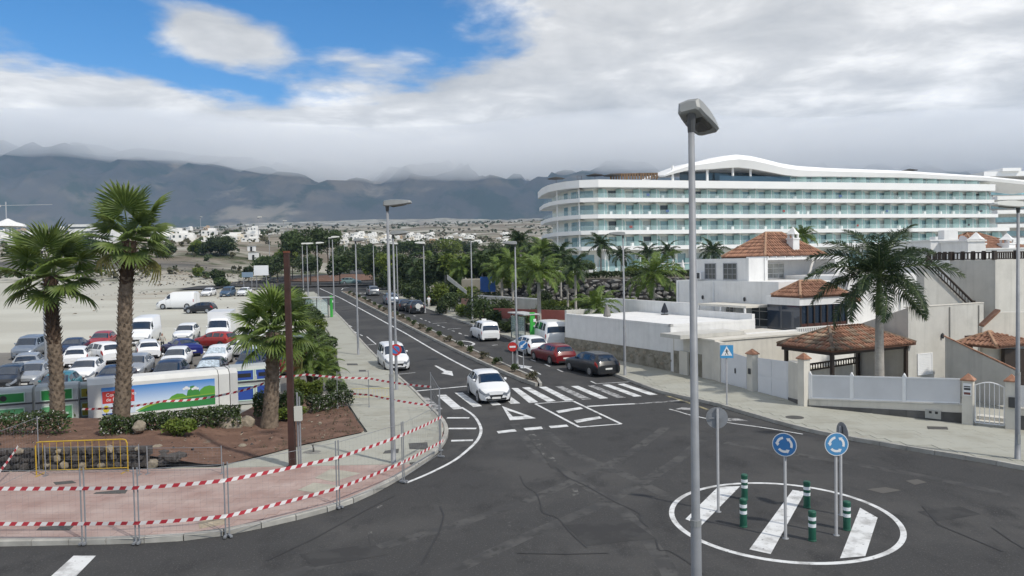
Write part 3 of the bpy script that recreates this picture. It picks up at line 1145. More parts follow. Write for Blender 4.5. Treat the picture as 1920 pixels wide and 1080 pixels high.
def make_car(kind, nm):
    L, st, fw, rw, ws, rwn, sw = CT[kind]
    sh = Shell(st)
    root = thing(nm, 'x', 'car')
    mb = MB()
    n = 36
    cols = 9
    ring = []
    for i in range(n + 1):
        t = L * i / n
        S = [sh.P(t, v, -1) for v in range(cols)] + [sh.P(t, v, 1) for v in range(cols - 2, -1, -1)]
        ring.append(S)
    w_ = len(ring[0])
    mb.add([p for r in ring for p in r], [(i * w_ + j, i * w_ + j + 1, (i + 1) * w_ + j + 1, (i + 1) * w_ + j) for i in range(n) for j in range(w_ - 1)])
    mb.add(ring[0], (tuple(range(w_)),))
    mb.add(ring[-1], (tuple(range(w_)),))
    mb.quad(ring[0][0], ring[-1][0], ring[-1][-1], ring[0][-1])
    body = mb.build('body', PA['white'], root, smooth=True)
    for p in body.data.polygons:
        if len(p.vertices) > 4:
            p.use_smooth = False
    sh.across(ws[0], ws[1], 5.1).build('windscreen', M_glassdark, root, smooth=True)
    if rwn[1]:
        sh.across(rwn[0], rwn[1], 5.15).build('rear_window', M_glassdark, root, smooth=True)
    for sd in (-1, 1):
        for a, b in sw:
            sh.patch(a, b, 4.12, 4.88, sd, .007, skew=.16 if a < 2 and kind != 'van' else .05).build('side_window', M_glassdark, root, smooth=True)
        hl = sh.patch(.01, .42 if kind not in ('van', 'cab') else .35, 2.35, 4.3, sd, .010, nt=5, nv=4, skew=-.12)
        fx, fz, fy = st[0][4], st[0][1], L / 2 + .012
        hl.add([(sd * fx * .98, fy, fz * .60), (sd * fx * .98, fy, fz * .86), (sd * fx * .66, fy, fz * .90), (sd * fx * .55, fy, fz * .72)], ((0, 1, 2, 3),))
        hl.build('headlight', M_lampclear, root, smooth=False)
        fl = MB()
        fl.tube([(sd * fx * .82, fy - .01, fz * .42), (sd * fx * .82, fy + .004, fz * .42)], .06, 10)
        fl.build('fog_light', M_black, root)
        if rwn[1]:
            sh.patch(L - (.34 if kind != 'mpv' else .14), L - .03, 2.35, 3.95, sd, .010, nt=4, nv=3).build('tail_light', M_lampred, root, smooth=True)
        elif kind == 'van':
            sh.patch(L - .12, L - .02, 2.1, 3.2, sd, .010, nt=2, nv=3).build('tail_light', M_lampred, root, smooth=True)
        # door seams and handle
        for t in [sw[0][1] + .03] + ([sw[1][1] + .03] if len(sw) > 1 else [sw[0][0] + .02]):
            q = sh.patch(t - .007, t + .007, .9, 4.0, sd, .004, nt=1, nv=6)
            q.build('door_seam', M_black, root)
        q = sh.patch(sw[0][1] - .22, sw[0][1] - .05, 3.2, 3.32, sd, .03, nt=1, nv=1)
        q.build('door_handle', M_black, root)
        c = sh.P(sw[0][0] + .12, 4.3, sd)
        m_ = MB()
        m_.lathe([(.02, -.07), (.075, -.05), (.085, 0), (.075, .055), (.02, .07)], 8, c=(0, 0, 0))
        mo = m_.build('door_mirror', PA['white'], root, (c.x + sd * .10, c.y, c.z + .03), smooth=True)
        for t in (fw, rw):
            if t > L:
                continue
            x = sh.P(t, 2, sd).x
            r = .315 if kind in ('hatch', 'estate', 'sedan', 'mpv') else .355
            y = L / 2 - t

            def disc_(rr, x0, x1, n=20):
                d = MB()
                d.tube([(x0, 0, 0), (x1, 0, 0)], rr, n)
                return d
            a = disc_(r + .055, x - sd * .12, x + sd * .004).build('wheel_arch', M_black, root, (0, y, r))
            wme = MB()
            wme.tube([(x - sd * .20, 0, 0), (x - sd * .02, 0, 0), (x + sd * .012, 0, 0)], [r, r, r - .025], 20)
            wo = wme.build('wheel', M_tyre, root, (0, y, r))
            rm = MB()
            rm.tube([(x + sd * .005, 0, 0), (x + sd * .016, 0, 0)], r * .68, 20)
            for k in range(5):
                an = 2 * PI * k / 5 + .3
                rm.box((x + sd * .018, math.cos(an) * r * .42, math.sin(an) * r * .42), (.008, .03, .03), m=1)
            rm.build('rim', [M_rim, M_black], wo)
    z0 = .40
    front = ring[0][0].y
    rear = ring[-1][0].y
    zt = st[0][1]
    g = MB()
    fx = st[0][4]
    g.prism([(-fx * .62, front - .01, zt * .74), (fx * .62, front - .01, zt * .74), (fx * .50, front - .01, zt * .50), (-fx * .50, front - .01, zt * .50)], (0, .024, 0))
    g.build('grille', M_black, root)
    MB().box((0, front + .004, .26), (fx * 1.7, .02, .10)).build('lower_grille', M_black, root)
    MB().box((0, front + .018, zt * .50), (.46, .012, .10)).build('number_plate', M_plate, root)
    if kind != 'cab':
        MB().box((0, rear - .006, .52), (.50, .012, .11)).build('number_plate', M_plate, root)
        MB().box((0, rear - .004, .27), (1.25, .02, .13)).build('rear_bumper', M_black, root)
    if kind in ('van',):
        MB().box((0, rear - .004, 1.3), (.012, .012, 1.7)).build('rear_door_seam', M_black, root)
    if kind == 'cab':
        MB().box((0, -2.55, 1.72), (2.05, 3.3, 2.1)).build('cargo_box', PA['white'], root)
        MB().box((0, -2.4, .55), (.9, 3.4, .2)).build('chassis', M_black, root)
        for sd in (-1, 1):
            wme = MB()
            wme.tube([(sd * .75, 0, 0), (sd * 1.0, 0, 0)], .36, 18)
            wo = wme.build('wheel', M_tyre, root, (0, -3.0, .36))
            rm = MB()
            rm.tube([(sd * .99, 0, 0), (sd * 1.01, 0, 0)], .22, 16)
            rm.build('rim', M_rim, wo)
    # dark floor pan between the wheels
    MB().box((0, 0, .26), (sh.sec(L / 2)[0][0] * 1.8, L * .86, .10)).build('underbody', M_black, root)
    return root


PROTO = {}


def car(kind, x, y, heading, colour, label, nm, group, cat='car', shade=False, sc=1.0, roof=None):
    """heading: compass-like angle in degrees of the nose, 0 = away from the camera, clockwise"""
    z = gz(y)
    new = kind not in PROTO
    if new:
        PROTO[kind] = make_car(kind, nm)
        o = PROTO[kind]
        o.location, o.rotation_euler = (x, y, z + .01), (0, 0, -math.radians(heading))
        o['label'], o['group'] = label, group
    else:
        o = copy_tree(PROTO[kind], (x, y, z + .01), -math.radians(heading), label, group)
        o.name = nm
    o['category'] = cat
    if sc != 1.0:
        o.scale = (sc, sc, sc)
    # lean the car with the slope
    sl = (gz(y + 1) - gz(y - 1)) / 2
    h = math.radians(heading)
    o.rotation_euler = (math.atan(sl) * math.cos(h), math.atan(sl) * -math.sin(h), -h)
    for ch in o.children:
        b = ch.name.split('.')[0]
        if b in ('body', 'door_mirror', 'cargo_box'):
            ch.material_slots[0].link = 'OBJECT'
            ch.material_slots[0].material = PA[colour if b != 'door_mirror' or colour != 'white' else 'white']
        if b == 'windscreen' and shade:
            ch.material_slots[0].link = 'OBJECT'
            ch.material_slots[0].material = M_shade
    return o


def carpx(kind, px, py, heading, colour, label, nm, group, end='near', **k):
    """px, py: where the near end of the car meets the ground"""
    p = G(px, py)
    L = CT[kind][0] * (1.0 if kind != 'cab' else 2.4) * k.get('sc', 1.0)
    h = math.radians(heading)
    d = Vector((math.sin(h), math.cos(h)))
    s = {'front': -1, 'rear': 1, 'mid': 0}[end]
    q = Vector((p.x, p.y)) + d * s * L / 2
    if kind == 'cab':
        q += d * (L / 2 - 1.15)
    return car(kind, q.x, q.y, heading, colour, label, nm, group, **k)


GR, GL = 'cars on the avenue', 'cars in the car park'
RH = -18.5
carpx('hatch', 931, 758, 166, 'white', 'white hatchback driving over the zebra crossing towards the junction', 'hatchback_car', GR, end='front')
carpx('mpv', 747, 697, 180 + RH, 'white', 'white tall estate car parked at the left kerb behind the lamp pole', 'estate_car', GR, end='front', sc=.96)
carpx('estate', 1142, 707, RH - 6, 'black', 'black estate car parked nearest the zebra crossing by the stone wall', 'estate_car', GR, end='rear')
carpx('estate', 1062, 685, RH - 6, 'darkred', 'dark red estate car parked between the black and the white car', 'estate_car', GR, end='rear', sc=.97)
carpx('hatch', 1012, 668, RH - 6, 'white', 'white hatchback parked ahead of the dark red car, behind the round signs', 'hatchback_car', GR, end='rear')
carpx('mpv', 921, 641, RH, 'white', 'white people carrier with dark rear window parked by the bus shelter', 'people_carrier', GR, end='rear')
carpx('mpv', 1046, 652, RH + 4, 'white', 'white minibus with dark windows half hidden by the garden wall', 'minibus', GR, end='rear', cat='van', sc=1.18)
carpx('suv', 784, 589, RH, 'black', 'black off-roader with a white spare wheel cover parked at the right kerb', 'off_road_car', GR, end='rear')
carpx('hatch', 762, 584, RH, 'black', 'black hatchback parked in front of the off-roader with the white wheel cover', 'hatchback_car', GR, end='rear')
carpx('suv', 737, 572, RH, 'bluegrey', 'blue-grey car at the head of the row of dark parked cars', 'off_road_car', GR, end='rear')
carpx('suv', 702, 555, RH, 'grey', 'dark grey off-roader parked alone near the far roundabout', 'off_road_car', GR, end='rear')
carpx('estate', 658, 533, 82, 'palegreen', 'pale green estate car driving round the far roundabout', 'estate_car', GR, end='mid')
carpx('hatch', 653, 499, 160, 'teal', 'small teal car leaving the far roundabout beyond the island', 'hatchback_car', GR, end='mid', sc=1.15)

for a in (('estate', 44, 730, 163, 'silver', 'silver estate car in the front row beside the teal car', 'estate_car', 'front'), ('estate', -2, 738, 160, 'black', 'black car cut off by the left picture edge', 'estate_car', 'front'),
          ('hatch', 92, 757, 163, 'teal', 'teal hatchback half hidden behind the green recycling bin', 'hatchback_car', 'front'),
          ('hatch', 148, 722, 163, 'white', 'white hatchback with black roof between the two tall palm trunks', 'hatchback_car', 'front'), ('sedan', 197, 738, 165, 'navy', 'navy saloon just behind the left end of the picture banner', 'saloon_car', 'front'),
          ('hatch', 243, 712, 166, 'silver', 'silver small car to the right of the tall palm trunk', 'hatchback_car', 'front'), ('suv', 306, 735, 166, 'navy', 'navy off-roader behind the middle of the picture banner', 'off_road_car', 'front'),
          ('hatch', 322, 696, 166, 'white', 'white hatchback behind the navy off-roader', 'hatchback_car', 'front'), ('hatch', 385, 722, 168, 'black', 'small black car with silver sunshade behind the banner', 'hatchback_car', 'front'),
          ('hatch', 400, 692, 168, 'white', 'white hatchback behind the black car with the sunshade', 'hatchback_car', 'front'), ('suv', 462, 712, 170, 'navy', 'navy car right behind the blue paper bins', 'off_road_car', 'front'),
          ('hatch', 484, 688, 170, 'darkred', 'dark red car with silver sunshade left of the short palm', 'hatchback_car', 'front'),
          ('suv', 541, 706, -10, 'darkred', 'dark red off-roader seen from behind between palm and brown post', 'off_road_car', 'rear'), ('suv', 548, 672, 172, 'bluegrey', 'blue-grey car behind the brown post', 'off_road_car', 'front'),
          ('estate', 48, 704, -25, 'silver', 'silver estate car seen from behind at the far left of the second row', 'estate_car', 'rear'), ('mpv', 40, 676, 163, 'bluegrey', 'blue-grey people carrier facing us at the left of the back row', 'people_carrier', 'front'),
          ('sedan', 124, 672, 163, 'navy', 'navy saloon just right of the leftmost palm trunk', 'saloon_car', 'front'), ('hatch', 140, 690, -22, 'white', 'white hatchback seen from behind right of the leftmost palm trunk', 'hatchback_car', 'rear'),
          ('hatch', 181, 658, 165, 'red', 'bright red hatchback in the back row between the two tall palms', 'hatchback_car', 'front'), ('suv', 215, 683, -52, 'white', 'white crossover seen from the side in front of the red hatchback', 'off_road_car', 'rear'),
          ('van', 259, 650, 166, 'white', 'white van facing us in the back row, right of the tall palm', 'van', 'front'), ('estate', 280, 674, -28, 'white', 'old white estate car seen from behind, below the white van', 'estate_car', 'rear'),
          ('suv', 341, 645, 168, 'white', 'white off-roader facing us behind the blue coupe', 'off_road_car', 'front'), ('sedan', 362, 670, -46, 'blue', 'deep blue coupe seen from behind at an angle', 'coupe_car', 'rear'),
          ('cab', 405, 645, 168, 'white', 'white box truck facing us at the back of the car park', 'box_truck', 'front'), ('hatch', 404, 652, -70, 'red', 'red hatchback parked across the nose of the box truck', 'hatchback_car', 'mid'),
          ('sedan', 447, 668, -80, 'white', 'white saloon seen from the side left of the short palm', 'saloon_car', 'mid'), ('estate', 472, 646, -78, 'white', 'white estate car partly hidden by the short palm fronds', 'estate_car', 'mid'),
          ('van', 334, 579, -88, 'white', 'long white van seen from the side alone on the pale dirt', 'van', 'mid'), ('hatch', 376, 587, -88, 'black', 'black hatchback seen from the side beside the long white van', 'hatchback_car', 'mid'),
          ('hatch', 384, 557, 176, 'white', 'white hatchback behind the long white van on the dirt', 'hatchback_car', 'front'), ('mpv', 420, 558, 176, 'midblue', 'blue van facing us at the back of the dirt lot', 'people_carrier', 'front'),
          ('hatch', 452, 556, 178, 'white', 'white hatchback right of the blue van at the back of the lot', 'hatchback_car', 'front')):
    kw = {}
    if 'sunshade' in a[5]:
        kw['shade'] = True
    if a[6] in ('van', 'box_truck'):
        kw['cat'] = 'van' if a[6] == 'van' else 'truck'
    carpx(a[0], a[1], a[2], a[3], a[4], a[5], a[6], GL, end=a[7], **kw)
for o in COL.objects:
    if o.get('label', '').startswith('black off-roader with a white spare'):
        sp = MB()
        sp.tube([(0, 0, 0), (0, -.16, 0)], .34, 20)
        sp.build('spare_wheel', M_plate, o, (0, -2.17, .98))
    if o.get('label', '').startswith('white people carrier with dark'):
        MB().box((0, .1, 1.86), (.45, .16, .12)).build('roof_sign', M_white, o)
# ================================================================ street furniture
M_lens = mat('lamp_lens', (.055, .055, .05), .15)
M_headgrey = mat('lamp_head_grey', (.25, .26, .26), .5, .08, 4)
M_headwhite = mat('lamp_head_white', (.66, .66, .62), .5)
M_red = mat('sign_red', (.45, .025, .02), .4)
M_blue = mat('sign_blue', (.035, .17, .42), .4)
M_blue2 = mat('sign_blue_light', (.075, .26, .50), .4)
M_sw = mat('sign_white', (.75, .76, .77), .45)
M_sblk = mat('sign_black', (.02, .02, .02), .5)


def head_mesh(nm, mats):
    """lamp head reaching along +x from the pole top"""
    st = [(-.13, .13, .00, .15), (-.09, .17, -.015, .20), (.10, .185, -.02, .225), (.35, .20, .00, .225), (.62, .20, .03, .21), (.80, .185, .06, .19), (.87, .14, .08, .165)]
    mb = MB()
    vs = []
    for x, hw, z0, z1 in st:
        vs += [(x, -hw * .8, z0), (x, -hw, z0 + .03), (x, -hw * .90, z1 - .025), (x, 0, z1), (x, hw * .90, z1 - .025), (x, hw, z0 + .03), (x, hw * .8, z0)]
    n = 7
    fs = [(i * n + j, i * n + (j + 1) % n, (i + 1) * n + (j + 1) % n, (i + 1) * n + j) for i in range(len(st) - 1) for j in range(n)]
    fs += [tuple(range(n)), tuple(range(len(vs) - n, len(vs)))]
    mb.add(vs, fs)
    return mb.mesh(nm, mats)


HEADS = (head_mesh('lamp_head', M_headgrey), head_mesh('lamp_head', M_headwhite))
lens_me = MB().add([(.12, -.13, -.018), (.35, -.165, .008), (.62, -.165, .048), (.79, -.11, .080), (.79, .11, .080), (.62, .165, .048), (.35, .165, .008), (.12, .13, -.018),
                    (.2, -.07, -.055), (.6, -.09, .0), (.6, .09, .0), (.2, .07, -.055)],
                   ((0, 1, 9, 8), (1, 2, 9), (2, 3, 10, 9), (3, 4, 10), (4, 5, 10), (5, 6, 10), (6, 7, 11, 10), (7, 0, 8, 11), (8, 9, 10, 11))).mesh('lens', M_lens)


def lamp(x, y, az, h, label, group='street lamps along the avenue', white=0, r=.085, tilt=0.0, z=None, roll=0.0, sc=1.0, neck=0.0):
    z = gz(y) + .1 if z is None else z
    t = thing('street_lamp', label, 'street lamp', (x, y, z), 0, group)
    mb = MB()
    mb.lathe([(r * 1.9, 0), (r * 1.9, .02), (r * 1.15, .03), (r, .9), (r * .97, h * .34), (r * .80, h * .345), (r * .55, h)], 12)
    mb.build('pole', M_galv, t, smooth=True)
    MB().lathe([(r * 1.02, h * .34), (r * 1.02, h * .35)], 12).build('collar', M_headgrey, t)
    MB().box((0, -r * 1.0, .75), (.10, .02, .34)).build('access_door', M_headgrey, t)
    a = math.radians(az)
    ho = link('lamp_head', HEADS[white], t, (0, 0, h))
    ho.rotation_euler = Matrix.Rotation(math.radians(90) - a, 3, 'Z').to_euler() if not (tilt or roll) else (
        Matrix.Rotation(math.radians(90) - a, 3, 'Z') @ Matrix.Rotation(-tilt, 3, 'Y') @ Matrix.Rotation(roll, 3, 'X')).to_euler()
    ho.scale = (sc, sc, sc)
    link('lens', lens_me, ho)
    MB().lathe([(r * .62, -.20 - neck * .3), (r * .8, -.05), (r * .9, .04)], 10).build('neck', M_darkgrey, t if neck else ho, (0, 0, h) if neck else (0, 0, 0))
    return t


def lamp_px(bx, by, ytop, az, label, **k):
    p = G(bx, by)
    z0 = gz(p.y) + .1
    return lamp(p.x, p.y, az, ZT(p.x, p.y, ytop) - z0, label, **k)


p = AT(1301, 660, 11.3)
lamp(p.x, p.y, 33, ZT(p.x, p.y, 214) - .1, 'nearest street lamp, tall grey pole rising past the whole right half', z=.1, tilt=math.radians(-17), roll=math.radians(-8), sc=1.0, neck=.24)
lamp_px(738, 875, 386, 92, 'street lamp at the left corner pavement with red and white tape behind it')
lamp_px(744, 735, 440, 92, 'street lamp just beyond the corner lamp, carrying a no parking sign')
lamp_px(672, 668, 452, 92, 'street lamp on the left pavement beside the white tall estate car')
lamp_px(627, 592, 446, 92, 'street lamp on the left pavement beside the oleander bushes', white=1, r=.095)
lamp_px(1172, 707, 441, -90, 'street lamp in front of the white and stone garden wall')
lamp_px(970, 690, 458, -88, 'street lamp on the planted median between the red and blue discs')
lamp_px(886, 602, 448, -88, 'street lamp on the right pavement behind the people carrier', white=1, r=.095)
lamp_px(1908, 868, 388, -88, 'street lamp on the pavement at the far right edge', white=1)
for i, (bx, by, yt, az, lb) in enumerate([(797, 588, 457, -85, 'street lamp with a yellow cross piece by the dark parked cars'), (746, 560, 458, -85, 'street lamp on the right pavement near the blue-grey car'),
                                          (702, 550, 457, 90, 'street lamp on the right of the far roundabout'), (597, 562, 457, 85, 'street lamp at the left of the avenue end'),
                                          (578, 555, 458, 85, 'street lamp left of the avenue end, second from the roundabout'), (569, 545, 458, 85, 'street lamp at the roundabout left entry'),
                                          (619, 528, 447, 85, 'street lamp standing on the roundabout island'), (507, 530, 440, 80, 'street lamp beside the white billboard'),
                                          (647, 505, 462, 80, 'street lamp beyond the roundabout by the palms')]):
    lamp_px(bx, by, yt, az, lb, group='far street lamps round the roundabout', white=1, r=.11, sc=1.25)
for i, (bx, by, yt) in enumerate([(486, 478, 408), (533, 470, 415), (541, 470, 425), (462, 468, 423), (377, 452, 407), (520, 468, 430), (18, 452, 425), (40, 452, 422), (62, 455, 424), (800, 478, 440), (688, 480, 448), (715, 482, 450), (50, 453, 423), (32, 452, 428)]):
    p = G(bx, by)
    z0 = gz(p.y)
    lamp(p.x, p.y, 90, ZT(p.x, p.y, yt) - z0, 'thin distant street lamp pole on the slope below the town', group='distant lamp poles on the slope', white=1, r=.16 if p.y < 400 else .3, z=z0, sc=2.0)
p = G(88, 716)
lamp(p.x, p.y, 90, ZT(p.x, p.y, 470) - gz(p.y), 'white lamp pole standing in the car park behind the leftmost palm', group='street lamps along the avenue', white=1, z=gz(p.y))

# tall rusty post with a cable conduit
p = G(549, 882)
t = thing('steel_post', 'tall rust brown square post on the left pavement by the soil bed', 'post', (p.x, p.y, .125))
hp = ZT(p.x, p.y, 474) - .125
M_rust = mat('rust_brown_steel', (.045, .018, .013), .75, .35, 2.0, bump=.2)
mb = MB()
w0, w1 = .112, .088
mb.add([(sx * w0, sy * w0, 0) for sx, sy in ((-1, -1), (1, -1), (1, 1), (-1, 1))] + [(sx * w1, sy * w1, hp) for sx, sy in ((-1, -1), (1, -1), (1, 1), (-1, 1))],
       ((0, 3, 2, 1), (4, 5, 6, 7), (0, 1, 5, 4), (1, 2, 6, 5), (2, 3, 7, 6), (3, 0, 4, 7)))
mb.build('shaft', M_rust, t)
MB().box((0, 0, .012), (.42, .42, .024)).build('base_plate', M_rust, t)
MB().box((0, 0, hp + .03), (.2, .2, .06)).build('cap', mat('rust_orange', (.16, .05, .025), .8), t)
mb = MB()
mb.tube([(.23, -.02, 0), (.23, -.02, 2.7)], .035, 8)
mb.build('conduit', M_galv, t)
mb = MB()
mb.tube([(.31, -.02, .0), (.31, -.02, 2.55)], .03, 8)
mb.build('conduit', M_galv, t)
mb = MB()
mb.box((.27, -.06, 1.95), (.26, .16, .52)).build('junction_box', mat('box_cream', (.50, .50, .45), .6), t)


# signs ------------------------------------------------------------------
def face(c, az):
    """plane basis of a sign whose face looks towards compass direction az"""
    a = math.radians(az)
    n = Vector((math.sin(a), math.cos(a), 0))
    u = Vector((-n.y, n.x, 0))
    return Vector(c), u, Vector((0, 0, 1)), n


def flat(mb, F, pts, off, m=0):
    c, u, w, n = F
    mb.add([c + u * x + w * y + n * off for x, y in pts], (tuple(range(len(pts))),), m)


def circ(r, n=28, a0=0, a1=2 * PI, cx=0, cy=0):
    k = n if abs(a1 - a0 - 2 * PI) < 1e-6 else n + 1
    return [(cx + r * math.cos(a0 + (a1 - a0) * i / n), cy + r * math.sin(a0 + (a1 - a0) * i / n)) for i in range(k)]


def disc_sign(root, c, az, r, mface, border=None, nm='disc'):
    F = face(c, az)
    mb = MB()
    pts = circ(r)
    mb.prism([F[0] + F[1] * x + F[2] * y - F[3] * .012 for x, y in pts], F[3] * .012)
    mb.build(nm + '_back', M_galv, root)
    mb = MB()
    if border:
        flat(mb, F, circ(r * .99), .002, 1)
        flat(mb, F, circ(r * .93), .004, 0)
        mb.build(nm, [mface, border], root, fix=False)
    else:
        flat(mb, F, circ(r * .99), .002, 0)
        mb.build(nm, mface, root, fix=False)
    return F


def arc_arrows(root, F, r):
    mb = MB()
    for k in range(3):
        a0 = math.radians(100 + 120 * k)
        a1 = a0 + math.radians(70)
        ri, ro = r * .48, r * .68
        n = 8
        for i in range(n):
            q0, q1 = a0 + (a1 - a0) * i / n, a0 + (a1 - a0) * (i + 1) / n
            flat(mb, F, [(ri * math.cos(q0), ri * math.sin(q0)), (ro * math.cos(q0), ro * math.sin(q0)), (ro * math.cos(q1), ro * math.sin(q1)), (ri * math.cos(q1), ri * math.sin(q1))], .007)
        tip = a1 + math.radians(26)
        flat(mb, F, [(r * .40 * math.cos(a1), r * .40 * math.sin(a1)), (r * .77 * math.cos(a1), r * .77 * math.sin(a1)), (r * .58 * math.cos(tip), r * .58 * math.sin(tip))], .007)
    mb.build('arrow_ring', M_sw, root, fix=False, kind='stuff')


def post(root, h, r=.04, x=0, y=0):
    MB().lathe([(r * 2.2, 0), (r * 2.2, .015), (r, .02), (r, h)], 10, c=(x, y, 0)).build('post', M_galv, root, smooth=True)


def rb_sign(bx, by, cy, az, mf, label, grp='blue roundabout signs on the painted circle'):
    p = G(bx, by)
    t = thing('roundabout_sign', label, 'road sign', (p.x, p.y, 0), 0, grp)
    zc = ZT(p.x, p.y, cy)
    post(t, zc + .25)
    a = math.radians(az)
    F = disc_sign(t, (math.sin(a) * .055, math.cos(a) * .055, zc), az, .31, mf, M_sw)
    arc_arrows(t, F, .31)
    return t


rb_sign(1473, 1010, 833, 212, M_blue, 'dark blue roundabout sign left of the other two on the circle')
rb_sign(1568, 1004, 832, 182, M_blue2, 'light blue roundabout sign facing us at the right of the circle')
p = G(1577, 966)
t = thing('roundabout_sign', 'sign seen edge-on behind the light blue roundabout disc', 'road sign', (p.x, p.y, 0), 0, 'blue roundabout signs on the painted circle')
zc = ZT(p.x, p.y, 812)
post(t, zc + .2)
disc_sign(t, (.055, 0, zc), 84, .31, M_blue, M_sw)
p = G(1347, 960)
t = thing('roundabout_sign', 'round sign showing its grey back left of the painted circle', 'road sign', (p.x, p.y, 0), 0, 'blue roundabout signs on the painted circle')
zc = ZT(p.x, p.y, 784)
post(t, zc + .28)
disc_sign(t, (0, .055, zc), 10, .31, M_blue, M_sw)
MB().box((0, .03, zc), (.5, .02, .03)).build('bracket', M_galv, t)
# pedestrian crossing sign
p = G(1363, 764)
t = thing('crossing_sign', 'square blue pedestrian crossing sign on the right pavement', 'road sign', (p.x, p.y, .125))
zc = ZT(p.x, p.y, 659) - .125
post(t, zc + .3)
F = face((0, -.06, zc), 183)
s_ = .32
mb = MB()
mb.prism([F[0] + F[1] * x + F[2] * y - F[3] * .012 for x, y in ((-s_, -s_), (s_, -s_), (s_, s_), (-s_, s_))], F[3] * .012)
mb.build('plate_back', M_galv, t)
mb = MB()
flat(mb, F, [(-s_, -s_), (s_, -s_), (s_, s_), (-s_, s_)], .002)
mb.build('plate', mat('sign_cyan_blue', (.05, .28, .55), .4), t, fix=False)
mb = MB()
flat(mb, F, [(-.27, -.20), (.27, -.20), (0, .27)], .005)
mb.build('triangle', M_sw, t, fix=False)
mb = MB()
flat(mb, F, circ(.028, 10, cx=.0, cy=.10), .008)
for pts in ([(-.03, .07), (.03, .07), (.035, -.04), (-.03, -.04)], [(-.03, -.04), (.0, -.04), (-.06, -.17), (-.09, -.17)], [(.0, -.04), (.035, -.04), (.08, -.17), (.05, -.17)],
            [(-.03, .06), (-.02, .04), (-.09, -.02), (-.10, .0)], [(.03, .06), (.02, .04), (.08, -.01), (.09, .01)]):
    flat(mb, F, pts, .008)
mb.build('walking_figure', M_sblk, t, fix=False, kind='stuff')
# no-entry disc and keep-right disc on the median
p = G(970, 690)
for (px_, py_, mf, lb, nm, kind) in ((961, 650, M_red, 'round red no entry sign beside the median lamp', 'no_entry_sign', 0), (981, 647, M_blue, 'round blue sign with white arrow beside the median lamp', 'keep_right_sign', 1)):
    q = AT(px_, py_, p.y - .15)
    t = thing(nm, lb, 'road sign', (q.x, q.y, gz(q.y)))
    zc = q.z - gz(q.y)
    F = disc_sign(t, (0, -.05, zc), 178, .33, mf, M_sw if kind else None)
    post(t, zc + .2, .03)
    mb = MB()
    if kind == 0:
        flat(mb, F, [(-.21, -.06), (.21, -.06), (.21, .06), (-.21, .06)], .006)
    else:
        # F[1] points to the viewer's left
        flat(mb, F, [(.18, .22), (.22, .16), (-.04, -.08), (-.10, -.02)], .006)
        flat(mb, F, [(-.22, -.22), (.02, -.15), (-.16, .03)], .006)
    mb.build('white_symbol', M_sw, t, fix=False)
# parking restriction sign on the second lamp
p = G(744, 735)
q = AT(742, 656, p.y - .12)
t = thing('no_parking_sign', 'small red and blue no parking sign on the second left lamp pole', 'road sign', (q.x, q.y, 0))
F = disc_sign(t, (.0, 0, q.z), 168, .34, M_red)
mb = MB()
flat(mb, F, circ(.23), .004)
mb.build('blue_field', M_blue, t, fix=False)
mb = MB()
flat(mb, F, [(-.20, .14), (-.14, .20), (.20, -.14), (.14, -.20)], .006)
mb.build('red_slash', M_red, t, fix=False)
MB().box((0, .07, q.z), (.06, .10, .05)).build('bracket', M_galv, t)

# green and white flexible bollards
bm_ = MB()
bm_.lathe([(.105, 0), (.105, .02), (.095, .03), (.095, .68), (.10, .70), (.10, .75), (.085, .775), (.04, .78)], 18)
bol = thing('bollard', 'x', 'bollard', (0, 0, 0))
bm_.build('body', mat('bollard_green', (.008, .085, .052), .55, .15, 6), bol, smooth=False)
M_refl = mat('reflective_band', (.70, .74, .76), .4, .06, 8)
for z in (.36, .535):
    MB().lathe([(.0975, z), (.0975, z + .09)], 18).build('band', M_refl, bol)
for i, (bx, by, lb) in enumerate([(1396, 937, 'farther of the two left green bollards, overlapped by the nearer one'), (1394, 988, 'nearer of the two left green bollards on the painted circle'), (1513, 952, 'green bollard at the far end of the middle white stripe'),
                                  (1523, 1014, 'nearest green bollard, between the two blue sign posts'), (1588, 994, 'rightmost green bollard beside the sign posts')]):
    p = G(bx, by)
    if i == 0:
        o = bol
        o.location = (p.x, p.y, .01)
    else:
        o = copy_tree(bol, (p.x, p.y, .01), .4 * i)
    o['label'], o['group'] = lb, 'green bollards on the painted roundabout'

# manholes and patches let into the pavements
M_iron = mat('cast_iron', (.075, .073, .068), .8, .2, 8)


def cover(px, dz, label, m=M_iron, nm='manhole_cover', rnd=0, cat='manhole cover'):
    if rnd:
        c = G(px[0], px[1], .13)
        mb = MB()
        mb.lathe([(rnd * .9, .0), (rnd, .004), (rnd, .012), (rnd * .88, .014)], 24)
        tag(mb.build(nm, m, None, (c.x, c.y, dz + gz(c.y))), label, cat, 'covers let into the pavements')
    else:
        pts = [G(x, y, .13) for x, y in px]
        mb = MB()
        mb.prism([(p.x, p.y, gz(p.y) + dz) for p in pts], (0, 0, .012))
        tag(mb.build(nm, m), label, cat, 'covers let into the pavements')


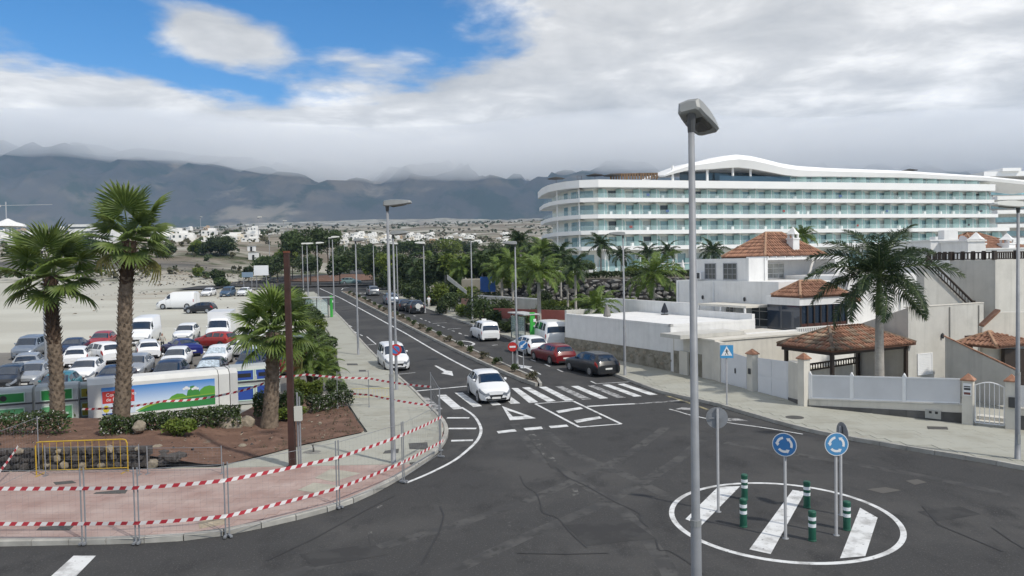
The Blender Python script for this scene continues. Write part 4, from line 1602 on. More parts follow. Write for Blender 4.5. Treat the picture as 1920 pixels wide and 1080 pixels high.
cover((1490, 783), .135, 'round iron cover on the right pavement outside the white gate', rnd=.40)
cover([(1738, 800), (1776, 801), (1778, 806), (1740, 805)], .138, 'narrow iron grating in the pavement before the plinth wall')
cover([(766, 832), (801, 830), (803, 842), (768, 843)], .138, 'large rectangular cover on the corner pavement near the kerb')
cover([(722, 846), (748, 842), (747, 850), (718, 851)], .138, 'small cover on the left pavement against the corner lamp')
cover([(768, 868), (785, 866), (786, 870), (770, 871)], .138, 'thin cover near the kerb of the corner pavement')
cover([(650, 682), (670, 682), (671, 685), (651, 685)], .138, 'long cover on the left pavement beyond the yellow barrier')
cover([(673, 694), (686, 694), (686, 697), (673, 697)], .138, 'short cover on the left pavement beyond the yellow barrier')
cover([(75, 989), (140, 985), (130, 995), (68, 995)], .138, 'dark rectangular cover on the pink paving near the kerb')
cover([(100, 905), (135, 902), (143, 906), (105, 910)], .138, 'dark cover on the pink paving behind the upper tape')
cover([(180, 924), (240, 918), (235, 926), (175, 927)], .138, 'wide dark cover in the middle of the pink paving')
cover([(590, 897), (620, 880), (676, 888), (625, 904)], .137, 'pale square of plain concrete in the pink paving near the post', M_slab, 'concrete_patch', cat='paving patch')
cover([(558, 920), (588, 906), (640, 912), (600, 926)], .137, 'pale square of plain concrete in the pink paving near the kerb', M_slab, 'concrete_patch', cat='paving patch')
cover([(372, 982), (385, 975), (425, 972), (420, 984), (374, 992)], .137, 'broken sandy patch at the edge of the pink paving', mat('sand_patch', (.36, .30, .22), 1, .3, 4), 'broken_patch', cat='paving patch')
c = G(588, 848, .13)
t = thing('stump', 'cut pipe stump sticking up from a rough grey patch of pavement', 'pipe stump', (c.x, c.y, .125))
MB().lathe([(.55, 0), (.5, .012), (.2, .02), (.06, .022)], 14).build('concrete_collar', mat('rough_grey', (.19, .185, .17), 1, .3, 5), t)
mb = MB()
mb.tube([(0, 0, 0), (0, 0, .15), (-.03, 0, .3)], .035, 8)
mb.build('pipe', M_iron, t)

# barrier tape --------------------------------------------------------------
M_tapew = mat('tape_white', (.72, .70, .69), .5)
M_taper = mat('tape_red', (.42, .03, .045), .5)


def tape(pts, label, w=.10, rep=.34, sag=.05, nm='barrier_tape'):
    """ribbon hung through points, slanted red stripes printed along it"""
    mb = MB()
    L_ = 0
    sub = []
    for a, b in zip(pts, pts[1:]):
        a, b = Vector(a), Vector(b)
        n = max(2, int((b - a).length / (rep / 4)))
        for k in range(n):
            q = a.lerp(b, k / n)
            q.z -= sag * 4 * (k / n) * (1 - k / n) * min(1, (b - a).length / 3)
            sub.append(q)
    sub.append(Vector(pts[-1]))
    acc = 0.0
    segs = []
    for a, b in zip(sub, sub[1:]):
        segs.append((acc, a, b))
        acc += (b - a).length

    def at(s):
        s = min(max(s, 0), acc - 1e-4)
        lo = 0
        for d, a, b in segs:
            if d <= s:
                lo = (d, a, b)
        d, a, b = lo
        return a.lerp(b, min(1, (s - d) / max(1e-6, (b - a).length)))
    s = 0.0
    k = 0
    while s < acc:
        e = s + rep / 2
        sl = w * .7
        tw = .35 * math.sin(s * .9 + len(pts))
        up = Vector((.15 * tw, .5 * tw, 1)).normalized() * w / 2
        mb.quad(at(s) - up, at(e) - up, at(e + sl) + up, at(s + sl) + up, k % 2)
        s = e
        k += 1
    return tag(mb.build(nm, [M_tapew, M_taper], fix=False), label, 'barrier tape', 'red and white barrier tapes')


def pz(bx, by, y):
    p = G(bx, by)
    return Vector((p.x, p.y - .04, ZT(p.x, p.y, y)))


FP = [(-150, 1022, 880), (-30, 1022, 880), (155, 1022, 868), (260, 1022, 878), (427, 1009, 866), (637, 955, 829), (757, 906, 818), (830, 857, 741)]
tape([pz(-150, 1022, 914), pz(260, 1022, 914), pz(427, 1009, 900), pz(637, 955, 857), pz(757, 906, 815), pz(830, 857, 781)], 'upper red and white tape along the kerb fence in front', sag=.02)
tape([pz(-150, 1022, 980), pz(260, 1022, 980), pz(427, 1009, 967), pz(637, 955, 914), pz(757, 906, 866), pz(832, 857, 825)], 'lower red and white tape along the kerb fence in front', sag=.02)
tape([pz(830, 857, 783), pz(832, 857, 826)], 'short tape hanging down the fence corner by the hatched bay', sag=0)
far = [(548, 900, 705), (590, 872, 703), (690, 768, 708), (812, 778, 725)]
tape([Vector((-12.2, 38.2, ZT(-12.2, 38.2, 707))), Vector((-10.6, 38.5, ZT(-10.6, 38.5, 702))), pz(693, 768, 709), pz(810, 778, 725)], 'upper tape across the pavement above the yellow barrier')
tape([Vector((-9.4, 39.2, ZT(-9.4, 39.2, 733))), pz(693, 768, 740), pz(810, 778, 760)], 'lower tape across the pavement above the yellow barrier')
tape([Vector((-20.2, 35.0, ZT(-20.2, 35, 767))), Vector((-16.0, 34.2, ZT(-16.0, 34.2, 752))), Vector((-13.4, 35.5, ZT(-13.4, 35.5, 737))), Vector((-11.4, 35.4, ZT(-11.4, 35.4, 712)))], 'tape crossing in front of the picture banner to the short palm', sag=.1)
tape([Vector((-17.5, 26.4, ZT(-17.5, 26.4, 835))), Vector((-17.1, 24.3, ZT(-17.1, 24.3, 905))), Vector((-17.0, 21.2, ZT(-17.0, 21.2, 975)))], 'loose tape slanting down at the left end of the yellow barrier', sag=.1)
tape([Vector((-18.9, 27.0, ZT(-18.9, 27, 850))), Vector((-18.2, 22.6, ZT(-18.2, 22.6, 905)))], 'loose tape slanting down at the left picture edge', sag=.1)

# mesh fence panels ---------------------------------------------------------
def fence_panel(a, b, h, label, grp='wire mesh fence panels round the works', z=0.05):
    a, b = Vector(a), Vector(b)
    d = b - a
    L_ = d.length
    t = thing('fence_panel', label, 'fence', (a.x, a.y, gz(a.y) + z), math.atan2(d.y, d.x), grp)
    for x in (.02, L_ - .02):
        mb = MB()
        mb.tube([(x, 0, 0), (x, 0, h)], .019, 8)
        mb.build('post', M_galv, t)
        MB().box((x, 0, .015), (.07, .26, .05)).build('foot', M_galv, t)
    for zz in (.15, h - .06):
        mb = MB()
        mb.tube([(.02, 0, zz), (L_ - .02, 0, zz)], .008, 5)
        mb.build('rail', M_galv, t)
    mb = MB()
    n = int(L_ / .16)
    for k in range(1, n):
        x = L_ * k / n
        mb.tube([(x, 0, .15), (x, 0, h - .06)], .0015, 3, cap=False)
    for k in range(1, 8):
        zz = .15 + (h - .21) * k / 8
        mb.tube([(.02, 0, zz), (L_ - .02, 0, zz)], .0015, 3, cap=False)
    mb.build('wire_mesh', M_galv, t, kind='stuff', fix=False)
    return t


GP = [G(x, y) for x, y in ((-120, 1022), (158, 1022), (258, 1021), (427, 1009), (635, 954), (757, 906), (828, 858))]
GP = [Vector((p.x, p.y, 0)) for p in GP]
LB = ['fence panel at the bottom left picture edge', 'narrow fence panel at the left over the pink paving', 'fence panel over the pink paving behind both tapes', 'fence panel along the kerb where the pink paving ends',
      'fence panel along the kerb before the corner lamp', 'fence panel at the corner by the hatched road bay']
for a, b, lb in zip(GP, GP[1:], LB):
    d = (b - a).normalized() * .03
    fence_panel(a + d, b - d, 2.03, lb)
Q = [Vector((-2.95, 29.3, 0)), Vector((-3.2, 32.3, 0)), Vector((-4.1, 37.0, 0))]
fence_panel(Q[0], Q[1], 2.0, 'fence panel turning along the kerb by the zebra crossing')
fence_panel(Q[1], Q[2], 2.0, 'last fence panel along the kerb nearest the stop line')
a, b = G(693, 768), G(640, 770)
fence_panel((a.x, a.y, 0), (b.x - .2, b.y, 0), 1.9, 'fence panel across the pavement by the flowering hedge', z=.12)
fence_panel((-17.3, 27.2, 0), (-16.9, 21.0, 0), 2.0, 'fence panel running back from the kerb at the left edge', z=.12)
fence_panel((-18.7, 26.9, 0), (-18.4, 22.0, 0), 2.0, 'second fence panel running back at the left edge', z=.12)
fence_panel((-16.6, 26.4, 0), (-13.2, 26.3, 0), 1.1, 'low grey fence panel lying before the stone wall', z=.12)
fence_panel((-13.0, 26.4, 0), (-10.3, 26.3, 0), 1.0, 'low wire panel at the end of the stone wall', z=.12)

# yellow barriers ------------------------------------------------------------
M_yel = mat('barrier_yellow', (.46, .30, .025), .45, .15, 6)


def barrier(c, L_, h, rz, label, m):
    t = thing('crowd_barrier', label, 'barrier', c, rz, 'yellow crowd barriers')
    mb = MB()
    r = .024
    f = .16
    mb.tube([(0, 0, 0), (0, 0, h - .14), (.05, 0, h - .03), (.15, 0, h), (L_ - .15, 0, h), (L_ - .05, 0, h - .03), (L_, 0, h - .14), (L_, 0, 0)], r, 8)
    mb.build('frame', m, t)
    MB().tube([(0, 0, f), (L_, 0, f)], .018, 6).build('lower_rail', m, t)
    n = 13
    me = MB().tube([(0, 0, f), (0, 0, h)], .010, 5).mesh('bar', m)
    for k in range(1, n):
        link('bar', me, t, (L_ * k / n, 0, 0))
    for x in (.12, L_ - .12):
        MB().box((x, 0, .01), (.05, .55, .02)).build('foot', m, t)
    return t


a, b = Vector((-17.0, 26.55)), Vector((-13.85, 26.75))
barrier((a.x, a.y, .13), (b - a).length, ZT(-14.8, 26.6, 826) - .13, math.atan2(b.y - a.y, b.x - a.x), 'bright yellow barrier in front of the dark stone wall', M_yel)
a, b = G(657, 755), G(734, 754)
barrier((a.x, a.y, .13), b.x - a.x, ZT(a.x, a.y, 729) - .13, 0, 'pale yellow barrier across the left pavement by the lamp', mat('barrier_pale_yellow', (.55, .50, .26), .5))
# ================================================================ plants
ML_fan = leaf_mat('fan_palm_leaf', (.060, .105, .022), (.15, .20, .05))
ML_fandry = leaf_mat('fan_palm_leaf_yellowed', (.12, .13, .03), (.20, .17, .055))
ML_feather = leaf_mat('feather_palm_leaf', (.030, .055, .024), (.065, .10, .036))
ML_bright = leaf_mat('bright_palm_leaf', (.07, .125, .022), (.17, .23, .05))
ML_bush = leaf_mat('shrub_leaf', (.036, .062, .02), (.085, .12, .038))
ML_lime = leaf_mat('lime_shrub_leaf', (.085, .13, .02), (.17, .21, .04))
ML_tree = leaf_mat('tree_leaf', (.030, .050, .018), (.07, .095, .032))
ML_dry = leaf_mat('dry_scrub_leaf', (.07, .075, .04), (.13, .115, .07))
M_trunk = mat('palm_trunk_fibre', (.135, .10, .07), .95, .45, 5, bump=.6, bscale=18, col2=(.24, .185, .135))
M_trunkdark = mat('palm_trunk_dark_fibre', (.06, .038, .024), .95, .4, 6, bump=.6, bscale=18)
M_royal = mat('royal_palm_trunk', (.33, .31, .28), .85, .2, 3, bump=.2)
M_crownshaft = mat('green_crownshaft', (.075, .11, .022), .5, .2, 3)
M_bark = mat('tree_bark', (.09, .07, .05), .95, .3, 6, bump=.4)
M_petiole = mat('leaf_stalk', (.11, .15, .045), .6, .2, 4)


def fan_frond(seed, pet=.95, r=1.05, droop=.35, n=26):
    """stalk along +x then a pleated fan whose finger tips hang"""
    rn = random.Random(seed)
    mb = MB()
    mb.tube([(0, 0, 0), (pet * .5, 0, .03), (pet, 0, 0)], [.028, .02, .014], 5, m=1)
    for k in range(n):
        a = math.radians(-128 + 256 * k / (n - 1)) + rn.uniform(-.03, .03)
        l = r * (1 - .22 * abs(a) / 2.2) * rn.uniform(.86, 1.06)
        da = math.radians(128 / n) * 1.05
        c = Vector((pet, 0, 0))
        cup = .16 * math.cos(a) - .05
        pl = .03

        def pt(q, aa, dz=0.0):
            drp = -droop * max(0, q - .45) ** 1.6 * 1.9 * l
            return c + Vector((math.cos(aa) * q * l * (1 - .12 * droop * q), math.sin(aa) * q * l, cup * q * (1 - q) * 2 + drp + dz))
        qs = (0.02, .3, .58, .82, 1.0)
        ws = (.3, 1.0, .95, .45, .02)
        L_ = [pt(q, a - da * w, -pl * w) for q, w in zip(qs, ws)]
        M_ = [pt(q, a, pl * w * .5) for q, w in zip(qs, ws)]
        R_ = [pt(q, a + da * w, -pl * w) for q, w in zip(qs, ws)]
        vs = L_ + M_ + R_
        fs = []
        for i in range(4):
            fs += [(i, i + 1, 6 + i, 5 + i), (5 + i, 6 + i, 11 + i, 10 + i)]
        mb.add(vs, fs)
    return mb


def feather_frond(seed, L_=3.0, arch=1.1, nl=34, leaf=.55, wid=.05, plume=0.5, ndir=2):
    rn = random.Random(seed)
    mb = MB()
    pts = []
    n = 12
    for i in range(n + 1):
        s = i / n
        th = arch * s * s * .9 + .0 * s
        pts.append(s)
    P = [Vector((0, 0, 0))]
    ang = 0.0
    for i in range(n):
        ang = -arch * ((i + .5) / n) ** 1.4
        P.append(P[-1] + Vector((math.cos(ang), 0, math.sin(ang))) * L_ / n)
    mb.tube(P, [.03 * (1 - .85 * i / n) + .004 for i in range(n + 1)], 4, m=1)
    for k in range(nl):
        s = .10 + .90 * k / nl
        f = s * n
        i = min(int(f), n - 1)
        p = P[i].lerp(P[i + 1], f - i)
        t = (P[i + 1] - P[i]).normalized()
        up = Vector((-t.z, 0, t.x))
        ll = leaf * (math.sin(PI * min(1, s * .9 + .12)) ** .6) * rn.uniform(.85, 1.1)
        for sd in (-1, 1):
            e = rn.uniform(-.3, .8) * plume
            d = (Vector((0, sd, 0)) * .85 + t * (.45 + .3 * s) + up * e).normalized()
            m1 = p + d * ll * .55
            m2 = p + d * ll + Vector((0, 0, -1)) * ll * rn.uniform(.25, .6)
            w = t * wid * .5
            mb.add([p - w * .6, p + w * .6, m1 + w, m1 - w, m2], ((0, 1, 2, 3), (3, 2, 4)))
    return mb


def fan_meshes(tagname, mats, seeds, **k):
    return [fan_frond(s, **k).mesh('frond', mats, fix=False) for s in seeds]


FAN = fan_meshes('fan', [ML_fan, M_petiole], (1, 2, 3), droop=.22) + fan_meshes('fan', [ML_fan, M_petiole], (4, 5), droop=.5)
FANB = fan_meshes('fanb', [ML_bright, M_petiole], (6, 7, 8), droop=.25)
FANDRY = fan_meshes('fandry', [ML_fandry, M_petiole], (9,), droop=.7)
mat_dark = leaf_mat('royal_palm_leaf', (.022, .042, .018), (.05, .078, .03))
ROY = [feather_frond(s, 3.1, 1.2, 70, .66, .06, .95).mesh('frond', [mat_dark, M_petiole], fix=False) for s in (11, 12, 13)]
ROYG = [feather_frond(s, 2.9, 1.35, 32, .62, .13, .6).mesh('frond', [ML_bright, M_petiole], fix=False) for s in (14, 15)]
ROYD = [feather_frond(s, 2.9, 1.35, 32, .62, .13, .6).mesh('frond', [ML_feather, M_petiole], fix=False) for s in (16, 17)]
DATE = [feather_frond(s, 2.0, 1.5, 62, .34, .03, .3).mesh('frond', [ML_bright, M_petiole], fix=False) for s in (18, 19, 20)]


def put_frond(me, parent, z, az, el, sc=1.0, roll=0.0, x=0, y=0):
    o = link('frond', me, parent, (x, y, z))
    o.rotation_euler = (Matrix.Rotation(az, 3, 'Z') @ Matrix.Rotation(-el, 3, 'Y') @ Matrix.Rotation(roll, 3, 'X')).to_euler()
    o.scale = (sc, sc, sc)
    return o


def fan_trunk(h, r0, r1, seed, dark_from):
    rn = random.Random(seed)
    mb = MB()
    n, rows = 16, int(h / .16)
    vs, fs = [], []
    for i in range(rows + 1):
        z = h * i / rows
        r = lerp(r0, r1, min(1, z / h)) * (1 + .25 * math.exp(-z * 1.6))
        for k in range(n):
            a = 2 * PI * k / n
            rr = r * (1 + rn.uniform(-.07, .07))
            vs.append((rr * math.cos(a) + .05 * math.sin(z * .8), rr * math.sin(a), z))
    for i in range(rows):
        for k in range(n):
            a, b = i * n + k, i * n + (k + 1) % n
            fs.append((a, b, b + n, a + n))
    for f in fs:
        mb.f.append(f)
        mb.m.append(1 if vs[f[0]][2] > dark_from + rn.uniform(-.3, .3) else 0)
    mb.v = vs
    # cut leaf bases in a spiral
    st = MB()
    k = 0
    z = .8
    while z < h:
        a = k * 2.39996
        r = lerp(r0, r1, z / h) * .97
        c = Vector((r * math.cos(a) + .05 * math.sin(z * .8), r * math.sin(a), z))
        o = Vector((math.cos(a), math.sin(a), 0))
        t = Vector((-o.y, o.x, 0))
        l = rn.uniform(.05, .11) + (.05 if z > dark_from else 0)
        b = o * l + Vector((0, 0, l * 1.1))
        st.add([c - t * .06, c + t * .06, c + b + t * .02, c + b - t * .02, c - t * .05 - Vector((0, 0, .08)), c + t * .05 - Vector((0, 0, .08))],
               ((0, 1, 2, 3), (4, 5, 1, 0), (5, 4, 3, 2), (0, 3, 4), (1, 5, 2)), 1 if z > dark_from else 0)
        z += .024
        k += 1
    return mb, st


def fan_palm(c, h, r0, r1, label, nf, sc, seed, meshes, dark=99, top=1.0, lean=0.0):
    rn = random.Random(seed)
    t = thing('fan_palm', label, 'palm tree', c, 0, 'fan palms by the works')
    t.rotation_euler = (0, lean, 0)
    mb, st = fan_trunk(h, r0, r1, seed, dark)
    mb.build('trunk', [M_trunk, M_trunkdark], t, smooth=True)
    st.build('leaf_bases', [M_trunk, M_trunkdark], t, kind='stuff', fix=False)
    for k in range(nf):
        u = (k + .5) / nf
        el = math.radians(lerp(86, -48, u ** .85))
        az = k * 2.39996 + rn.uniform(-.25, .25)
        me = meshes[rn.randrange(len(meshes))] if u < .9 else (FANDRY[0] if rn.random() < .5 else meshes[0])
        put_frond(me, t, h - .05 + .25 * (1 - u), az, el, sc * rn.uniform(.88, 1.1) * (top if u < .25 else 1), rn.uniform(-.4, .4), .1 * math.cos(az), .1 * math.sin(az))
    return t


p = G(108, 815)
fan_palm((p.x, p.y, .4), ZT(p.x, p.y, 518) - .4, .29, .25, 'leftmost fan palm with a wide low crown over the car park', 24, 1.16, 3, FAN[:3] + FANB[:1], dark=3.8, top=1.15)
p = G(226, 815)
fan_palm((p.x, p.y, .4), ZT(p.x, p.y, 450) - .4, .33, .26, 'tallest fan palm with a bare scaly trunk before the picture banner', 22, 1.1, 5, FAN[:3], dark=6.4, top=1.2, lean=.085)
p = G(505, 806)
fan_palm((p.x, p.y, .14), ZT(p.x, p.y, 622) - .14, .33, .27, 'short fan palm with a thick trunk left of the brown post', 30, 1.08, 8, FANB + FAN[3:4], dark=9, lean=.07)
# pygmy date palm
p = Vector((-12.0, 44.3, .1))
t = thing('date_palm', 'low arching feather palm beside the left pavement', 'palm tree', (p.x, p.y, p.z))
rn = random.Random(4)
for (dx, dy, hh, nf) in ((-.3, 0, 1.4, 24), (.55, .1, 1.0, 20), (.0, .3, 2.2, 24)):
    mb = MB()
    mb.tube([(0, 0, 0), (dx * .5, dy * .5, hh * .6), (dx, dy, hh)], [.12, .10, .09], 8)
    mb.build('trunk', M_trunkdark, t)
    for k in range(nf):
        u = (k + .5) / nf
        put_frond(DATE[k % 3], t, hh, k * 2.39996 + dx, math.radians(lerp(82, 5, u)), rn.uniform(.85, 1.1), 0, dx, dy)


def royal(c, h, r, label, group, nf=17, sc=1.0, seed=0, meshes=None, shaft=1.3, rings=False, lean=0.0, gmat=None):
    rn = random.Random(seed)
    t = thing('royal_palm', label, 'palm tree', c, rn.uniform(0, 6), group)
    hs = h - shaft
    prof = [(r * 1.25, 0), (r * 1.1, h * .08), (r * 1.02, h * .3), (r * .92, hs * .8), (r * .8, hs)]
    MB().lathe(prof, 12).build('trunk', M_royal, t, smooth=True)
    MB().lathe([(r * .80, hs), (r * .86, hs + shaft * .15), (r * .62, hs + shaft * .7), (r * .35, h)], 12).build('crownshaft', M_crownshaft, t, smooth=True)
    if rings:
        z = .3
        rg = MB()
        while z < hs:
            rr = interp([(b, a) for a, b in prof], z)
            rg.lathe([(rr * 1.0, z), (rr * 1.025, z + .012), (rr * 1.0, z + .024)], 12)
            z += .14
        rg.build('leaf_scar_rings', M_royal, t, kind='stuff')
    for k in range(nf):
        u = (k + .5) / nf
        el = math.radians(lerp(80, -28, u ** .9)) + rn.uniform(-.12, .12)
        put_frond(meshes[k % len(meshes)], t, h - .12, k * 2.39996 + rn.uniform(-.2, .2), el, sc * rn.uniform(.85, 1.1), rn.uniform(-.5, .5))
    return t


p = AT(1649, 700, 37.5)
royal((p.x, p.y, .3), ZT(p.x, p.y, 512) - .3, .21, 'large royal palm with dark plumed crown before the tiled pergola', 'royal palms', 26, 1.2, 2, ROY, shaft=2.1, rings=True)
RP = [(1012, 640, 508, 74, .20, 1.0, 'royal palm with a thick pale trunk right behind the bus shelter', 1), (942, 610, 505, 92, .14, 1.0, 'thin royal palm between the bus shelter and the hedge', 1),
      (1080, 600, 497, 82, .13, .8, 'royal palm behind the white terrace wall', 0), (1127, 513, 458, 130, .16, 1.15, 'tall palm standing on the stone terrace before the hotel corner', 0),
      (1215, 510, 472, 135, .13, .95, 'small palm on the hotel terrace, left of a pair', 0), (1252, 510, 470, 135, .13, .95, 'small palm on the hotel terrace, right of a pair', 0),
      (1335, 500, 470, 130, .13, 1.05, 'palm on the hotel terrace right of the near lamp pole', 0), (1165, 512, 478, 120, .12, .8, 'short palm on the hotel terrace left of the pair', 0),
      (1505, 470, 440, 100, .15, .8, 'palm crown showing behind the tiled roof chimney', 1), (1226, 575, 512, 84, .16, 1.35, 'broad green palm growing at the foot of the stone wall', 1),
      (1052, 560, 478, 95, .13, 1.0, 'dark palm in front of the hotel corner', 0), (1020, 550, 468, 100, .13, .9, 'palm left of the hotel corner', 1), (978, 560, 452, 110, .18, 1.15, 'tallest palm left of the hotel corner', 0),
      (962, 585, 492, 88, .13, 1.0, 'palm leaning over the blue panel', 1), (905, 560, 486, 112, .14, 1.0, 'palm beside the avenue lamp and the blue panel', 0), (868, 560, 500, 112, .14, 1.0, 'palm among the shrubs left of the blue panel', 1),
      (836, 560, 494, 118, .14, 1.0, 'slim palm in the row behind the dark parked cars', 0), (812, 545, 488, 130, .14, 1.0, 'palm in the row behind the dark parked cars, farther back', 1),
      (778, 545, 500, 128, .14, .9, 'palm behind the yellow cross lamp', 0), (765, 540, 492, 138, .14, 1.0, 'slender palm right of the two corner lamps', 0), (1065, 590, 515, 86, .12, .8, 'young palm behind the green shelter post', 1),
      (1120, 600, 572, 64, .16, .8, 'low cycad like palm behind the white garden wall', 1), (1322, 620, 602, 60, .08, .32, 'small potted palm on the white terrace', 1), (745, 535, 497, 150, .14, 1.0, 'palm far along the right pavement', 0),
      (720, 530, 492, 158, .14, 1.0, 'palm near the far roundabout exit', 0)]
for i, (x, yb, yt, Y, r, sc, lb, g) in enumerate(RP):
    q = AT(x, yb, Y)
    zb = max(q.z, gz(Y)) if Y < 125 and x < 1100 else q.z
    zt = ZT(q.x, q.y, yt)
    royal((q.x, q.y, zb), zt - zb, r, lb, 'palms round the hotel garden', 18, sc * 1.08, 30 + i, ROYG if g else ROYD, shaft=min(1.1, (zt - zb) * .3))


# leafy shrubs and trees ------------------------------------------------------
def leaf_cloud(n, size, vol, seed, shell=.55, flower=0, up=.3):
    """n small leaf faces through a volume; vol(rn) gives a point"""
    rn = random.Random(seed)
    mb = MB()
    for k in range(n):
        c = vol(rn)
        a = Vector((rn.gauss(0, 1), rn.gauss(0, 1), rn.gauss(0, 1) * .8)).normalized()
        b = a.cross(Vector((rn.gauss(0, 1), rn.gauss(0, 1), rn.gauss(0, 1)))).normalized()
        s = size * rn.uniform(.6, 1.3)
        m = 1 if flower and rn.random() < flower else 0
        if m:
            s *= .55
        mb.add([c - a * s, c + b * s * .42, c + a * s, c - b * s * .42], ((0, 1, 2, 3),), m)
    return mb


def lumpy(rx, ry, rz, seed, nl=7, base=0.0):
    """uneven crown made of a few overlapping lobes"""
    r0 = random.Random(seed)
    lob = [(Vector((r0.uniform(-.55, .55) * rx, r0.uniform(-.55, .55) * ry, base + rz * (1 + r0.uniform(-.45, .5)))), r0.uniform(.38, .62)) for _ in range(nl)]

    def f(rn):
        c, s = lob[rn.randrange(nl)]
        d = Vector((rn.gauss(0, 1), rn.gauss(0, 1), rn.gauss(0, 1))).normalized() * (rn.random() ** .33)
        return c + Vector((d.x * rx * s, d.y * ry * s, d.z * rz * s))
    return f


def hedge_vol(L_, w, h):
    def f(rn):
        x = rn.uniform(0, L_)
        t = .78 + .22 * noise.noise(Vector((x * 1.4, w, 0))) + .1 * rn.random()
        z = h * t * rn.random() ** .55
        return Vector((x, (rn.random() - .5) * w * (1.1 - .3 * z / h), max(.02, z)))
    return f


M_flower = mat('pale_flowers', (.44, .43, .41), .8)


def hedge(a, b, w, h, label, n=3000, size=.09, m=None, flower=0, z=0.0, nm='hedge', cat='hedge', grp=None):
    d = Vector((b[0] - a[0], b[1] - a[1]))
    t = thing(nm, label, cat, (a[0], a[1], z), math.atan2(d.y, d.x), grp)
    leaf_cloud(n, size, hedge_vol(d.length, w, h), len(label) + n, flower=flower).build('foliage', [m or ML_bush, M_flower], t, fix=False)
    st = MB()
    rn = random.Random(n)
    for k in range(int(d.length / .35)):
        x = .17 + k * .35
        st.tube([(x, 0, 0), (x + rn.uniform(-.1, .1), rn.uniform(-.1, .1), h * .8)], .016, 4)
    st.build('stems', M_bark, t, kind='stuff')
    return t


def bush(c, rx, ry, rz, label, n=900, size=.12, m=None, seed=0, flower=0, nm='shrub', cat='shrub', grp='garden shrubs', nl=7):
    t = thing(nm, label, cat, c, 0, grp)
    leaf_cloud(n, size, lumpy(rx, ry, rz, seed, nl), seed + 50, flower=flower).build('foliage', [m or ML_bush, M_flower], t, fix=False)
    st = MB()
    rn = random.Random(seed)
    for k in range(5):
        st.tube([(0, 0, -.1), (rn.uniform(-.3, .3) * rx, rn.uniform(-.3, .3) * ry, rz * 1.1)], .02, 4)
    st.build('stems', M_bark, t, kind='stuff')
    return t


def tree(c, h, rx, rz, label, n=1500, size=.25, m=None, seed=0, grp='trees along the avenue', r=.14, nl=9):
    t = thing('tree', label, 'tree', c, 0, grp)
    rn = random.Random(seed)
    tb = MB()
    tb.tube([(0, 0, -.2), (.05, 0, h * .3), (-.03, .05, h * .6), (0, 0, h * .8)], [r, r * .8, r * .6, r * .25], 8)
    for k in range(5):
        a = k * 1.3 + rn.random()
        tb.tube([(0, 0, h * (.35 + .06 * k)), (math.cos(a) * rx * .4, math.sin(a) * rx * .4, h * .65), (math.cos(a) * rx * .7, math.sin(a) * rx * .7, h * .85)], [r * .4, r * .25, r * .1], 5)
    tb.build('trunk', M_bark, t)
    leaf_cloud(n, size, lumpy(rx, rx, rz, seed, nl, base=h - rz * 2.0), seed + 9).build('crown', m or ML_tree, t, fix=False)
    return t


# near left: flowering hedge before the banner, tufts, boulders
hedge((-24.0, 31.7), (-18.6, 31.3), .9, 1.15, 'hedge of dark leaves left of the tallest palm trunk', 2200, z=.5, flower=.16, grp='hedges by the car park')
hedge((-17.2, 31.1), (-12.2, 33.4), .9, 1.05, 'flowering hedge under the picture banner', 5200, z=.35, flower=.22, grp='hedges by the car park')
hedge((-12.4, 35.7), (-10.2, 36.3), .9, 1.4, 'loose green hedge behind the trunk of the short palm', 2400, z=.14, grp='hedges by the car park')
hedge((-10.1, 36.9), (-8.5, 39.1), .7, .95, 'pale flowering hedge at the corner of the left pavement', 2600, z=.14, flower=.24, grp='hedges by the car park')
hedge((-12.3, 41.3), (-10.6, 41.6), .9, 1.25, 'clipped bright green hedge behind the fence post', 2600, m=ML_lime, z=.0, grp='hedges by the car park')
bush((-9.75, 41.3, 0), .75, .75, .62, 'round dark green bush at the pavement edge by the low feather palm', 1500, .09, ML_bush, 3)
bush((-25.5, 31.2, .4), 1.6, .7, .5, 'dark bush below the green recycling bins', 1500, .10, ML_bush, 5)
bush((-13.7, 30.7, .4), .75, .65, .45, 'leafy tuft on the red soil in front of the flowering hedge', 1100, .10, ML_lime, 6)
bush((-10.6, 35.3, .14), 1.1, .6, .4, 'low green tuft at the foot of the short palm', 900, .09, ML_lime, 7)
M_rock = mat('pale_boulder', (.25, .215, .165), .95, .25, 2, bump=.6, bscale=8)
M_lava = mat('dark_lava_stone', (.055, .050, .048), .95, .35, 3, bump=.7, bscale=9, rnd=.25)


def rock_mesh(seed, m, nm='rock', flat=.7, sub=2):
    bm = bmesh.new()
    bmesh.ops.create_icosphere(bm, subdivisions=sub, radius=1)
    for v in bm.verts:
        k = noise.noise(v.co * 1.3 + Vector((seed * 3.1, 0, 0))) * .34 + noise.noise(v.co * 3.1 + Vector((0, seed, 0))) * .14
        v.co *= 1 + k
        v.co.z *= flat
    me = bpy.data.meshes.new(nm)
    bm.to_mesh(me)
    bm.free()
    me.materials.append(m)
    return me


def boulder(px, s, label, seed, m=M_rock, z=.1, grp='boulders in the soil bed'):
    p = G(*px)
    o = link('boulder', rock_mesh(seed, m, 'boulder', .85), None, (p.x, p.y, z + s * .45), seed)
    o.scale = (s, s * .9, s)
    return tag(o, label, 'boulder', grp)


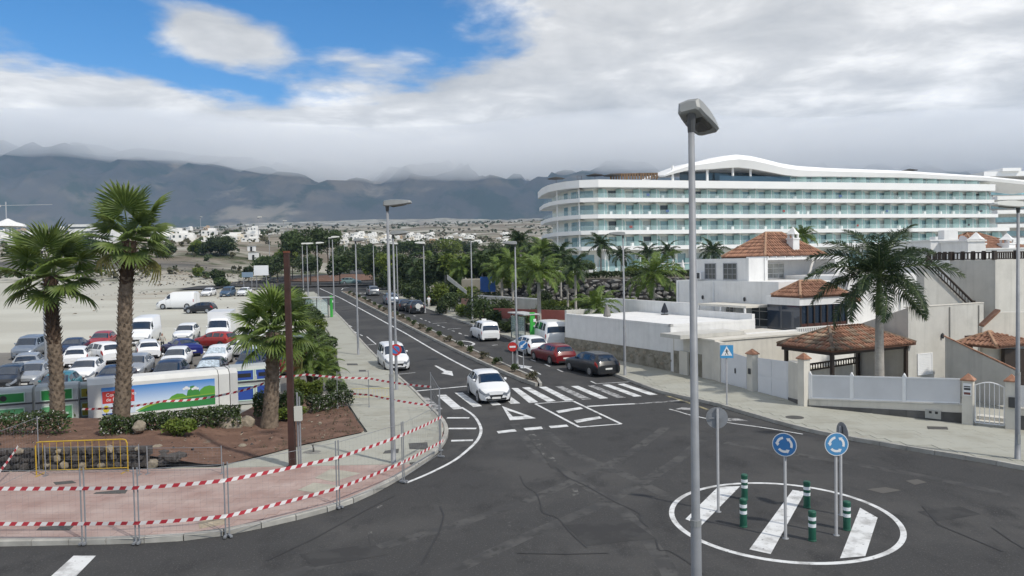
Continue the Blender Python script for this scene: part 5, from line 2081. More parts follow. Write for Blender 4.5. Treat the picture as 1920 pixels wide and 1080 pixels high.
boulder((430, 812), .62, 'large pale boulder on the soil bed left of the short palm', 2)
boulder((462, 806), .42, 'smaller pale boulder beside the large one, nearest the palm', 5)
boulder((292, 862), .38, 'pale boulder at the right end of the dark stone wall', 7, z=.1)
boulder((287, 880), .22, 'small pale boulder at the corner of the pink paving', 8)
boulder((262, 838), .30, 'pale boulder on top of the dark stone wall end', 11, z=.7)
boulder((455, 842), .18, 'small flat stone lying in the red soil by the pavement', 13, z=0)
boulder((600, 800), .10, 'little pale stone in the red soil right of the brown post', 14, z=.1)

# low dark rubble wall holding the palm bed
wl = thing('stone_wall', 'low dark lava stone wall behind the yellow barrier', 'wall', (0, 0, 0))
RM = [rock_mesh(s, M_lava, 'stone', .8, 1) for s in range(4)]
RMP = [rock_mesh(s, M_rock, 'stone', .8, 1) for s in (4, 5)]
rn = random.Random(3)
wx0, wx1 = -27.0, -13.5
MB().box(((wx0 + wx1) / 2, 27.75, .45), (wx1 - wx0, .30, .72)).build('mortar_core', M_lava, wl)
x = wx0
n_ = 0
for row in range(3):
    x = wx0 + rn.uniform(0, .2)
    while x < wx1:
        s = rn.uniform(.14, .23)
        pale = rn.random() < .13
        o = link('stone', (RMP if pale else RM)[rn.randrange(2 if pale else 4)], wl, (x, 27.56 + rn.uniform(-.03, .03), .20 + row * .27 + rn.uniform(-.04, .04)), rn.uniform(0, 6))
        o.scale = (s, s * .7, s * rn.uniform(.8, 1.0))
        x += s * 1.75
for k in range(14):
    s = rn.uniform(.15, .3)
    o = link('stone', RM[k % 4], wl, (-13.5 + rn.uniform(0, .9), 27.55 + k * .06, .15 + rn.uniform(0, .3)), rn.uniform(0, 6))
    o.scale = (s, s, s * .8)

# pebbles and dry tufts lying on the bed
rn = random.Random(15)
pb = MB()
for k in range(420):
    y = rn.uniform(27.8, 40)
    x = rn.uniform(-22 if y < 31 else -13, interp(LI, y) - .25)
    s = rn.uniform(.02, .07) * (2 if rn.random() < .06 else 1)
    c = Vector((x, y, bed_z(x, y)))
    vs = [c + Vector((rn.uniform(-s, s), rn.uniform(-s, s), rn.uniform(-.2 * s, s))) for _ in range(5)]
    pb.add(vs, ((0, 1, 2), (0, 2, 3), (0, 3, 4), (1, 2, 3), (1, 3, 4)), k % 2)
pb.build('pebbles', [M_rock, M_lava], kind='stuff', fix=False)
dg = MB()
for k in range(60):
    t_ = rn.random()
    y = lerp(29.5, 38, t_)
    cx, cy = interp(LI, y) - rn.uniform(.2, 1.6), y + rn.uniform(-.5, .5)
    z = bed_z(cx, cy)
    for j in range(9):
        a = rn.uniform(0, 6.28)
        l = rn.uniform(.08, .22)
        b = Vector((cx + rn.uniform(-.1, .1), cy + rn.uniform(-.1, .1), z))
        e = b + Vector((math.cos(a) * l, math.sin(a) * l, l * rn.uniform(.5, 1.2)))
        w = Vector((-math.sin(a), math.cos(a), 0)) * .008
        dg.add([b - w, b + w, e], ((0, 1, 2),))
dg.build('dry_grass', ML_dry, kind='stuff', fix=False)
# oleanders along the far left pavement
for i, (x, y, s, lb) in enumerate([(612, 605, 1.5, 'oleander nearest the low feather palm'), (600, 592, 1.7, 'oleander left of the green kiosk'), (590, 578, 1.7, 'oleander above the green kiosk'), (610, 570, 1.4, 'oleander by the second far lamp'),
                                   (580, 566, 1.9, 'oleander behind the short palm crown'), (600, 556, 1.6, 'oleander before the far zebra crossing'), (633, 608, 1.1, 'oleander with white flowers at the pavement edge'), (640, 652, .7, 'low dark shrub at the pavement bend')]):
    p = G(x, y)
    bush((interp(LI, p.y) - s * .75 - (0 if x > 605 else 1.6), p.y, gz(p.y)), s, s, s * .8, lb, 1300, .17, ML_bush, 60 + i, flower=.05, nm='oleander', cat='shrub', grp='oleanders along the left pavement')
for i, (y, dx, s, lb) in enumerate([(50.5, .9, .8, 'leafy shrub beyond the low feather palm'), (55.5, 1.0, .9, 'leafy shrub on the pavement edge before the kiosk'), (61, 1.0, .9, 'leafy shrub level with the white tall estate car'), (68, 1.3, 1.2, 'broad shrub beyond the second left lamp'),
                                    (75, 1.2, 1.1, 'broad shrub halfway to the green kiosk'), (82, 1.3, 1.3, 'broad shrub just before the green kiosk'), (98, 1.4, 1.5, 'flowering oleander just past the green kiosk'), (105, 1.4, 1.5, 'flowering oleander farther past the kiosk'), (113, 1.5, 1.6, 'flowering oleander near the end of the left pavement'), (121, 1.5, 1.6, 'last flowering oleander before the roundabout')]):
    bush((interp(LI, y) - dx, y, gz(y)), s, s * 1.2, s * .75, lb, 1200, .15, [ML_bush, ML_lime, ML_bush][i % 3], 160 + i, flower=.05, nm='oleander', cat='shrub', grp='oleanders along the left pavement')
# planted median
med = thing('planted_median', 'long planted strip with pale kerbs dividing the avenue', 'planter', (0, 0, 0))
ML_ = [(44.6, 1.35), (46.65, .50), (56, -2.75), (68.0, -6.95), (85, -12.9), (103.3, -19.3), (139, -31.6)]
MR_ = [(44.6, 1.6), (46.65, 1.45), (56, -1.5), (68.0, -5.6), (85, -11.4), (103.3, -17.8), (139, -30.2)]
strip('soil', lambda y: interp(ML_, y), lambda y: interp(MR_, y), YS(44.7, 139, [p[0] for p in ML_]), .16, band_mat('median_soil', (.14, .115, .09), [((.20, .17, .14), 1.3, .45, .62, -50, 900, 1, 3, 1), ((.085, .065, .05), 4.0, .5, .65, -50, 900, 1, 8, 1)], rough=1, bump=.8, bscale=14), None, med)
mk = link('median_kerb', None, med)
for tab in (ML_, MR_):
    pts = resample([Vector((x, y, 0)) for y, x in tab], 1.0)
    me = MB().box((0, 0, .1), (.97, .16, .22)).mesh('kerb_stone', M_kerb)
    farm = MB()
    for a, b in zip(pts, pts[1:]):
        c = (a + b) / 2
        if c.y < 105:
            link('kerb_stone', me, mk, (c.x, c.y, gz(c.y)), math.atan2(b.y - a.y, b.x - a.x))
        else:
            farm.box((c.x, c.y, gz(c.y) + .1), (1, .16, .22), math.atan2(b.y - a.y, b.x - a.x))
    farm.build('kerb_line', M_kerb, med, kind='stuff')
tuft = leaf_cloud(240, .09, lumpy(.46, .46, .34, 2, 5), 3).mesh('shrub', ML_bush, fix=False)
tuft2 = leaf_cloud(220, .09, lumpy(.42, .42, .30, 5, 5), 4).mesh('shrub', ML_dry, fix=False)
ORD = 'first second third fourth fifth sixth seventh eighth ninth tenth eleventh twelfth thirteenth fourteenth fifteenth sixteenth seventeenth eighteenth nineteenth twentieth twenty-first twenty-second twenty-third twenty-fourth twenty-fifth twenty-sixth twenty-seventh twenty-eighth'.split()
y = 46.0
k = 0
while y < 132:
    xx = (interp(ML_, y) + interp(MR_, y)) / 2
    o = link('median_shrub', tuft if k % 3 else tuft2, None, (xx, y, gz(y) + .16), k)
    tag(o, ORD[k] + ' small shrub from the zebra crossing end in the planted median', 'shrub', 'shrubs in the planted median')
    y += 3.4 if y < 100 else 5
    k += 1

# garden planting between the right pavement and the hotel
rn = random.Random(21)
BS = [(905, 590, 82, 1.6, 2.0, 'ML_bush'), (893, 575, 86, 1.4, 2.2, 'ML_tree'), (872, 580, 88, 1.2, 1.2, 'ML_lime'), (852, 568, 95, 1.7, 1.8, 'ML_bush'), (835, 580, 92, 1.5, 1.4, 'ML_tree'), (820, 560, 104, 1.7, 2.0, 'ML_lime'), (805, 565, 104, 1.4, 1.4, 'ML_bush'),
      (790, 555, 112, 1.6, 2.2, 'ML_tree'), (770, 555, 116, 1.6, 1.8, 'ML_bush'), (752, 545, 124, 1.8, 2.2, 'ML_tree'), (735, 540, 135, 2.2, 2.4, 'ML_bush'), (718, 542, 140, 2.4, 2.6, 'ML_tree'), (1003, 560, 88, 1.6, 1.2, 'ML_lime'), (960, 548, 94, 1.5, 1.4, 'ML_lime'),
      (882, 545, 104, 2.2, 1.5, 'ML_lime'), (925, 600, 77, .9, 1.2, 'ML_bush'), (975, 610, 74, 1.3, 1.2, 'ML_bush'), (955, 620, 73, 1.2, .9, 'ML_tree'), (1030, 565, 86, 1.6, .9, 'ML_lime'), (845, 545, 112, 2.4, 2.2, 'ML_tree'), (865, 530, 125, 3.0, 2.5, 'ML_bush'), (900, 525, 125, 2.6, 2.5, 'ML_tree'),
      (940, 530, 112, 2.6, 2.4, 'ML_bush'), (985, 520, 112, 2.8, 2.6, 'ML_tree'), (1015, 520, 112, 2.6, 2.2, 'ML_bush'), (1060, 522, 112, 2.6, 2.0, 'ML_tree'), (1095, 520, 112, 2.6, 1.9, 'ML_bush'), (1130, 590, 70, 1.2, .8, 'ML_lime'), (1190, 520, 118, 1.8, 1.2, 'ML_lime'),
      (1035, 575, 80, 1.5, 1.1, 'ML_tree'), (1065, 580, 79, 1.4, 1.0, 'ML_bush'), (1000, 585, 78, 1.3, 1.2, 'ML_bush'), (940, 580, 84, 1.8, 1.6, 'ML_tree'), (915, 560, 95, 1.8, 2.2, 'ML_bush'), (1150, 575, 84, 1.6, 1.2, 'ML_tree'), (1190, 580, 80, 1.4, 1.1, 'ML_lime'), (1100, 560, 92, 1.6, 1.3, 'ML_bush'), (1250, 570, 84, 1.6, 1.4, 'ML_tree'), (1020, 555, 93, 1.5, 1.5, 'ML_tree'), (980, 540, 97, 1.6, 1.8, 'ML_bush'),
      (810, 530, 140, 3.4, 2.6, 'ML_bush'), (775, 525, 150, 3.4, 2.8, 'ML_tree'), (745, 520, 165, 3.4, 2.8, 'ML_bush'), (1285, 572, 66, .6, .5, 'ML_dry')]
where = ['behind the low wall', 'by the avenue lamp', 'under the palms', 'before the stone wall', 'near the parked cars', 'left of the hotel corner']
LAND = [(740, 'by the far roundabout exit'), (765, 'behind the blue-grey parked car'), (800, 'behind the yellow cross lamp'), (830, 'behind the row of dark parked cars'), (860, 'above the low dark avenue wall'), (890, 'left of the avenue lamp'), (915, 'below the blue panel'),
        (950, 'right of the blue panel'), (990, 'behind the bus shelter'), (1040, 'left of the hotel corner'), (1100, 'under the hotel corner'), (1150, 'behind the white garden wall'), (1240, 'on the hotel terrace edge'), (2000, 'beside the white terrace wall')]
USED = {}
KN = {'ML_bush': 'dark green', 'ML_tree': 'deep green', 'ML_lime': 'yellow green'}
for i, (x, yb, Y, rx, rz, mk_) in enumerate(BS):
    q = AT(x, yb, Y)
    zb = gz(Y) if q.z < gz(Y) + 2.2 else q.z
    zt = q.z + rz * 1.2
    rzz = max(rz, (zt - zb) / 2.2)
    lb = ('tall ' if rzz > 1.6 else 'low ') + KN.get(mk_, 'dry') + ' shrub ' + [w_ for x_, w_ in LAND if x < x_][0]
    USED[lb] = USED.get(lb, -1) + 1
    lb += (', nearest', ', farther back', ', farthest back', ', at the rear', ', at the very rear', ', last')[USED[lb]] if lb in USED else ''
    bush((q.x, q.y, zb), rx, rx, rzz * .8, lb, 1000, .19 if Y < 100 else .26, globals()[mk_], 100 + i, grp='garden shrubs along the avenue')


def thit(x, y, lo=150.0):
    """distance at which the sight line meets the far ground"""
    d = ray(x, y)
    Y = lo
    while Y < 2600 and CAMH + d.z * Y > terr(d.x * Y, Y):
        Y += 4
    return Y


# trees at the far roundabout and along the roads
TR = [(565, 505, 424, 175, 4.2, 3.4, 'broad tree left of the roundabout canopy'), (592, 505, 420, 178, 4.4, 3.8, 'broad tree in the middle of the roundabout canopy'), (615, 505, 422, 180, 4.0, 3.4, 'tree at the right of the roundabout canopy'), (548, 505, 432, 185, 3.4, 2.8, 'tree at the left end of the roundabout canopy'),
      (582, 530, 478, 160, 2.5, 2.0, 'small tree on the roundabout island, left'), (637, 530, 480, 160, 3.0, 2.2, 'small tree on the roundabout island, right'), (655, 520, 468, 190, 4.2, 2.0, 'olive green tree beyond the teal car'), (700, 535, 475, 160, 2.8, 2.6, 'dark tree right of the roundabout'),
      (412, 480, 436, 260, 5.5, 3.6, 'large dark tree on the slope left of the avenue'), (425, 480, 443, 250, 4.0, 3.0, 'dark bushy tree against the large slope tree'), (395, 480, 448, 260, 3.5, 2.5, 'smaller tree left of the large slope tree'), (367, 478, 450, 280, 2.6, 3.0, 'narrow cypress like tree on the slope'),
      (312, 482, 456, 250, 3.2, 2.6, 'tree on the slope right of the tallest palm'), (500, 515, 475, 175, 4.0, 2.0, 'tree behind the white billboard'), (520, 515, 478, 170, 4.0, 2.2, 'dark tree right of the white billboard'), (540, 505, 466, 190, 3.4, 2.2, 'bright tree behind the brown post top'),
      (408, 528, 505, 165, 1.7, 1.4, 'small round tree by the side road'), (415, 535, 520, 160, 1.8, 1.0, 'low bush by the side road'), (466, 515, 500, 180, 1.3, 1.2, 'small tree left of the white billboard'), (372, 512, 500, 190, 1.2, 1.2, 'small dry tree in the vacant lot'),
      (150, 470, 440, 230, 6.0, 3.0, 'tree row between the two left palms'), (175, 470, 450, 210, 4.5, 2.2, 'low tree left of the tallest palm'), (800, 490, 446, 230, 7, 4, 'wide dark tree behind the right hand palms'), (840, 490, 444, 240, 7, 4, 'dark tree in the row before the far town'),
      (870, 480, 448, 220, 6, 4, 'dark tree right of the row before the far town'), (770, 490, 450, 240, 6, 3, 'dark tree behind the corner lamps'), (740, 490, 455, 230, 5, 3, 'dark tree left in the row before the far town'), (960, 480, 445, 200, 5, 4, 'dark tree left of the hotel'), (920, 485, 452, 190, 4.5, 4, 'dark tree behind the hotel garden palms'),
      (1000, 480, 452, 170, 4, 3, 'dark tree against the hotel corner'), (705, 540, 470, 150, 3.2, 3.0, 'bushy tree by the avenue end on the right pavement side'), (735, 545, 472, 140, 3.2, 3.0, 'bushy tree right of the avenue end behind the pavement'), (765, 545, 474, 132, 3.0, 2.8, 'bushy tree behind the blue-grey parked car'), (795, 550, 478, 124, 3.0, 2.8, 'bushy tree behind the yellow cross lamp'), (828, 548, 474, 120, 3.0, 2.8, 'bushy tree behind the row of dark cars'), (860, 545, 470, 118, 3.0, 2.8, 'bushy tree right behind the avenue lamp'), (893, 540, 466, 116, 3.0, 2.8, 'bushy tree left above the blue panel'), (925, 535, 468, 112, 2.8, 2.6, 'bushy tree right above the blue panel'), (955, 535, 468, 112, 2.8, 2.6, 'bushy tree left of the tall palm'), (990, 530, 472, 110, 2.8, 2.6, 'bushy tree right of the tall palm'), (1030, 528, 480, 108, 2.4, 2.2, 'bushy tree under the hotel corner'), (690, 500, 452, 230, 4.5, 3, 'dark tree beyond the avenue end'), (675, 490, 455, 260, 4.5, 3, 'dark tree beyond the teal car')]
for i, (x, yb, yt, Y, rx, rz, lb) in enumerate(TR):
    if Y >= 200:
        Y = max(180, min(420, thit(x, yb)))
    q = AT(x, yb, Y)
    zb = terr(q.x, Y) - .2
    zt = max(ZT(q.x, Y, yt), zb + 1.2)
    h = zt - zb
    tree((q.x, Y, zb), h, rx, min(rz, h * .48), lb, 1500, .30 + Y * .0008, [ML_tree, ML_bush, ML_tree, ML_lime][i % 4] if i not in (0, 1, 2, 3) else [ML_bush, ML_tree][i % 2], 200 + i, nl=11)
for i, (x, yb, Y, h, lb) in enumerate([(566, 500, 200, 7, 'tree left of the far road, nearest the roundabout'), (580, 492, 225, 7, 'second tree left of the far road beyond the roundabout'), (572, 486, 255, 8, 'third tree left of the far road beyond the roundabout'), (545, 490, 240, 8, 'tree set back left of the far road'), (526, 488, 230, 7, 'tree between far road and billboard'),
                                     (668, 500, 205, 7, 'tree right of the far road, nearest the roundabout'), (660, 490, 240, 8, 'second tree right of the far road'), (640, 484, 270, 8, 'third tree right of the far road'), (690, 492, 215, 7, 'tree set back right of the far road'), (608, 478, 300, 9, 'tree at the vanishing end of the far road'), (715, 490, 225, 8, 'tree behind the corner lamps beyond the avenue'), (500, 496, 215, 6, 'low tree beyond the white billboard')]):
    q = AT(x, yb, Y)
    tree((q.x, Y, terr(q.x, Y) - .2), h * .8, 3.2, 2.6, lb, 900, .42, [ML_tree, ML_bush][i % 2], 400 + i, nl=9)
# scrub scattered on the far slope: beyond counting
rn = random.Random(77)
sc_ = MB()
for k in range(2600):
    Y = 185 + 1500 * rn.random() ** 1.5
    x = rn.uniform(-.75, .62) * Y
    if -.32 * Y < x < -.02 * Y and Y < 300:
        continue
    z = terr(x, Y)
    s = rn.uniform(.5, 1.5) * (1 + Y / 700)
    lob = lumpy(s, s, s * .7, k, 3)
    for j in range(16):
        c = lob(rn)
        a = Vector((rn.gauss(0, 1), rn.gauss(0, 1), rn.gauss(0, 1))).normalized() * s * .38
        b = a.cross(Vector((rn.gauss(0, 1), rn.gauss(0, 1), rn.gauss(0, 1)))).normalized() * s * .3
        c = c + Vector((x, Y, z))
        sc_.add([c - a, c + b, c + a, c - b], ((0, 1, 2, 3),), k % 2)
sc_.build('scrub', [ML_tree, ML_dry], fix=False, kind='stuff')
# loose stones and rubble in the vacant lot
rb = MB()
for k in range(2600):
    Y = 100 + 110 * rn.random() ** .7
    x = rn.uniform(-.62, -.30) * Y
    if Y < 138 and rn.random() < .85:
        continue
    if 148 < Y < 167:
        continue
    s = rn.uniform(.12, .5) * rn.random() ** .5 * (1.4 if Y > 165 else .8)
    z = terr(x, Y)
    vs = [Vector((x, Y, z)) + Vector((rn.uniform(-s, s), rn.uniform(-s, s), rn.uniform(0, s))) for _ in range(4)]
    rb.add([v for v in vs], ((0, 1, 2), (0, 2, 3), (0, 3, 1), (1, 3, 2)), k % 2)
rb.build('rubble', [M_rock, M_lava], kind='stuff', fix=False)
# ================================================================ buildings
M_cream = mat('cream_render', (.60, .575, .515), .9, .06, 1.2, bump=.06)
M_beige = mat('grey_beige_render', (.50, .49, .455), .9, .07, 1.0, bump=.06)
streaks(M_cream, .17)
streaks(M_beige, .17)
M_tile = mat('terracotta_tile', (.255, .118, .07), .85, .35, 2.5, rnd=.32, col2=(.39, .21, .135))
M_tilegrey = mat('weathered_tile', (.20, .13, .085), .9, .4, 3, rnd=.35, col2=(.33, .25, .18))
M_tileunder = mat('tile_bedding', (.12, .06, .04), .95)
M_wood = mat('dark_stained_wood', (.030, .019, .013), .6, .3, 6)
M_stone = mat('rough_stone_cladding', (.215, .195, .145), .95, .35, 1.6, bump=.7, bscale=6, col2=(.32, .30, .25))
M_plinth = mat('dark_plinth_stone', (.095, .092, .088), .9, .3, 1.2, bump=.25)
M_win = mat('window_glass', (.05, .06, .065), .08, .4, .8, spec=.8)
M_curtain = mat('window_with_curtain', (.30, .31, .30), .12, .35, 1.2, spec=.8)
M_gatew = mat('gate_white_metal', (.66, .67, .69), .55, .04, 1)
M_screenw = mat('white_privacy_screen', (.60, .61, .63), .7, .06, .8)
AX, BX = Vector((-.43, .903, 0)), Vector((.903, .43, 0))     # along the street (away) and into the plots


def V3(p, z):
    return Vector((p[0], p[1], z))


def wprism(mb, a, b, th, z0, za, zb, m=0):
    """wall from a to b (plan), thickness th towards its left-hand normal, bottom z0, top za..zb"""
    a, b = Vector((a[0], a[1], 0)), Vector((b[0], b[1], 0))
    d = (b - a).normalized()
    n = Vector((-d.y, d.x, 0)) * th
    z0a, z0b = z0 if isinstance(z0, tuple) else (z0, z0)
    vs = [V3(a, z0a), V3(b, z0b), V3(b + n, z0b), V3(a + n, z0a), V3(a, za), V3(b, zb), V3(b + n, zb), V3(a + n, za)]
    return mb.add(vs, ((0, 3, 2, 1), (4, 5, 6, 7), (0, 1, 5, 4), (1, 2, 6, 5), (2, 3, 7, 6), (3, 0, 4, 7)), m)


def block(mb, c, la, lb, z0, z1, m=0, z1a=None):
    """box on plan corner c, la along AX, lb along BX; z1a = top at the far AX end"""
    c = Vector((c[0], c[1], 0))
    P = [c, c + BX * lb, c + BX * lb + AX * la, c + AX * la]
    t = [z1, z1, z1 if z1a is None else z1a, z1 if z1a is None else z1a]
    vs = [V3(p, z0) for p in P] + [V3(p, q) for p, q in zip(P, t)]
    return mb.add(vs, ((0, 3, 2, 1), (4, 5, 6, 7), (0, 1, 5, 4), (1, 2, 6, 5), (2, 3, 7, 6), (3, 0, 4, 7)), m)


def window_on(root, o, u, w, h, z, nx=2, ny=2, out=None, frame=None, glass=None, nm='window', fr=.06, dep=.05):
    """window on a wall: o = left bottom plan point, u = unit along wall, out = outward normal; pane + bars, frame proud"""
    frame, glass = frame or M_white, glass or M_win
    o = V3(o, z)
    up = Vector((0, 0, 1))
    out = Vector(out)

    def bar(mb, x0, x1, y0, y1, d0, d1):
        vs = [o + u * x + up * y + out * d for d in (d0, d1) for x, y in ((x0, y0), (x1, y0), (x1, y1), (x0, y1))]
        mb.add(vs, ((0, 1, 2, 3), (4, 5, 6, 7), (0, 1, 5, 4), (1, 2, 6, 5), (2, 3, 7, 6), (3, 0, 4, 7)))
    mb = MB()
    for (x0, x1, y0, y1) in ((0, fr, 0, h), (w - fr, w, 0, h), (fr, w - fr, 0, fr), (fr, w - fr, h - fr, h)):
        bar(mb, x0, x1, y0, y1, .003, dep)
    wdw = mb.build(nm, frame, root)
    for k in range(1, nx):
        x = w * k / nx
        b = MB()
        bar(b, x - .02, x + .02, fr, h - fr, .003, dep - .008)
        b.build('glazing_bar', frame, wdw)
    for k in range(1, ny):
        y = h * k / ny
        b = MB()
        bar(b, fr, w - fr, y - .018, y + .018, .003, dep - .012)
        b.build('glazing_bar', frame, wdw)
    g = MB()
    bar(g, fr, w - fr, fr, h - fr, .004, .018)
    g.build('pane', glass, wdw)
    return wdw


def tile_roof(root, c, la, lb, ze, rise, label_part='roof', tw=.24, tl=.42, limit=300, weather=False, singles=True, under=None, ridge=None):
    """hip roof of barrel tiles over a rectangle; ridge along the longer side"""
    c = Vector((c[0], c[1], 0))
    P = [c, c + BX * lb, c + BX * lb + AX * la, c + AX * la]
    if lb >= la:
        r0, r1 = c + AX * la / 2 + BX * la / 2, c + AX * la / 2 + BX * (lb - la / 2)
    else:
        r0, r1 = c + BX * lb / 2 + AX * lb / 2, c + BX * lb / 2 + AX * (la - lb / 2)
    E_ = [V3(p, ze) for p in P]
    R = [V3(r0, ze + rise), V3(r1, ze + rise)]
    mb = MB()
    base = [p - Vector((0, 0, .10)) for p in E_]
    mb.add(E_ + R + base, ((0, 1, 5, 4) if lb >= la else (0, 1, 4), (1, 2, 5) if lb >= la else (1, 2, 5, 4), (2, 3, 4, 5) if lb >= la else (2, 3, 5), (3, 0, 4) if lb >= la else (3, 0, 4, 5),
                           (6, 7, 8, 9), (0, 1, 7, 6), (1, 2, 8, 7), (2, 3, 9, 8), (3, 0, 6, 9)))
    ro = mb.build(label_part, M_tileunder, root)
    # one half-round tile mesh
    tm_ = MB()
    n = 4
    vs = []
    for y, r, dz in ((0, .5, .035), (1, .40, .0)):
        for k in range(n + 1):
            a = PI * k / n
            vs.append((-math.cos(a) * r * tw * .92, y * tl * 1.18, math.sin(a) * r * tw * .8 + dz))
    tm_.add(vs, [(k, k + 1, n + 2 + k, n + 1 + k) for k in range(n)] + [tuple(range(n, -1, -1))])
    me1, me2 = tm_.mesh('tile', M_tile, fix=False), tm_.mesh('tile', M_tilegrey, fix=False)
    spots = []
    faces = [(E_[0], E_[1], R[0], R[1] if lb >= la else R[0]), (E_[1], E_[2], R[1] if lb >= la else R[0], R[1]), (E_[2], E_[3], R[1], R[0] if lb >= la else R[1]), (E_[3], E_[0], R[0] if lb >= la else R[1], R[0])]
    camv = Vector((0, 0, CAMH))
    for a, b, ra, rb_ in faces:
        u = (b - a).normalized()
        L_ = (b - a).length
        s0 = (ra - a).dot(u)
        s1 = (rb_ - a).dot(u)
        foot = a + u * s0
        upv = (ra - foot)
        H = upv.length
        upv.normalize()
        nrm = u.cross(upv)
        if nrm.z < 0:
            nrm = -nrm
        nr = int(H / tl)
        nc = int(L_ / tw)
        vis = (camv - a).dot(nrm) > 0
        M3 = Matrix((u, upv, nrm)).transposed()
        for j in range(nr + 1):
            y = j * tl - .06
            for i in range(nc):
                x = (i + .5) * tw
                lo, hi = s0 * (y + tl * .5) / H, L_ - (L_ - s1) * (y + tl * .5) / H
                if x < lo or x > hi or y > H - .1:
                    continue
                spots.append((a + u * x + upv * y + nrm * .012, M3, vis))
    spots.sort(key=lambda q: (not q[2], (q[0] - camv).length))
    rest = [MB(), MB()]
    rn = random.Random(len(spots))
    for k, (p, M3, vis) in enumerate(spots):
        w_ = weather and (noise.noise(p * .9) + rn.uniform(-.5, .5) > -.05 + .15 * (p.x - c.x))
        J = Matrix.Rotation(rn.uniform(-.05, .05), 3, 'Z')
        if singles and k < limit:
            o = link('tile', me2 if w_ else me1, ro, p)
            o.rotation_euler = (M3 @ J).to_euler()
        else:
            q = rest[1 if w_ else 0]
            MM = M3 @ J
            q.add([p + MM @ Vector(v) for v in tm_.v], tm_.f)
    for q, m in zip(rest, (M_tile, M_tilegrey)):
        if q.v:
            q.build('tile_field', m, ro, kind='stuff', fix=False)
    # hip and ridge tiles
    hp_ = MB()
    for a, b in ((E_[0], R[0]), (R[0], R[1])) + (((E_[1], R[1]), (E_[2], R[1]), (E_[3], R[0])) if lb >= la else ((E_[1], R[0]), (E_[2], R[1]), (E_[3], R[1]))):
        if (b - a).length > .05:
            hp_.tube([a + Vector((0, 0, .06)), b + Vector((0, 0, .06))], .10, 6)
    hp_.build('ridge_tiles', M_tilegrey if weather else mat('pale_ridge_tile', (.36, .22, .14), .9, .2, 4), ro, kind='stuff')
    return ro


def chimney(root, x, y, z0, z1, s=.42):
    ch = MB()
    ch.box((x, y, (z0 + z1) / 2), (s * 2, s * 2, z1 - z0), .445)
    o = ch.build('chimney', M_white, root)
    c = MB()
    c.box((x, y, z1 + .06), (s * 2.3, s * 2.3, .12), .445)
    c.build('chimney_slab', M_white, o)
    v = MB()
    for k in range(4):
        a = .445 + PI / 2 * k
        v.box((x + math.cos(a + .785) * s * 1.0, y + math.sin(a + .785) * s * 1.0, z1 + .27), (.14, .14, .30), .445)
    v.build('chimney_vent', M_white, o, kind='stuff')
    k = MB()
    k.lathe([(s * 1.6, 0), (s * .9, .25), (s * .25, .55), (0.02, .62)], 4, c=(x, y, z1 + .42))
    k.build('chimney_cap', M_white, o)
    return o


# ---- low white street building with flat roof, stone clad to shoulder height
a = Vector((10.25, 48.9, 0))
t = thing('garden_building', 'long low white building with flat roof and stone lower wall by the pavement', 'building', (0, 0, 0))
zt = 3.02
mb = MB()
b = a + AX * 13.9
mb.add([V3(p, z) for z in (0, zt) for p in (a, a + BX * 7.2, b + BX * 8.0, b)], ((0, 3, 2, 1), (4, 5, 6, 7), (0, 1, 5, 4), (1, 2, 6, 5), (2, 3, 7, 6), (3, 0, 4, 7)))
mb.build('wall', M_white, t)
mb = MB()
off = Vector((-.903, -.43, 0)) * .06
za, zb = ZT(a.x, a.y, 661), ZT(b.x, b.y, 632)
mb.add([V3(p, z) for p, z in ((a + off, -.1), (b + off, -.1), (b, -.1), (a, -.1), (a + off, za), (b + off, zb), (b, zb), (a, za))], ((0, 3, 2, 1), (4, 5, 6, 7), (0, 1, 5, 4), (1, 2, 6, 5), (2, 3, 7, 6), (3, 0, 4, 7)))
mb.build('stone_cladding', M_stone, t)
rn = random.Random(5)
for k in range(60):
    s = rn.random()
    zz = rn.uniform(.1, .92)
    p = a.lerp(b, s)
    z = lerp(.15, lerp(za, zb, s) - .12, zz)
    o = link('stone', RMP[k % 2] if k % 3 == 0 else rock_mesh(k, M_stone, 'stone', .8, 1), t, (p.x + off.x, p.y + off.y, z))
    q = rn.uniform(.10, .24)
    o.scale = (.035, q * 1.3, q)
    o.rotation_euler = (0, 0, math.atan2(off.y, off.x))
mb = MB()
for (p, q) in ((a, b), (a, a + BX * 7.2)):
    d = (q - p).normalized()
    n = Vector((-d.y, d.x, 0))
    if n.dot(b + BX * 4 - p) < 0:
        n = -n
    e = [p, q, q + n * .22, p + n * .22]
    mb.add([V3(x, zt - .02) for x in e] + [V3(x, zt + .16) for x in e], ((0, 3, 2, 1), (4, 5, 6, 7), (0, 1, 5, 4), (1, 2, 6, 5), (2, 3, 7, 6), (3, 0, 4, 7)))
mb.build('parapet', M_white, t, kind='stuff')
mb = MB()
for k in range(3):
    mb.box((b.x + .35, b.y - 1.2 + .0 * k, 2.6), (.1, .1, .1))
pl = a + AX * -.55 + BX * -.02
mb = MB()
block(mb, pl, .55, .5, 0, 2.55)
mb.build('pilaster', M_white, t)
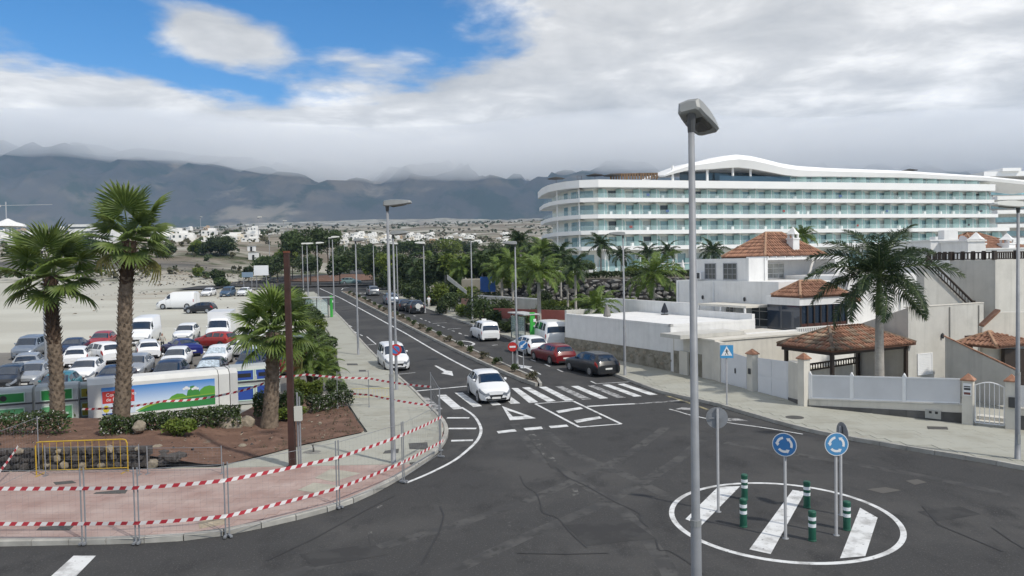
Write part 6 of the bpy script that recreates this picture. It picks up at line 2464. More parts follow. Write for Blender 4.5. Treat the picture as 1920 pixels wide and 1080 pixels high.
# umbrellas on that roof
for (x, yt, Y, h, m, lb) in ((1138, 571, 56.5, 2.0, mat('grey_canvas', (.22, .21, .20), .9), 'closed grey parasol on the flat roof by the street'), (1246, 568, 60, 1.9, mat('navy_canvas', (.02, .024, .035), .9), 'closed dark parasol on the terrace behind the flat roof')):
    q = AT(x, yt, Y)
    u_ = thing('parasol', lb, 'parasol', (q.x, q.y, zt), 0, 'closed parasols')
    hh = q.z - zt
    MB().lathe([(.02, 0), (.02, hh)], 8).build('pole', M_darkgrey, u_)
    MB().lathe([(.22, hh * .18), (.30, hh * .25), (.20, hh * .6), (.06, hh * .97), (.02, hh)], 8).build('canopy', m, u_)
    MB().lathe([(.3, 0), (.3, .08), (.05, .1)], 10).build('base', M_darkgrey, u_)
# rear terrace walls of the same plot
t = thing('terrace_wall', 'white terrace walls and screens behind the flat roofed street building', 'wall', (0, 0, 0))
c = a + AX * 7 + BX * 7.3
mb = MB()
block(mb, c, 13, .3, 1.2, 4.0)
mb.build('wall', M_white, t)
mb = MB()
block(mb, a + AX * 14.5 + BX * .5, .3, 3.6, 1.0, 3.4)
mb.build('grey_block_wall', M_beige, t)
mb = MB()
block(mb, a + AX * .4 + BX * 7.3, 6.4, .25, 1.2, 3.5)
mb.build('low_wall', M_white, t)

# ---- villa with terracotta roofs
vil = thing('white_villa', 'white two storey villa with terracotta hip roofs and chimneys', 'house', (0, 0, 0))
C0 = Vector((19.1, 54, 0))
mb = MB()
block(mb, C0, 11.7, 5.4, 1.2, 5.65)
mb.build('lower_wall', M_white, vil)
CA = Vector((17.9, 57.0, 0)) + BX * .02
zA = ZT(CA.x, CA.y, 484)
mb = MB()
block(mb, CA, 6.2, 1.9, 5.6, zA)
block(mb, CA + AX * 2.2 + BX * 1.9, 4.0, 7.4, 5.6, zA)
block(mb, CA + BX * 9.3, 6.2, 1.2, 3.0, zA + .05)
mb.build('upper_wall', M_white, vil)
# white timber frame over the upper terrace
mb = MB()
for s in (1.6, 9.1):
    q = CA + BX * s
    mb.box((q.x, q.y, (5.6 + zA) / 2), (.14, .14, zA - 5.6), .445)
q0, q1 = CA + BX * 1.5, CA + BX * 9.2
wprism(mb, (q0.x, q0.y), (q1.x, q1.y), .14, zA - .18, zA, zA)
for k in range(9):
    q = CA + BX * (1.9 + k * .88) + AX * 1.1
    mb.box((q.x, q.y, zA + .05), (.09, 2.3, .1), .445)
mb.build('terrace_frame', M_white, vil, kind='stuff')
nB = Vector((.43, -.903, 0))          # outward of lit front faces
nA = Vector((-.903, -.43, 0))         # outward of street-side faces
pw = CA + AX * 2.2 + BX * 2.1
window_on(vil, (pw.x, pw.y), BX, 3.7, 1.25, 5.72, 6, 3, nB, M_white, M_curtain)
for (t0, w) in ((1.25, 1.55), (3.65, 1.35)):
    q = CA + AX * (t0 + w)
    window_on(vil, (q.x, q.y), -AX, w, 1.3, 5.75, 3, 3, nA, mat('grey_frame', (.30, .31, .33), .6), M_win)
zr = zA + .12
tile_roof(vil, Vector((19.7, 58.6, 0)), 5.0, 6.7, zr, 1.9, 'roof', .26, .45, 290)
pc = AT(1487, 462, 61)
chimney(vil, pc.x, pc.y, pc.z - .4, pc.z + .55, .34)
pc = AT(1437, 452, 66)
chimney(vil, pc.x, pc.y, pc.z - 1.2, pc.z - .35, .32)
# bay with dark glazing
CB = Vector((19.45, 50.9, 0))
mb = MB()
block(mb, CB + AX * .05, 3.1, 4.6, 4.1, 4.68)
mb.build('bay_lintel', M_white, vil)
bay = MB()
block(bay, CB + AX * .12 + BX * .1, 3.0, 4.4, 2.35, 4.1)
bo = bay.build('bay_glazing', M_glassdark, vil)
for k in range(8):
    q = CB + AX * .07 + BX * (.12 + k * .62)
    MB().box((q.x, q.y, 3.23), (.09, .09, 1.74), .445).build('glazing_bar', M_wood, bo)
mb = MB()
wprism(mb, (CB + AX * .05 + BX * .1).xy, (CB + AX * .05 + BX * 4.5).xy, .05, 2.35, 2.85, 2.85)
mb.build('timber_panel', mat('red_brown_wood', (.06, .018, .012), .6), bo)
tile_roof(vil, CB - AX * .05 - BX * .02, 2.7, 4.7, 4.72, .95, 'bay_roof', .24, .42, 0, singles=False)
tile_roof(vil, CB + BX * 4.55 + AX * .3, 1.2, 1.6, 4.2, .5, 'bay_roof', .24, .42, 0, singles=False)
# right hand wing
CC = Vector((24.5, 55, 0))
mb = MB()
block(mb, CC, 6, 9.0, 1.5, ZT(CC.x, CC.y, 517))
mb.build('right_wing_wall', M_white, vil)
q = CC + BX * 2.5
window_on(vil, (q.x, q.y), BX, .55, .85, 3.35, 2, 2, nB, M_white, M_win)
# veranda
q = C0 + AX * .6
for (t0, w, gl) in ((1.0, 1.75, M_win), (4.6, .9, M_win)):
    q = C0 + AX * (t0 + w)
    window_on(vil, (q.x, q.y), -AX, w, 1.75, 2.3, 2, 3, nA, M_white, gl, nm='glazed_door')
mb = MB()
c = C0 + AX * .5 + nA * 2.6
vs = [V3(p, z) for z in (3.85, 4.0) for p in (c, c - nA * 2.6, c - nA * 2.6 + AX * 5.2, c + AX * 5.2)]
mb.add(vs, ((0, 3, 2, 1), (4, 5, 6, 7), (0, 1, 5, 4), (1, 2, 6, 5), (2, 3, 7, 6), (3, 0, 4, 7)))
mb.build('veranda_roof', M_cream, vil)
for t0 in (.1, 2.6, 5.1):
    q = c + AX * t0
    MB().box((q.x, q.y, 3.05), (.12, .12, 1.6), .445).build('veranda_post', M_white, vil)
# fittings on the street side
for s_, z0_, z1_ in ((6.9, 1.3, 5.6), (11.4, 1.3, 5.6)):
    q = C0 + AX * s_ + nA * .05
    MB().tube([V3(q, z0_), V3(q, z1_)], .045, 6).build('downpipe', M_whitepaint, vil)
for s_ in (3.4, 8.2):
    q = C0 + AX * s_ + nA * .08
    MB().lathe([(.05, -.16), (.09, -.08), (.09, .08), (.03, .16)], 8).build('wall_lamp', M_darkgrey, vil, V3(q, 4.3))
q = CA + AX * 5.5 + nA * .18
ac_ = MB().box((0, 0, 0), (.36, .85, .6), .445).build('air_conditioner', M_whitepaint, vil, V3(q, 6.05))
MB().box((-.15, -.07, 0), (.10, .5, .46), .445).build('fan_grille', M_darkgrey, ac_)
mb = MB()
q = CC + BX * 5.5
mb.tube([V3(q + nB * .05, 2.0), V3(q + nB * .05, 5.9)], .045, 6)
mb.build('downpipe', M_whitepaint, vil)
# raised terrace in front and its balustrade
mb = MB()
tc_ = Vector((14.6, 47.6, 0))
mb.add([V3(p, z) for z in (0, 2.25) for p in (tc_, tc_ + BX * 12.5, CC + BX * 6, C0 + AX * 11, tc_ + AX * 5)], ((4, 3, 2, 1, 0), (5, 6, 7, 8, 9), (0, 1, 6, 5), (1, 2, 7, 6), (2, 3, 8, 7), (3, 4, 9, 8), (4, 0, 5, 9)))
mb.build('terrace', M_white, vil)
mb = MB()
wprism(mb, tc_.xy, (tc_ + BX * 4.6).xy, .2, 2.25, 2.62, 2.62)
wprism(mb, (tc_ + AX * 6.5).xy, tc_.xy, .2, 2.25, 2.62, 2.62)
mb.build('terrace_parapet', M_white, vil, kind='stuff')
bal = MB()
q0, q1 = tc_ + BX * 4.6, tc_ + BX * 10.5
wprism(bal, q0.xy, q1.xy, .12, 2.66, 2.74, 2.74)
wprism(bal, q0.xy, q1.xy, .10, 2.26, 2.31, 2.31)
bo = bal.build('balustrade', M_white, vil)
bm1 = MB().box((0, 0, 0), (.09, .07, .36), .445).mesh('baluster', M_white)
for k in range(30):
    q = q0.lerp(q1, (k + .5) / 30) + AX * .05
    link('baluster', bm1, bo, (q.x, q.y, 2.485))

# ---- cream wall and white gates on the right pavement
g = thing('gate_wall', 'cream wall with two white metal gates and tile capped pillars', 'wall', (0, 0, 0))
W = [Vector((12.14, 44.2, 0)), Vector((13.93, 38.3, 0)), Vector((14.08, 36.6, 0))]
ztop = lambda p, y: ZT(p.x, p.y, y)
mb = MB()
c = Vector((12.05, 44.9, 0))
zc = ztop(c, 640)
wprism(mb, c.xy, (c + BX * 7.5).xy, 4.0, 0, zc, zc)
wprism(mb, (c - BX * .08 - AX * .08).xy, (c + BX * 7.6 - AX * .08).xy, 4.1, zc, zc + .10, zc + .10)
wprism(mb, (11.95, 45.3), (12.12, 44.1), .35, 0, zc, zc)
mb.build('wall', M_cream, g)
mb = MB()
wprism(mb, (c + AX * 1.2 - BX * 1.6).xy, (c + AX * 1.2 + BX * 3.4).xy, 2.0, zc + .11, zc + .35, zc + .35)
mb.build('flat_roof_edge', M_beige, g)
mb = MB()
wprism(mb, (10.3, 48.3), (11.95, 45.2), .3, 0, 1.55, 1.55)
mb.build('stone_return', M_stone, g)
mb = MB()
wprism(mb, (10.36, 48.35), (12.0, 45.3), .25, 1.55, 2.4, 2.4)
mb.build('upper_return', M_white, g)
mb = MB()
mb.box((10.75, 47.35, .85), (.14, .8, 1.5), .445)
mb.build('meter_panel', M_cream, g)


def on_line(a, b, x):
    """plan point of wall line a-b that shows at photo column x"""
    lo, hi = -.5, 1.5
    f = lambda s: PROJ(V3(a.lerp(b, s), 1.0))[0]
    inc = f(hi) > f(lo)
    for _ in range(40):
        m = (lo + hi) / 2
        if (f(m) < x) == inc:
            lo = m
        else:
            hi = m
    return a.lerp(b, lo)


def pillar(root, p, w, z0, z1, m=M_cream, cap=True, ang=.445, nm='pillar'):
    o = MB().box((p.x, p.y, (z0 + z1) / 2), (w, w, z1 - z0), ang).build(nm, m, root)
    if cap:
        cm = MB()
        cm.lathe([(w * .92, 0), (w * .92, .05), (.02, .30)], 4, c=(0, 0, 0))
        k = cm.build('tile_cap', M_tile, o, (p.x, p.y, z1), ang + .785)
    return o


def gate(root, a, b, z0, za, zb, nm, cols=2, rows=2):
    """metal leaf between plan points; frame and recessed panels, sloping top"""
    L_ = (b - a).length
    u = (b - a).normalized()
    n = Vector((u.y, -u.x, 0))
    if n.dot(Vector((-a.x, -a.y, 0))) < 0:
        n = -n
    mb = MB()
    pl = [V3(a, z0), V3(b, z0), V3(b, zb), V3(a, za)]
    mb.prism(pl, -n * .05)
    o = mb.build(nm, M_gatew, root)
    for i in range(cols):
        for j in range(rows):
            x0, x1 = (i + .07) / cols * L_, (i + .93) / cols * L_
            zt_ = lambda x: lerp(za, zb, x / L_)
            f0, f1 = (j + .06) / rows, (j + .94) / rows
            q = [(x0, f0), (x1, f0), (x1, f1), (x0, f1)]
            m2 = MB()
            m2.prism([V3(a + u * x, lerp(z0, zt_(x), f)) + n * .003 for x, f in q], n * .018)
            m2.build('panel', M_gatew, o)
    return o


p1, p2, p3, p4 = (on_line(W[0], W[1], x) for x in (1352, 1404, 1421, 1478))
gate(g, p1, p2, .10, ztop(p1, 655), ztop(p2, 671), 'pedestrian_gate', 1, 1)
gate(g, p3, p4, .10, ztop(p3, 671), ztop(p4, 678), 'driveway_gate', 2, 2)
pm = on_line(W[0], W[1], 1411)
pillar(g, pm, .42, 0, ztop(pm, 664))
MB().box((pm.x - .22, pm.y - .12, 1.2), (.05, .16, .3), .445).build('doorbell_panel', M_darkgrey, g)
MB().box((p1.lerp(p2, .55).x - .06, p1.lerp(p2, .55).y - .03, 1.0), (.05, .05, .28), .445).build('gate_handle', M_black, g)
mb = MB()
pe = Vector((14.0, 36.9, 0))
wprism(mb, p4.xy, pe.xy, .3, 0, ztop(p4, 676), ztop(pe, 682))
mb.build('end_wall', M_cream, g)
pp = Vector((14.12, 36.55, 0))
pillar(g, pp, .40, 0, ztop(pp, 673))
mb = MB()
wprism(mb, (p4 + nA * .03).xy, (pe + nA * .03).xy, .02, 0, .25, .35)
mb.build('plinth', M_plinth, g)

# ---- street fence of white screens on a plinth wall
F0, F1 = Vector((14.28, 36.35, 0)), Vector((19.15, 32.05, 0))
fw = thing('screen_fence', 'white privacy screen fence on a cream wall with dark plinth', 'fence', (0, 0, 0))
z_a, z_b = ztop(F0, 760), ztop(F1, 774)
y_a, y_b = ztop(F0, 748), ztop(F1, 758)
x_a, x_b = ztop(F0, 703), ztop(F1, 710)
mb = MB()
FN = (F1 - F0).normalized()
FO = Vector((FN.y, -FN.x, 0))
wprism(mb, (F0 + FO * .03).xy, (F1 + FO * .03).xy, .30, -.05, z_a, z_b)
mb.build('plinth', M_plinth, fw)
for k in range(9):
    q0, q1 = F0.lerp(F1, k / 9), F0.lerp(F1, (k + 1) / 9)
    m2 = MB()
    d = FN * .006
    h0, h1 = lerp(z_a, z_b, k / 9), lerp(z_a, z_b, (k + 1) / 9)
    m2.prism([V3(q0 + d, .0), V3(q1 - d, .0), V3(q1 - d, h1 - .01), V3(q0 + d, h0 - .01)], FO * .012)
    o = m2.build('stone_panel', mat('plinth_panel', (.10, .097, .094), .85, .3, 1.2, rnd=.15), fw, loc=FO * .032)
mb = MB()
wprism(mb, F0.xy, F1.xy, .24, (z_a - .02, z_b - .02), y_a - .05, y_b - .05)
mb.build('wall', M_cream, fw)
mb = MB()
wprism(mb, (F0 + FO * .03).xy, (F1 + FO * .03).xy, .30, (y_a - .05, y_b - .05), y_a, y_b)
mb.build('coping', M_beige, fw)
for i, (s0, s1) in enumerate(((.02, .29), (.315, .635), (.66, .985))):
    q0, q1 = F0.lerp(F1, s0) - FO * .1, F0.lerp(F1, s1) - FO * .1
    b0, b1, t0, t1 = lerp(y_a, y_b, s0), lerp(y_a, y_b, s1), lerp(x_a, x_b, s0), lerp(x_a, x_b, s1)
    m2 = MB()
    m2.prism([V3(q0, b0 + .06), V3(q1, b1 + .06), V3(q1, t1 - .05), V3(q0, t0 - .05)], FO * .02)
    o = m2.build('screen_panel', M_screenw, fw)
    m2 = MB()
    for (a0, a1, c0, c1) in ((b0 + .02, b1 + .02, .06, .06), (t0 - .06, t1 - .06, .06, .06)):
        m2.prism([V3(q0, a0), V3(q1, a1), V3(q1, a1 + c1), V3(q0, a0 + c0)], FO * .05)
    m2.build('frame_rail', M_whitepaint, o)
for s in (.005, .302, .648):
    q = F0.lerp(F1, s) - FO * .1
    zz = lerp(x_a, x_b, s)
    m2 = MB()
    m2.box((q.x, q.y, (lerp(y_a, y_b, s) + zz + .06) / 2), (.15, .10, zz - lerp(y_a, y_b, s) + .06), math.atan2(FN.y, FN.x))
    po = m2.build('post', M_whitepaint, fw)
    MB().lathe([(.05, 0), (.06, .04), (.02, .11)], 8, c=(q.x, q.y, zz + .06)).build('finial', M_whitepaint, po)
q = F0.lerp(F1, .83) + FO * .05
o = MB().box((q.x, q.y, ztop(q, 777)), (.62, .10, .36), math.atan2(FN.y, FN.x)).build('meter_box', mat('meter_grey', (.36, .36, .34), .6, .1, 5), fw)
for dx in (-.1, .14):
    qq = q + FN * dx + FO * .055
    MB().box((qq.x, qq.y, ztop(q, 773)), (.11, .01, .1), math.atan2(FN.y, FN.x)).build('meter_window', M_black, o)
qp = F1 + FN * .22
pillar(fw, qp, .40, 0, ztop(qp, 713), M_cream, True, math.atan2(FN.y, FN.x))
qn = qp + FO * .21
no = MB().box((qn.x, qn.y, ztop(qp, 729)), (.30, .012, .52), math.atan2(FN.y, FN.x)).build('notice_board', M_sw, fw)
for dz, hh, m in ((.12, .05, M_darkgrey), (.02, .09, M_darkgrey), (-.17, .10, mat('notice_red_brown', (.16, .06, .05), .6))):
    qq = qn + FO * .007
    MB().box((qq.x, qq.y, ztop(qp, 729) + dz), (.24, .006, hh), math.atan2(FN.y, FN.x)).build('notice_print', m, no)
# arched garden gate
ga, gb = qp + FN * .25, qp + FN * 1.30
gt = thing('garden_gate', 'small arched white bar gate between two tile capped pillars', 'gate', (0, 0, 0))
zg0, zg1 = .22, ztop(ga, 722)
mb = MB()
for q in (ga, gb):
    mb.tube([V3(q, zg0), V3(q, zg1)], .028, 6)
mb.tube([V3(ga.lerp(gb, k / 8), zg1 + .16 * math.sin(PI * k / 8)) for k in range(9)], .026, 6)
mb.tube([V3(ga, zg0), V3(gb, zg0)], .022, 6)
mb.build('frame', M_whitepaint, gt)
for k in range(1, 6):
    q = ga.lerp(gb, k / 6)
    MB().tube([V3(q, zg0), V3(q, zg1 + .16 * math.sin(PI * k / 6))], .014, 5).build('bar', M_whitepaint, gt)
st = thing('gate_steps', 'two pale steps behind the arched white gate', 'steps', (0, 0, 0))
for k in range(2):
    q = ga.lerp(gb, .5) - FO * (.35 + .4 * k)
    MB().box((q.x, q.y, .16 + .1 * k), (1.1, .5, .22 + .1 * k), math.atan2(FN.y, FN.x)).build('step', M_cream, st)
f2 = thing('screen_fence', 'white screen fence right of the arched gate at the picture edge', 'fence', (0, 0, 0))
qq = gb + FN * .25
pillar(f2, qq, .38, 0, ztop(qq, 715), M_cream, True, math.atan2(FN.y, FN.x))
MB().box((qq.x - .1, qq.y - .22, 1.25), (.28, .12, .42), math.atan2(FN.y, FN.x)).build('letter_box', M_darkgrey, f2)
mb = MB()
e0, e1 = qq + FN * .2, qq + FN * 6
wprism(mb, e0.xy, e1.xy, .25, .7, 1.0, 1.0)
mb.build('wall', M_cream, f2)
mb = MB()
wprism(mb, (e0 + FO * .03).xy, (e1 + FO * .03).xy, .25, 0, .7, .7)
mb.build('plinth', M_plinth, f2)
mb = MB()
wprism(mb, (e0 - FO * .1).xy, (e1 - FO * .1).xy, .03, 1.03, ztop(qq, 722), ztop(qq, 722))
mb.build('screen_panel', M_screenw, f2)

# ---- tiled pergola behind the fence
pg = thing('tiled_pergola', 'open pergola with weathered terracotta tile roof on dark posts', 'pergola', (0, 0, 0))
PC = Vector((17.0, 40.0, 0))
zE = ZT(PC.x, PC.y, 658)
tile_roof(pg, PC, 4.0, 6.6, zE, .95, 'roof', .24, .40, 298, weather=True)
for s, u_ in ((.35, .35), (.35, 3.6), (6.2, .35), (6.2, 3.6)):
    q = PC + BX * s + AX * u_
    MB().box((q.x, q.y, (zE - .1) / 2), (.17, .17, zE - .1), .445).build('post', M_wood, pg)
mb = MB()
for (s0, u0, s1, u1) in ((.2, .3, 6.4, .3), (.2, 3.7, 6.4, 3.7), (.35, .2, .35, 3.8), (6.25, .2, 6.25, 3.8)):
    a_, b_ = PC + BX * s0 + AX * u0, PC + BX * s1 + AX * u1
    wprism(mb, a_.xy, b_.xy, .12, zE - .30, zE - .11, zE - .11)
mb.build('beam', M_wood, pg, kind='stuff')
rl = thing('dark_balustrade', 'dark wooden balustrade under the tiled pergola', 'railing', (0, 0, 0))
q0, q1 = AT(1511, 690, 41.5), AT(1607, 688, 44.2)
q0.z = q1.z = 0
za_, zb_ = ZT(q0.x, q0.y, 683), ZT(q0.x, q0.y, 697)
mb = MB()
wprism(mb, q0.xy, q1.xy, .10, za_ - .09, za_, za_)
wprism(mb, q0.xy, q1.xy, .10, zb_, zb_ + .08, zb_ + .08)
mb.build('rail', M_wood, rl, kind='stuff')
bme = MB().lathe([(.03, -.14), (.045, -.05), (.03, .02), (.045, .10), (.03, .14)], 6).mesh('baluster', M_wood)
for k in range(20):
    q = q0.lerp(q1, (k + .5) / 20)
    link('baluster', bme, rl, (q.x, q.y, (za_ + zb_) / 2))
mb = MB()
wprism(mb, (q0 + AX * .3).xy, (q1 + AX * .3).xy, .2, 0, zb_ - .02, zb_ - .02)
mb.build('dwarf_wall', M_beige, rl)

# ---- beige stepped house at the right
hb = thing('beige_house', 'grey beige house with sloping parapets and outside stairs at the right', 'house', (0, 0, 0))
HC = Vector((22.6, 43, 0))
zc = ZT(HC.x, HC.y, 577)
mb = MB()
block(mb, HC, 3.7, 6.8, 0, zc, 0, ZT((HC + AX * 3.7).x, (HC + AX * 3.7).y, 611))
mb.build('lower_wall', M_beige, hb)
HD = Vector((29.5, 46, 0))
zd = ZT(HD.x, HD.y, 487)
mb = MB()
block(mb, HD, 2.9, 9, 0, zd)
mb.build('upper_wall', M_beige, hb)
q = HC + BX * .75
sh_ = window_on(hb, (q.x, q.y), BX, 1.3, 1.25, ZT(q.x, q.y, 704), 1, 1, nB, M_whitepaint, M_whitepaint, nm='shutter')
for k in range(11):
    z = ZT(q.x, q.y, 704) + .09 + k * .10
    m2 = MB()
    m2.prism([V3(q + BX * .07, z), V3(q + BX * 1.23, z), V3(q + BX * 1.23, z + .075), V3(q + BX * .07, z + .075)], nB * .035)
    m2.build('slat', M_whitepaint, sh_)
for s_ in (3.6, 6.3):
    q = HC + BX * s_ + nB * .05
    MB().tube([V3(q, 0), V3(q, zc - .1)], .04, 6).build('downpipe', M_beige, hb)
q = HC + BX * 2.9 + nB * .07
MB().lathe([(.05, -.16), (.09, -.08), (.09, .08), (.03, .16)], 8).build('wall_lamp', M_darkgrey, hb, V3(q, 2.6))
mb = MB()
q0_, q1_ = HC + nB * .03 - BX * .05, HC + BX * 6.8 + nB * .03
wprism(mb, q0_.xy, q1_.xy, .3, zc, zc + .05, zc + .05)
mb.build('parapet_coping', M_cream, hb)
# roof terrace rail
rb2 = MB()
z0 = zd
rq = AT(1742, 484, 50)
rq.z = 0
segs = [(rq, HD + AX * 2.8 - BX * .1), (HD + AX * .1, HD + BX * 8.6 + AX * .1), (HD + AX * 2.8 + BX * .1, HD + AX * .1 + BX * .1)]
for p_, q_ in segs:
    wprism(rb2, p_.xy, q_.xy, .08, z0 + .42, z0 + .50, z0 + .50)
    wprism(rb2, p_.xy, q_.xy, .08, z0 + .02, z0 + .08, z0 + .08)
    for k in range(5):
        e = p_.lerp(q_, k / 4)
        rb2.box((e.x, e.y, z0 + .28), (.16, .16, .56), .445)
ro_ = rb2.build('roof_rail', M_wood, hb, kind='stuff')
bme = MB().box((0, 0, 0), (.07, .07, .34), .445).mesh('baluster', M_wood)
for p_, q_ in segs:
    n = int((q_ - p_).length / .22)
    for k in range(n):
        e = p_.lerp(q_, (k + .5) / n)
        link('baluster', bme, hb, (e.x, e.y, z0 + .25))
# stair flank and its dark handrail
pts = [AT(1733, 497, 46.6), AT(1733, 580, 46.6), AT(1830, 580, 46.6)]
mb = MB()
mb.prism(pts, Vector((0, .9, 0)))
mb.build('stair_flank', M_beige, hb)
s0, s1 = AT(1738, 482, 46.5), AT(1826, 568, 46.5)
mb = MB()
mb.tube([s0, s1], .07, 6)
mb.tube([s0 - Vector((0, 0, .45)), s1 - Vector((0, 0, .45))], .05, 6)
mb.tube([s1 - Vector((0, 0, .7)), s1 + Vector((0, 0, .15))], .09, 6)
mb.tube([s0 - Vector((0, 0, .7)), s0 + Vector((0, 0, .1))], .08, 6)
hr = mb.build('stair_handrail', M_wood, hb)
for k in range(1, 16):
    e = s0.lerp(s1, k / 16)
    MB().tube([e - Vector((0, 0, .45)), e], .025, 4, cap=False).build('baluster', M_wood, hr)
# stairs between flank walls
mb = MB()
mb.prism([AT(1842, 615, 41), AT(1873, 586, 41), AT(1935, 585, 41), AT(1935, 700, 41), AT(1842, 700, 41)], Vector((.15, .5, 0)))
mb.build('stair_wall', M_cream, hb)
a_, b_, c_ = AT(1832, 622, 40.9), AT(1845, 613, 40.9), AT(1876, 584, 40.9)
mb = MB()
up = Vector((0, 0, .10))
for p_, q_ in ((b_, c_),):
    mb.prism([p_, q_, q_ + up, p_ + up], Vector((.15, .7, 0)))
mb.build('stair_coping', M_tile, hb)
for k in range(4):
    e = AT(1812 + k * 5.5, 653 - k * 7, 41.2 + .3 * k)
    MB().box((e.x, e.y + .2, e.z), (1.0, .32, .15), .445).build('stair_tread', mat('brown_tread', (.16, .11, .085), .9, .2, 4), hb)
mb = MB()
mb.prism([AT(1772, 632, 39.5), AT(1772, 760, 39.5), AT(1908, 760, 35.0), AT(1908, 697, 35.0)], Vector((.12, .2, 0)))
mb.build('sloping_garden_wall', M_beige, hb)
mb = MB()
p_, q_ = AT(1770, 631, 39.45), AT(1909, 696, 34.95)
mb.prism([p_, q_, q_ + Vector((0, 0, .06)), p_ + Vector((0, 0, .06))], Vector((.15, .3, 0)))
mb.build('wall_coping', M_tile, hb)
AN = AT(1868, 640, 39.5)
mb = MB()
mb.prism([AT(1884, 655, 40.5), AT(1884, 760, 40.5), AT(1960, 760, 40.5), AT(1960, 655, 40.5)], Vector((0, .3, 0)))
mb.build('porch_shade_sheet', M_wood, hb)  # dark sheet put in for the shade beneath the porch roof
tile_roof(hb, Vector((AN.x, AN.y, 0)), 2.2, 5, AN.z - .3, .6, 'porch_roof', .24, .42, 0, singles=False)
# white houses showing over it
for (x0, x1, yt, yb, Y, lb, rf, chs) in ((1745, 1818, 452, 476, 66, 'white rooftop block behind the large royal palm', 0, ()), (1815, 1847, 453, 478, 62, 'white rooftop block with a capped chimney', 0, ((1830, 452),)), (1832, 1990, 468, 480, 70, 'white house with terracotta roof at the right edge', 1, ((1888, 452),)),
                                         (1705, 1822, 463, 500, 72, 'mauve shaded white house behind the palm fronds', 0, ())):
    h = thing('white_house', lb, 'house', (0, 0, 0), 0, 'white houses behind the beige house')
    p0, p1 = AT(x0, yt, Y), AT(x1, yt, Y)
    mb = MB()
    mb.box(((p0.x + p1.x) / 2, Y + 3, p0.z / 2), (p1.x - p0.x, 6, p0.z))
    mb.build('wall', M_white, h)
    mb = MB()
    mb.box(((p0.x + p1.x) / 2, Y + 3, p0.z + .06), (p1.x - p0.x + .2, 6.2, .12))
    mb.build('parapet', M_white, h)
    if rf:
        tile_roof(h, Vector((p0.x, Y, 0)), 6, p1.x - p0.x, p0.z + .1, 1.5, 'roof', .3, .5, 0, singles=False)
    for (cx, cy) in chs:
        q = AT(cx, cy, Y + 1.5)
        chimney(h, q.x, q.y, q.z - 1.0, q.z - .3, .5)
    if not rf and not chs:
        MB().box(((p0.x + p1.x) / 2 + .5, Y + 1.2, p0.z + .5), (1.2, 1, .9)).build('roof_box', M_white, h)
q = AT(1806, 457, 65)
sd = thing('satellite_dish', 'grey satellite dish on the white rooftops', 'satellite dish', (q.x, q.y, q.z - .9))
MB().tube([(0, 0, 0), (0, 0, .7)], .04, 6).build('mast', M_galv, sd)
mb = MB()
mb.lathe([(.05, 0), (.45, .06), (.7, .16)], 16)
o = mb.build('dish', mat('dish_grey', (.22, .22, .24), .6), sd, (0, 0, .9))
o.rotation_euler = (1.2, 0, .4)
# ================================================================ hotel and its terrace
M_hotel = mat('hotel_white', (.83, .835, .83), .6, .03, .2)
M_recess = mat('hotel_back_wall', (.80, .81, .76), .8, .05, .3)
M_aqua = mat('aqua_frosted_glass', (.42, .62, .60), .35, .10, .6, rnd=.14)
M_hcur = mat('hotel_curtained_window', (.42, .46, .45), .2, .3, .6)
M_hdark = mat('hotel_open_window', (.035, .05, .06), .2, .3, .6)
M_tow = [mat('towel_blue', (.10, .16, .32), .9), mat('towel_red', (.34, .09, .08), .9), mat('towel_dark', (.06, .06, .07), .9)]
M_hwin = mat('hotel_window', (.19, .33, .37), .08, .5, .25, spec=.8)


def clear_glass(name, tint, a):
    m = bpy.data.materials.new(name)
    m.use_nodes = True
    nt = m.node_tree
    b = nt.nodes['Principled BSDF']
    b.inputs['Base Color'].default_value = (*tint, 1)
    b.inputs['Roughness'].default_value = .08
    b.inputs['Alpha'].default_value = a
    MATS[name] = m
    return m


M_railglass = clear_glass('balcony_glass', (.60, .78, .77), .26)
ho = thing('hotel', 'long white curved hotel with aqua balcony screens on every floor', 'hotel', (0, 0, 0))
HU, HN = Vector((.9635, .2677, 0)), Vector((-.2677, .9635, 0))
H0 = Vector((18.5, 160.6, 0))
CURVE = [Vector((7.6, 186, 0)), Vector((8.2, 176, 0)), Vector((9.2, 170, 0)), Vector((10.6, 166.2, 0)), Vector((12.6, 163.2, 0)), Vector((15.0, 161.3, 0)), H0]


def hpath(end, inset=0.0, ext=0.0):
    pts = [p.copy() for p in CURVE] + [H0 + HU * 25 * k for k in range(1, int(end // 25) + 1)] + [H0 + HU * end]
    out = []
    for i, p in enumerate(pts):
        t = (pts[min(i + 1, len(pts) - 1)] - pts[max(i - 1, 0)]).normalized()
        n = Vector((-t.y, t.x, 0))
        out.append(p + n * inset)
    return out


def hs_at(x):
    """distance along the straight front that shows at photo column x"""
    lo, hi = -40.0, 260.0
    for _ in range(50):
        m = (lo + hi) / 2
        if PROJ(V3(H0 + HU * m, 15))[0] < x:
            lo = m
        else:
            hi = m
    return lo


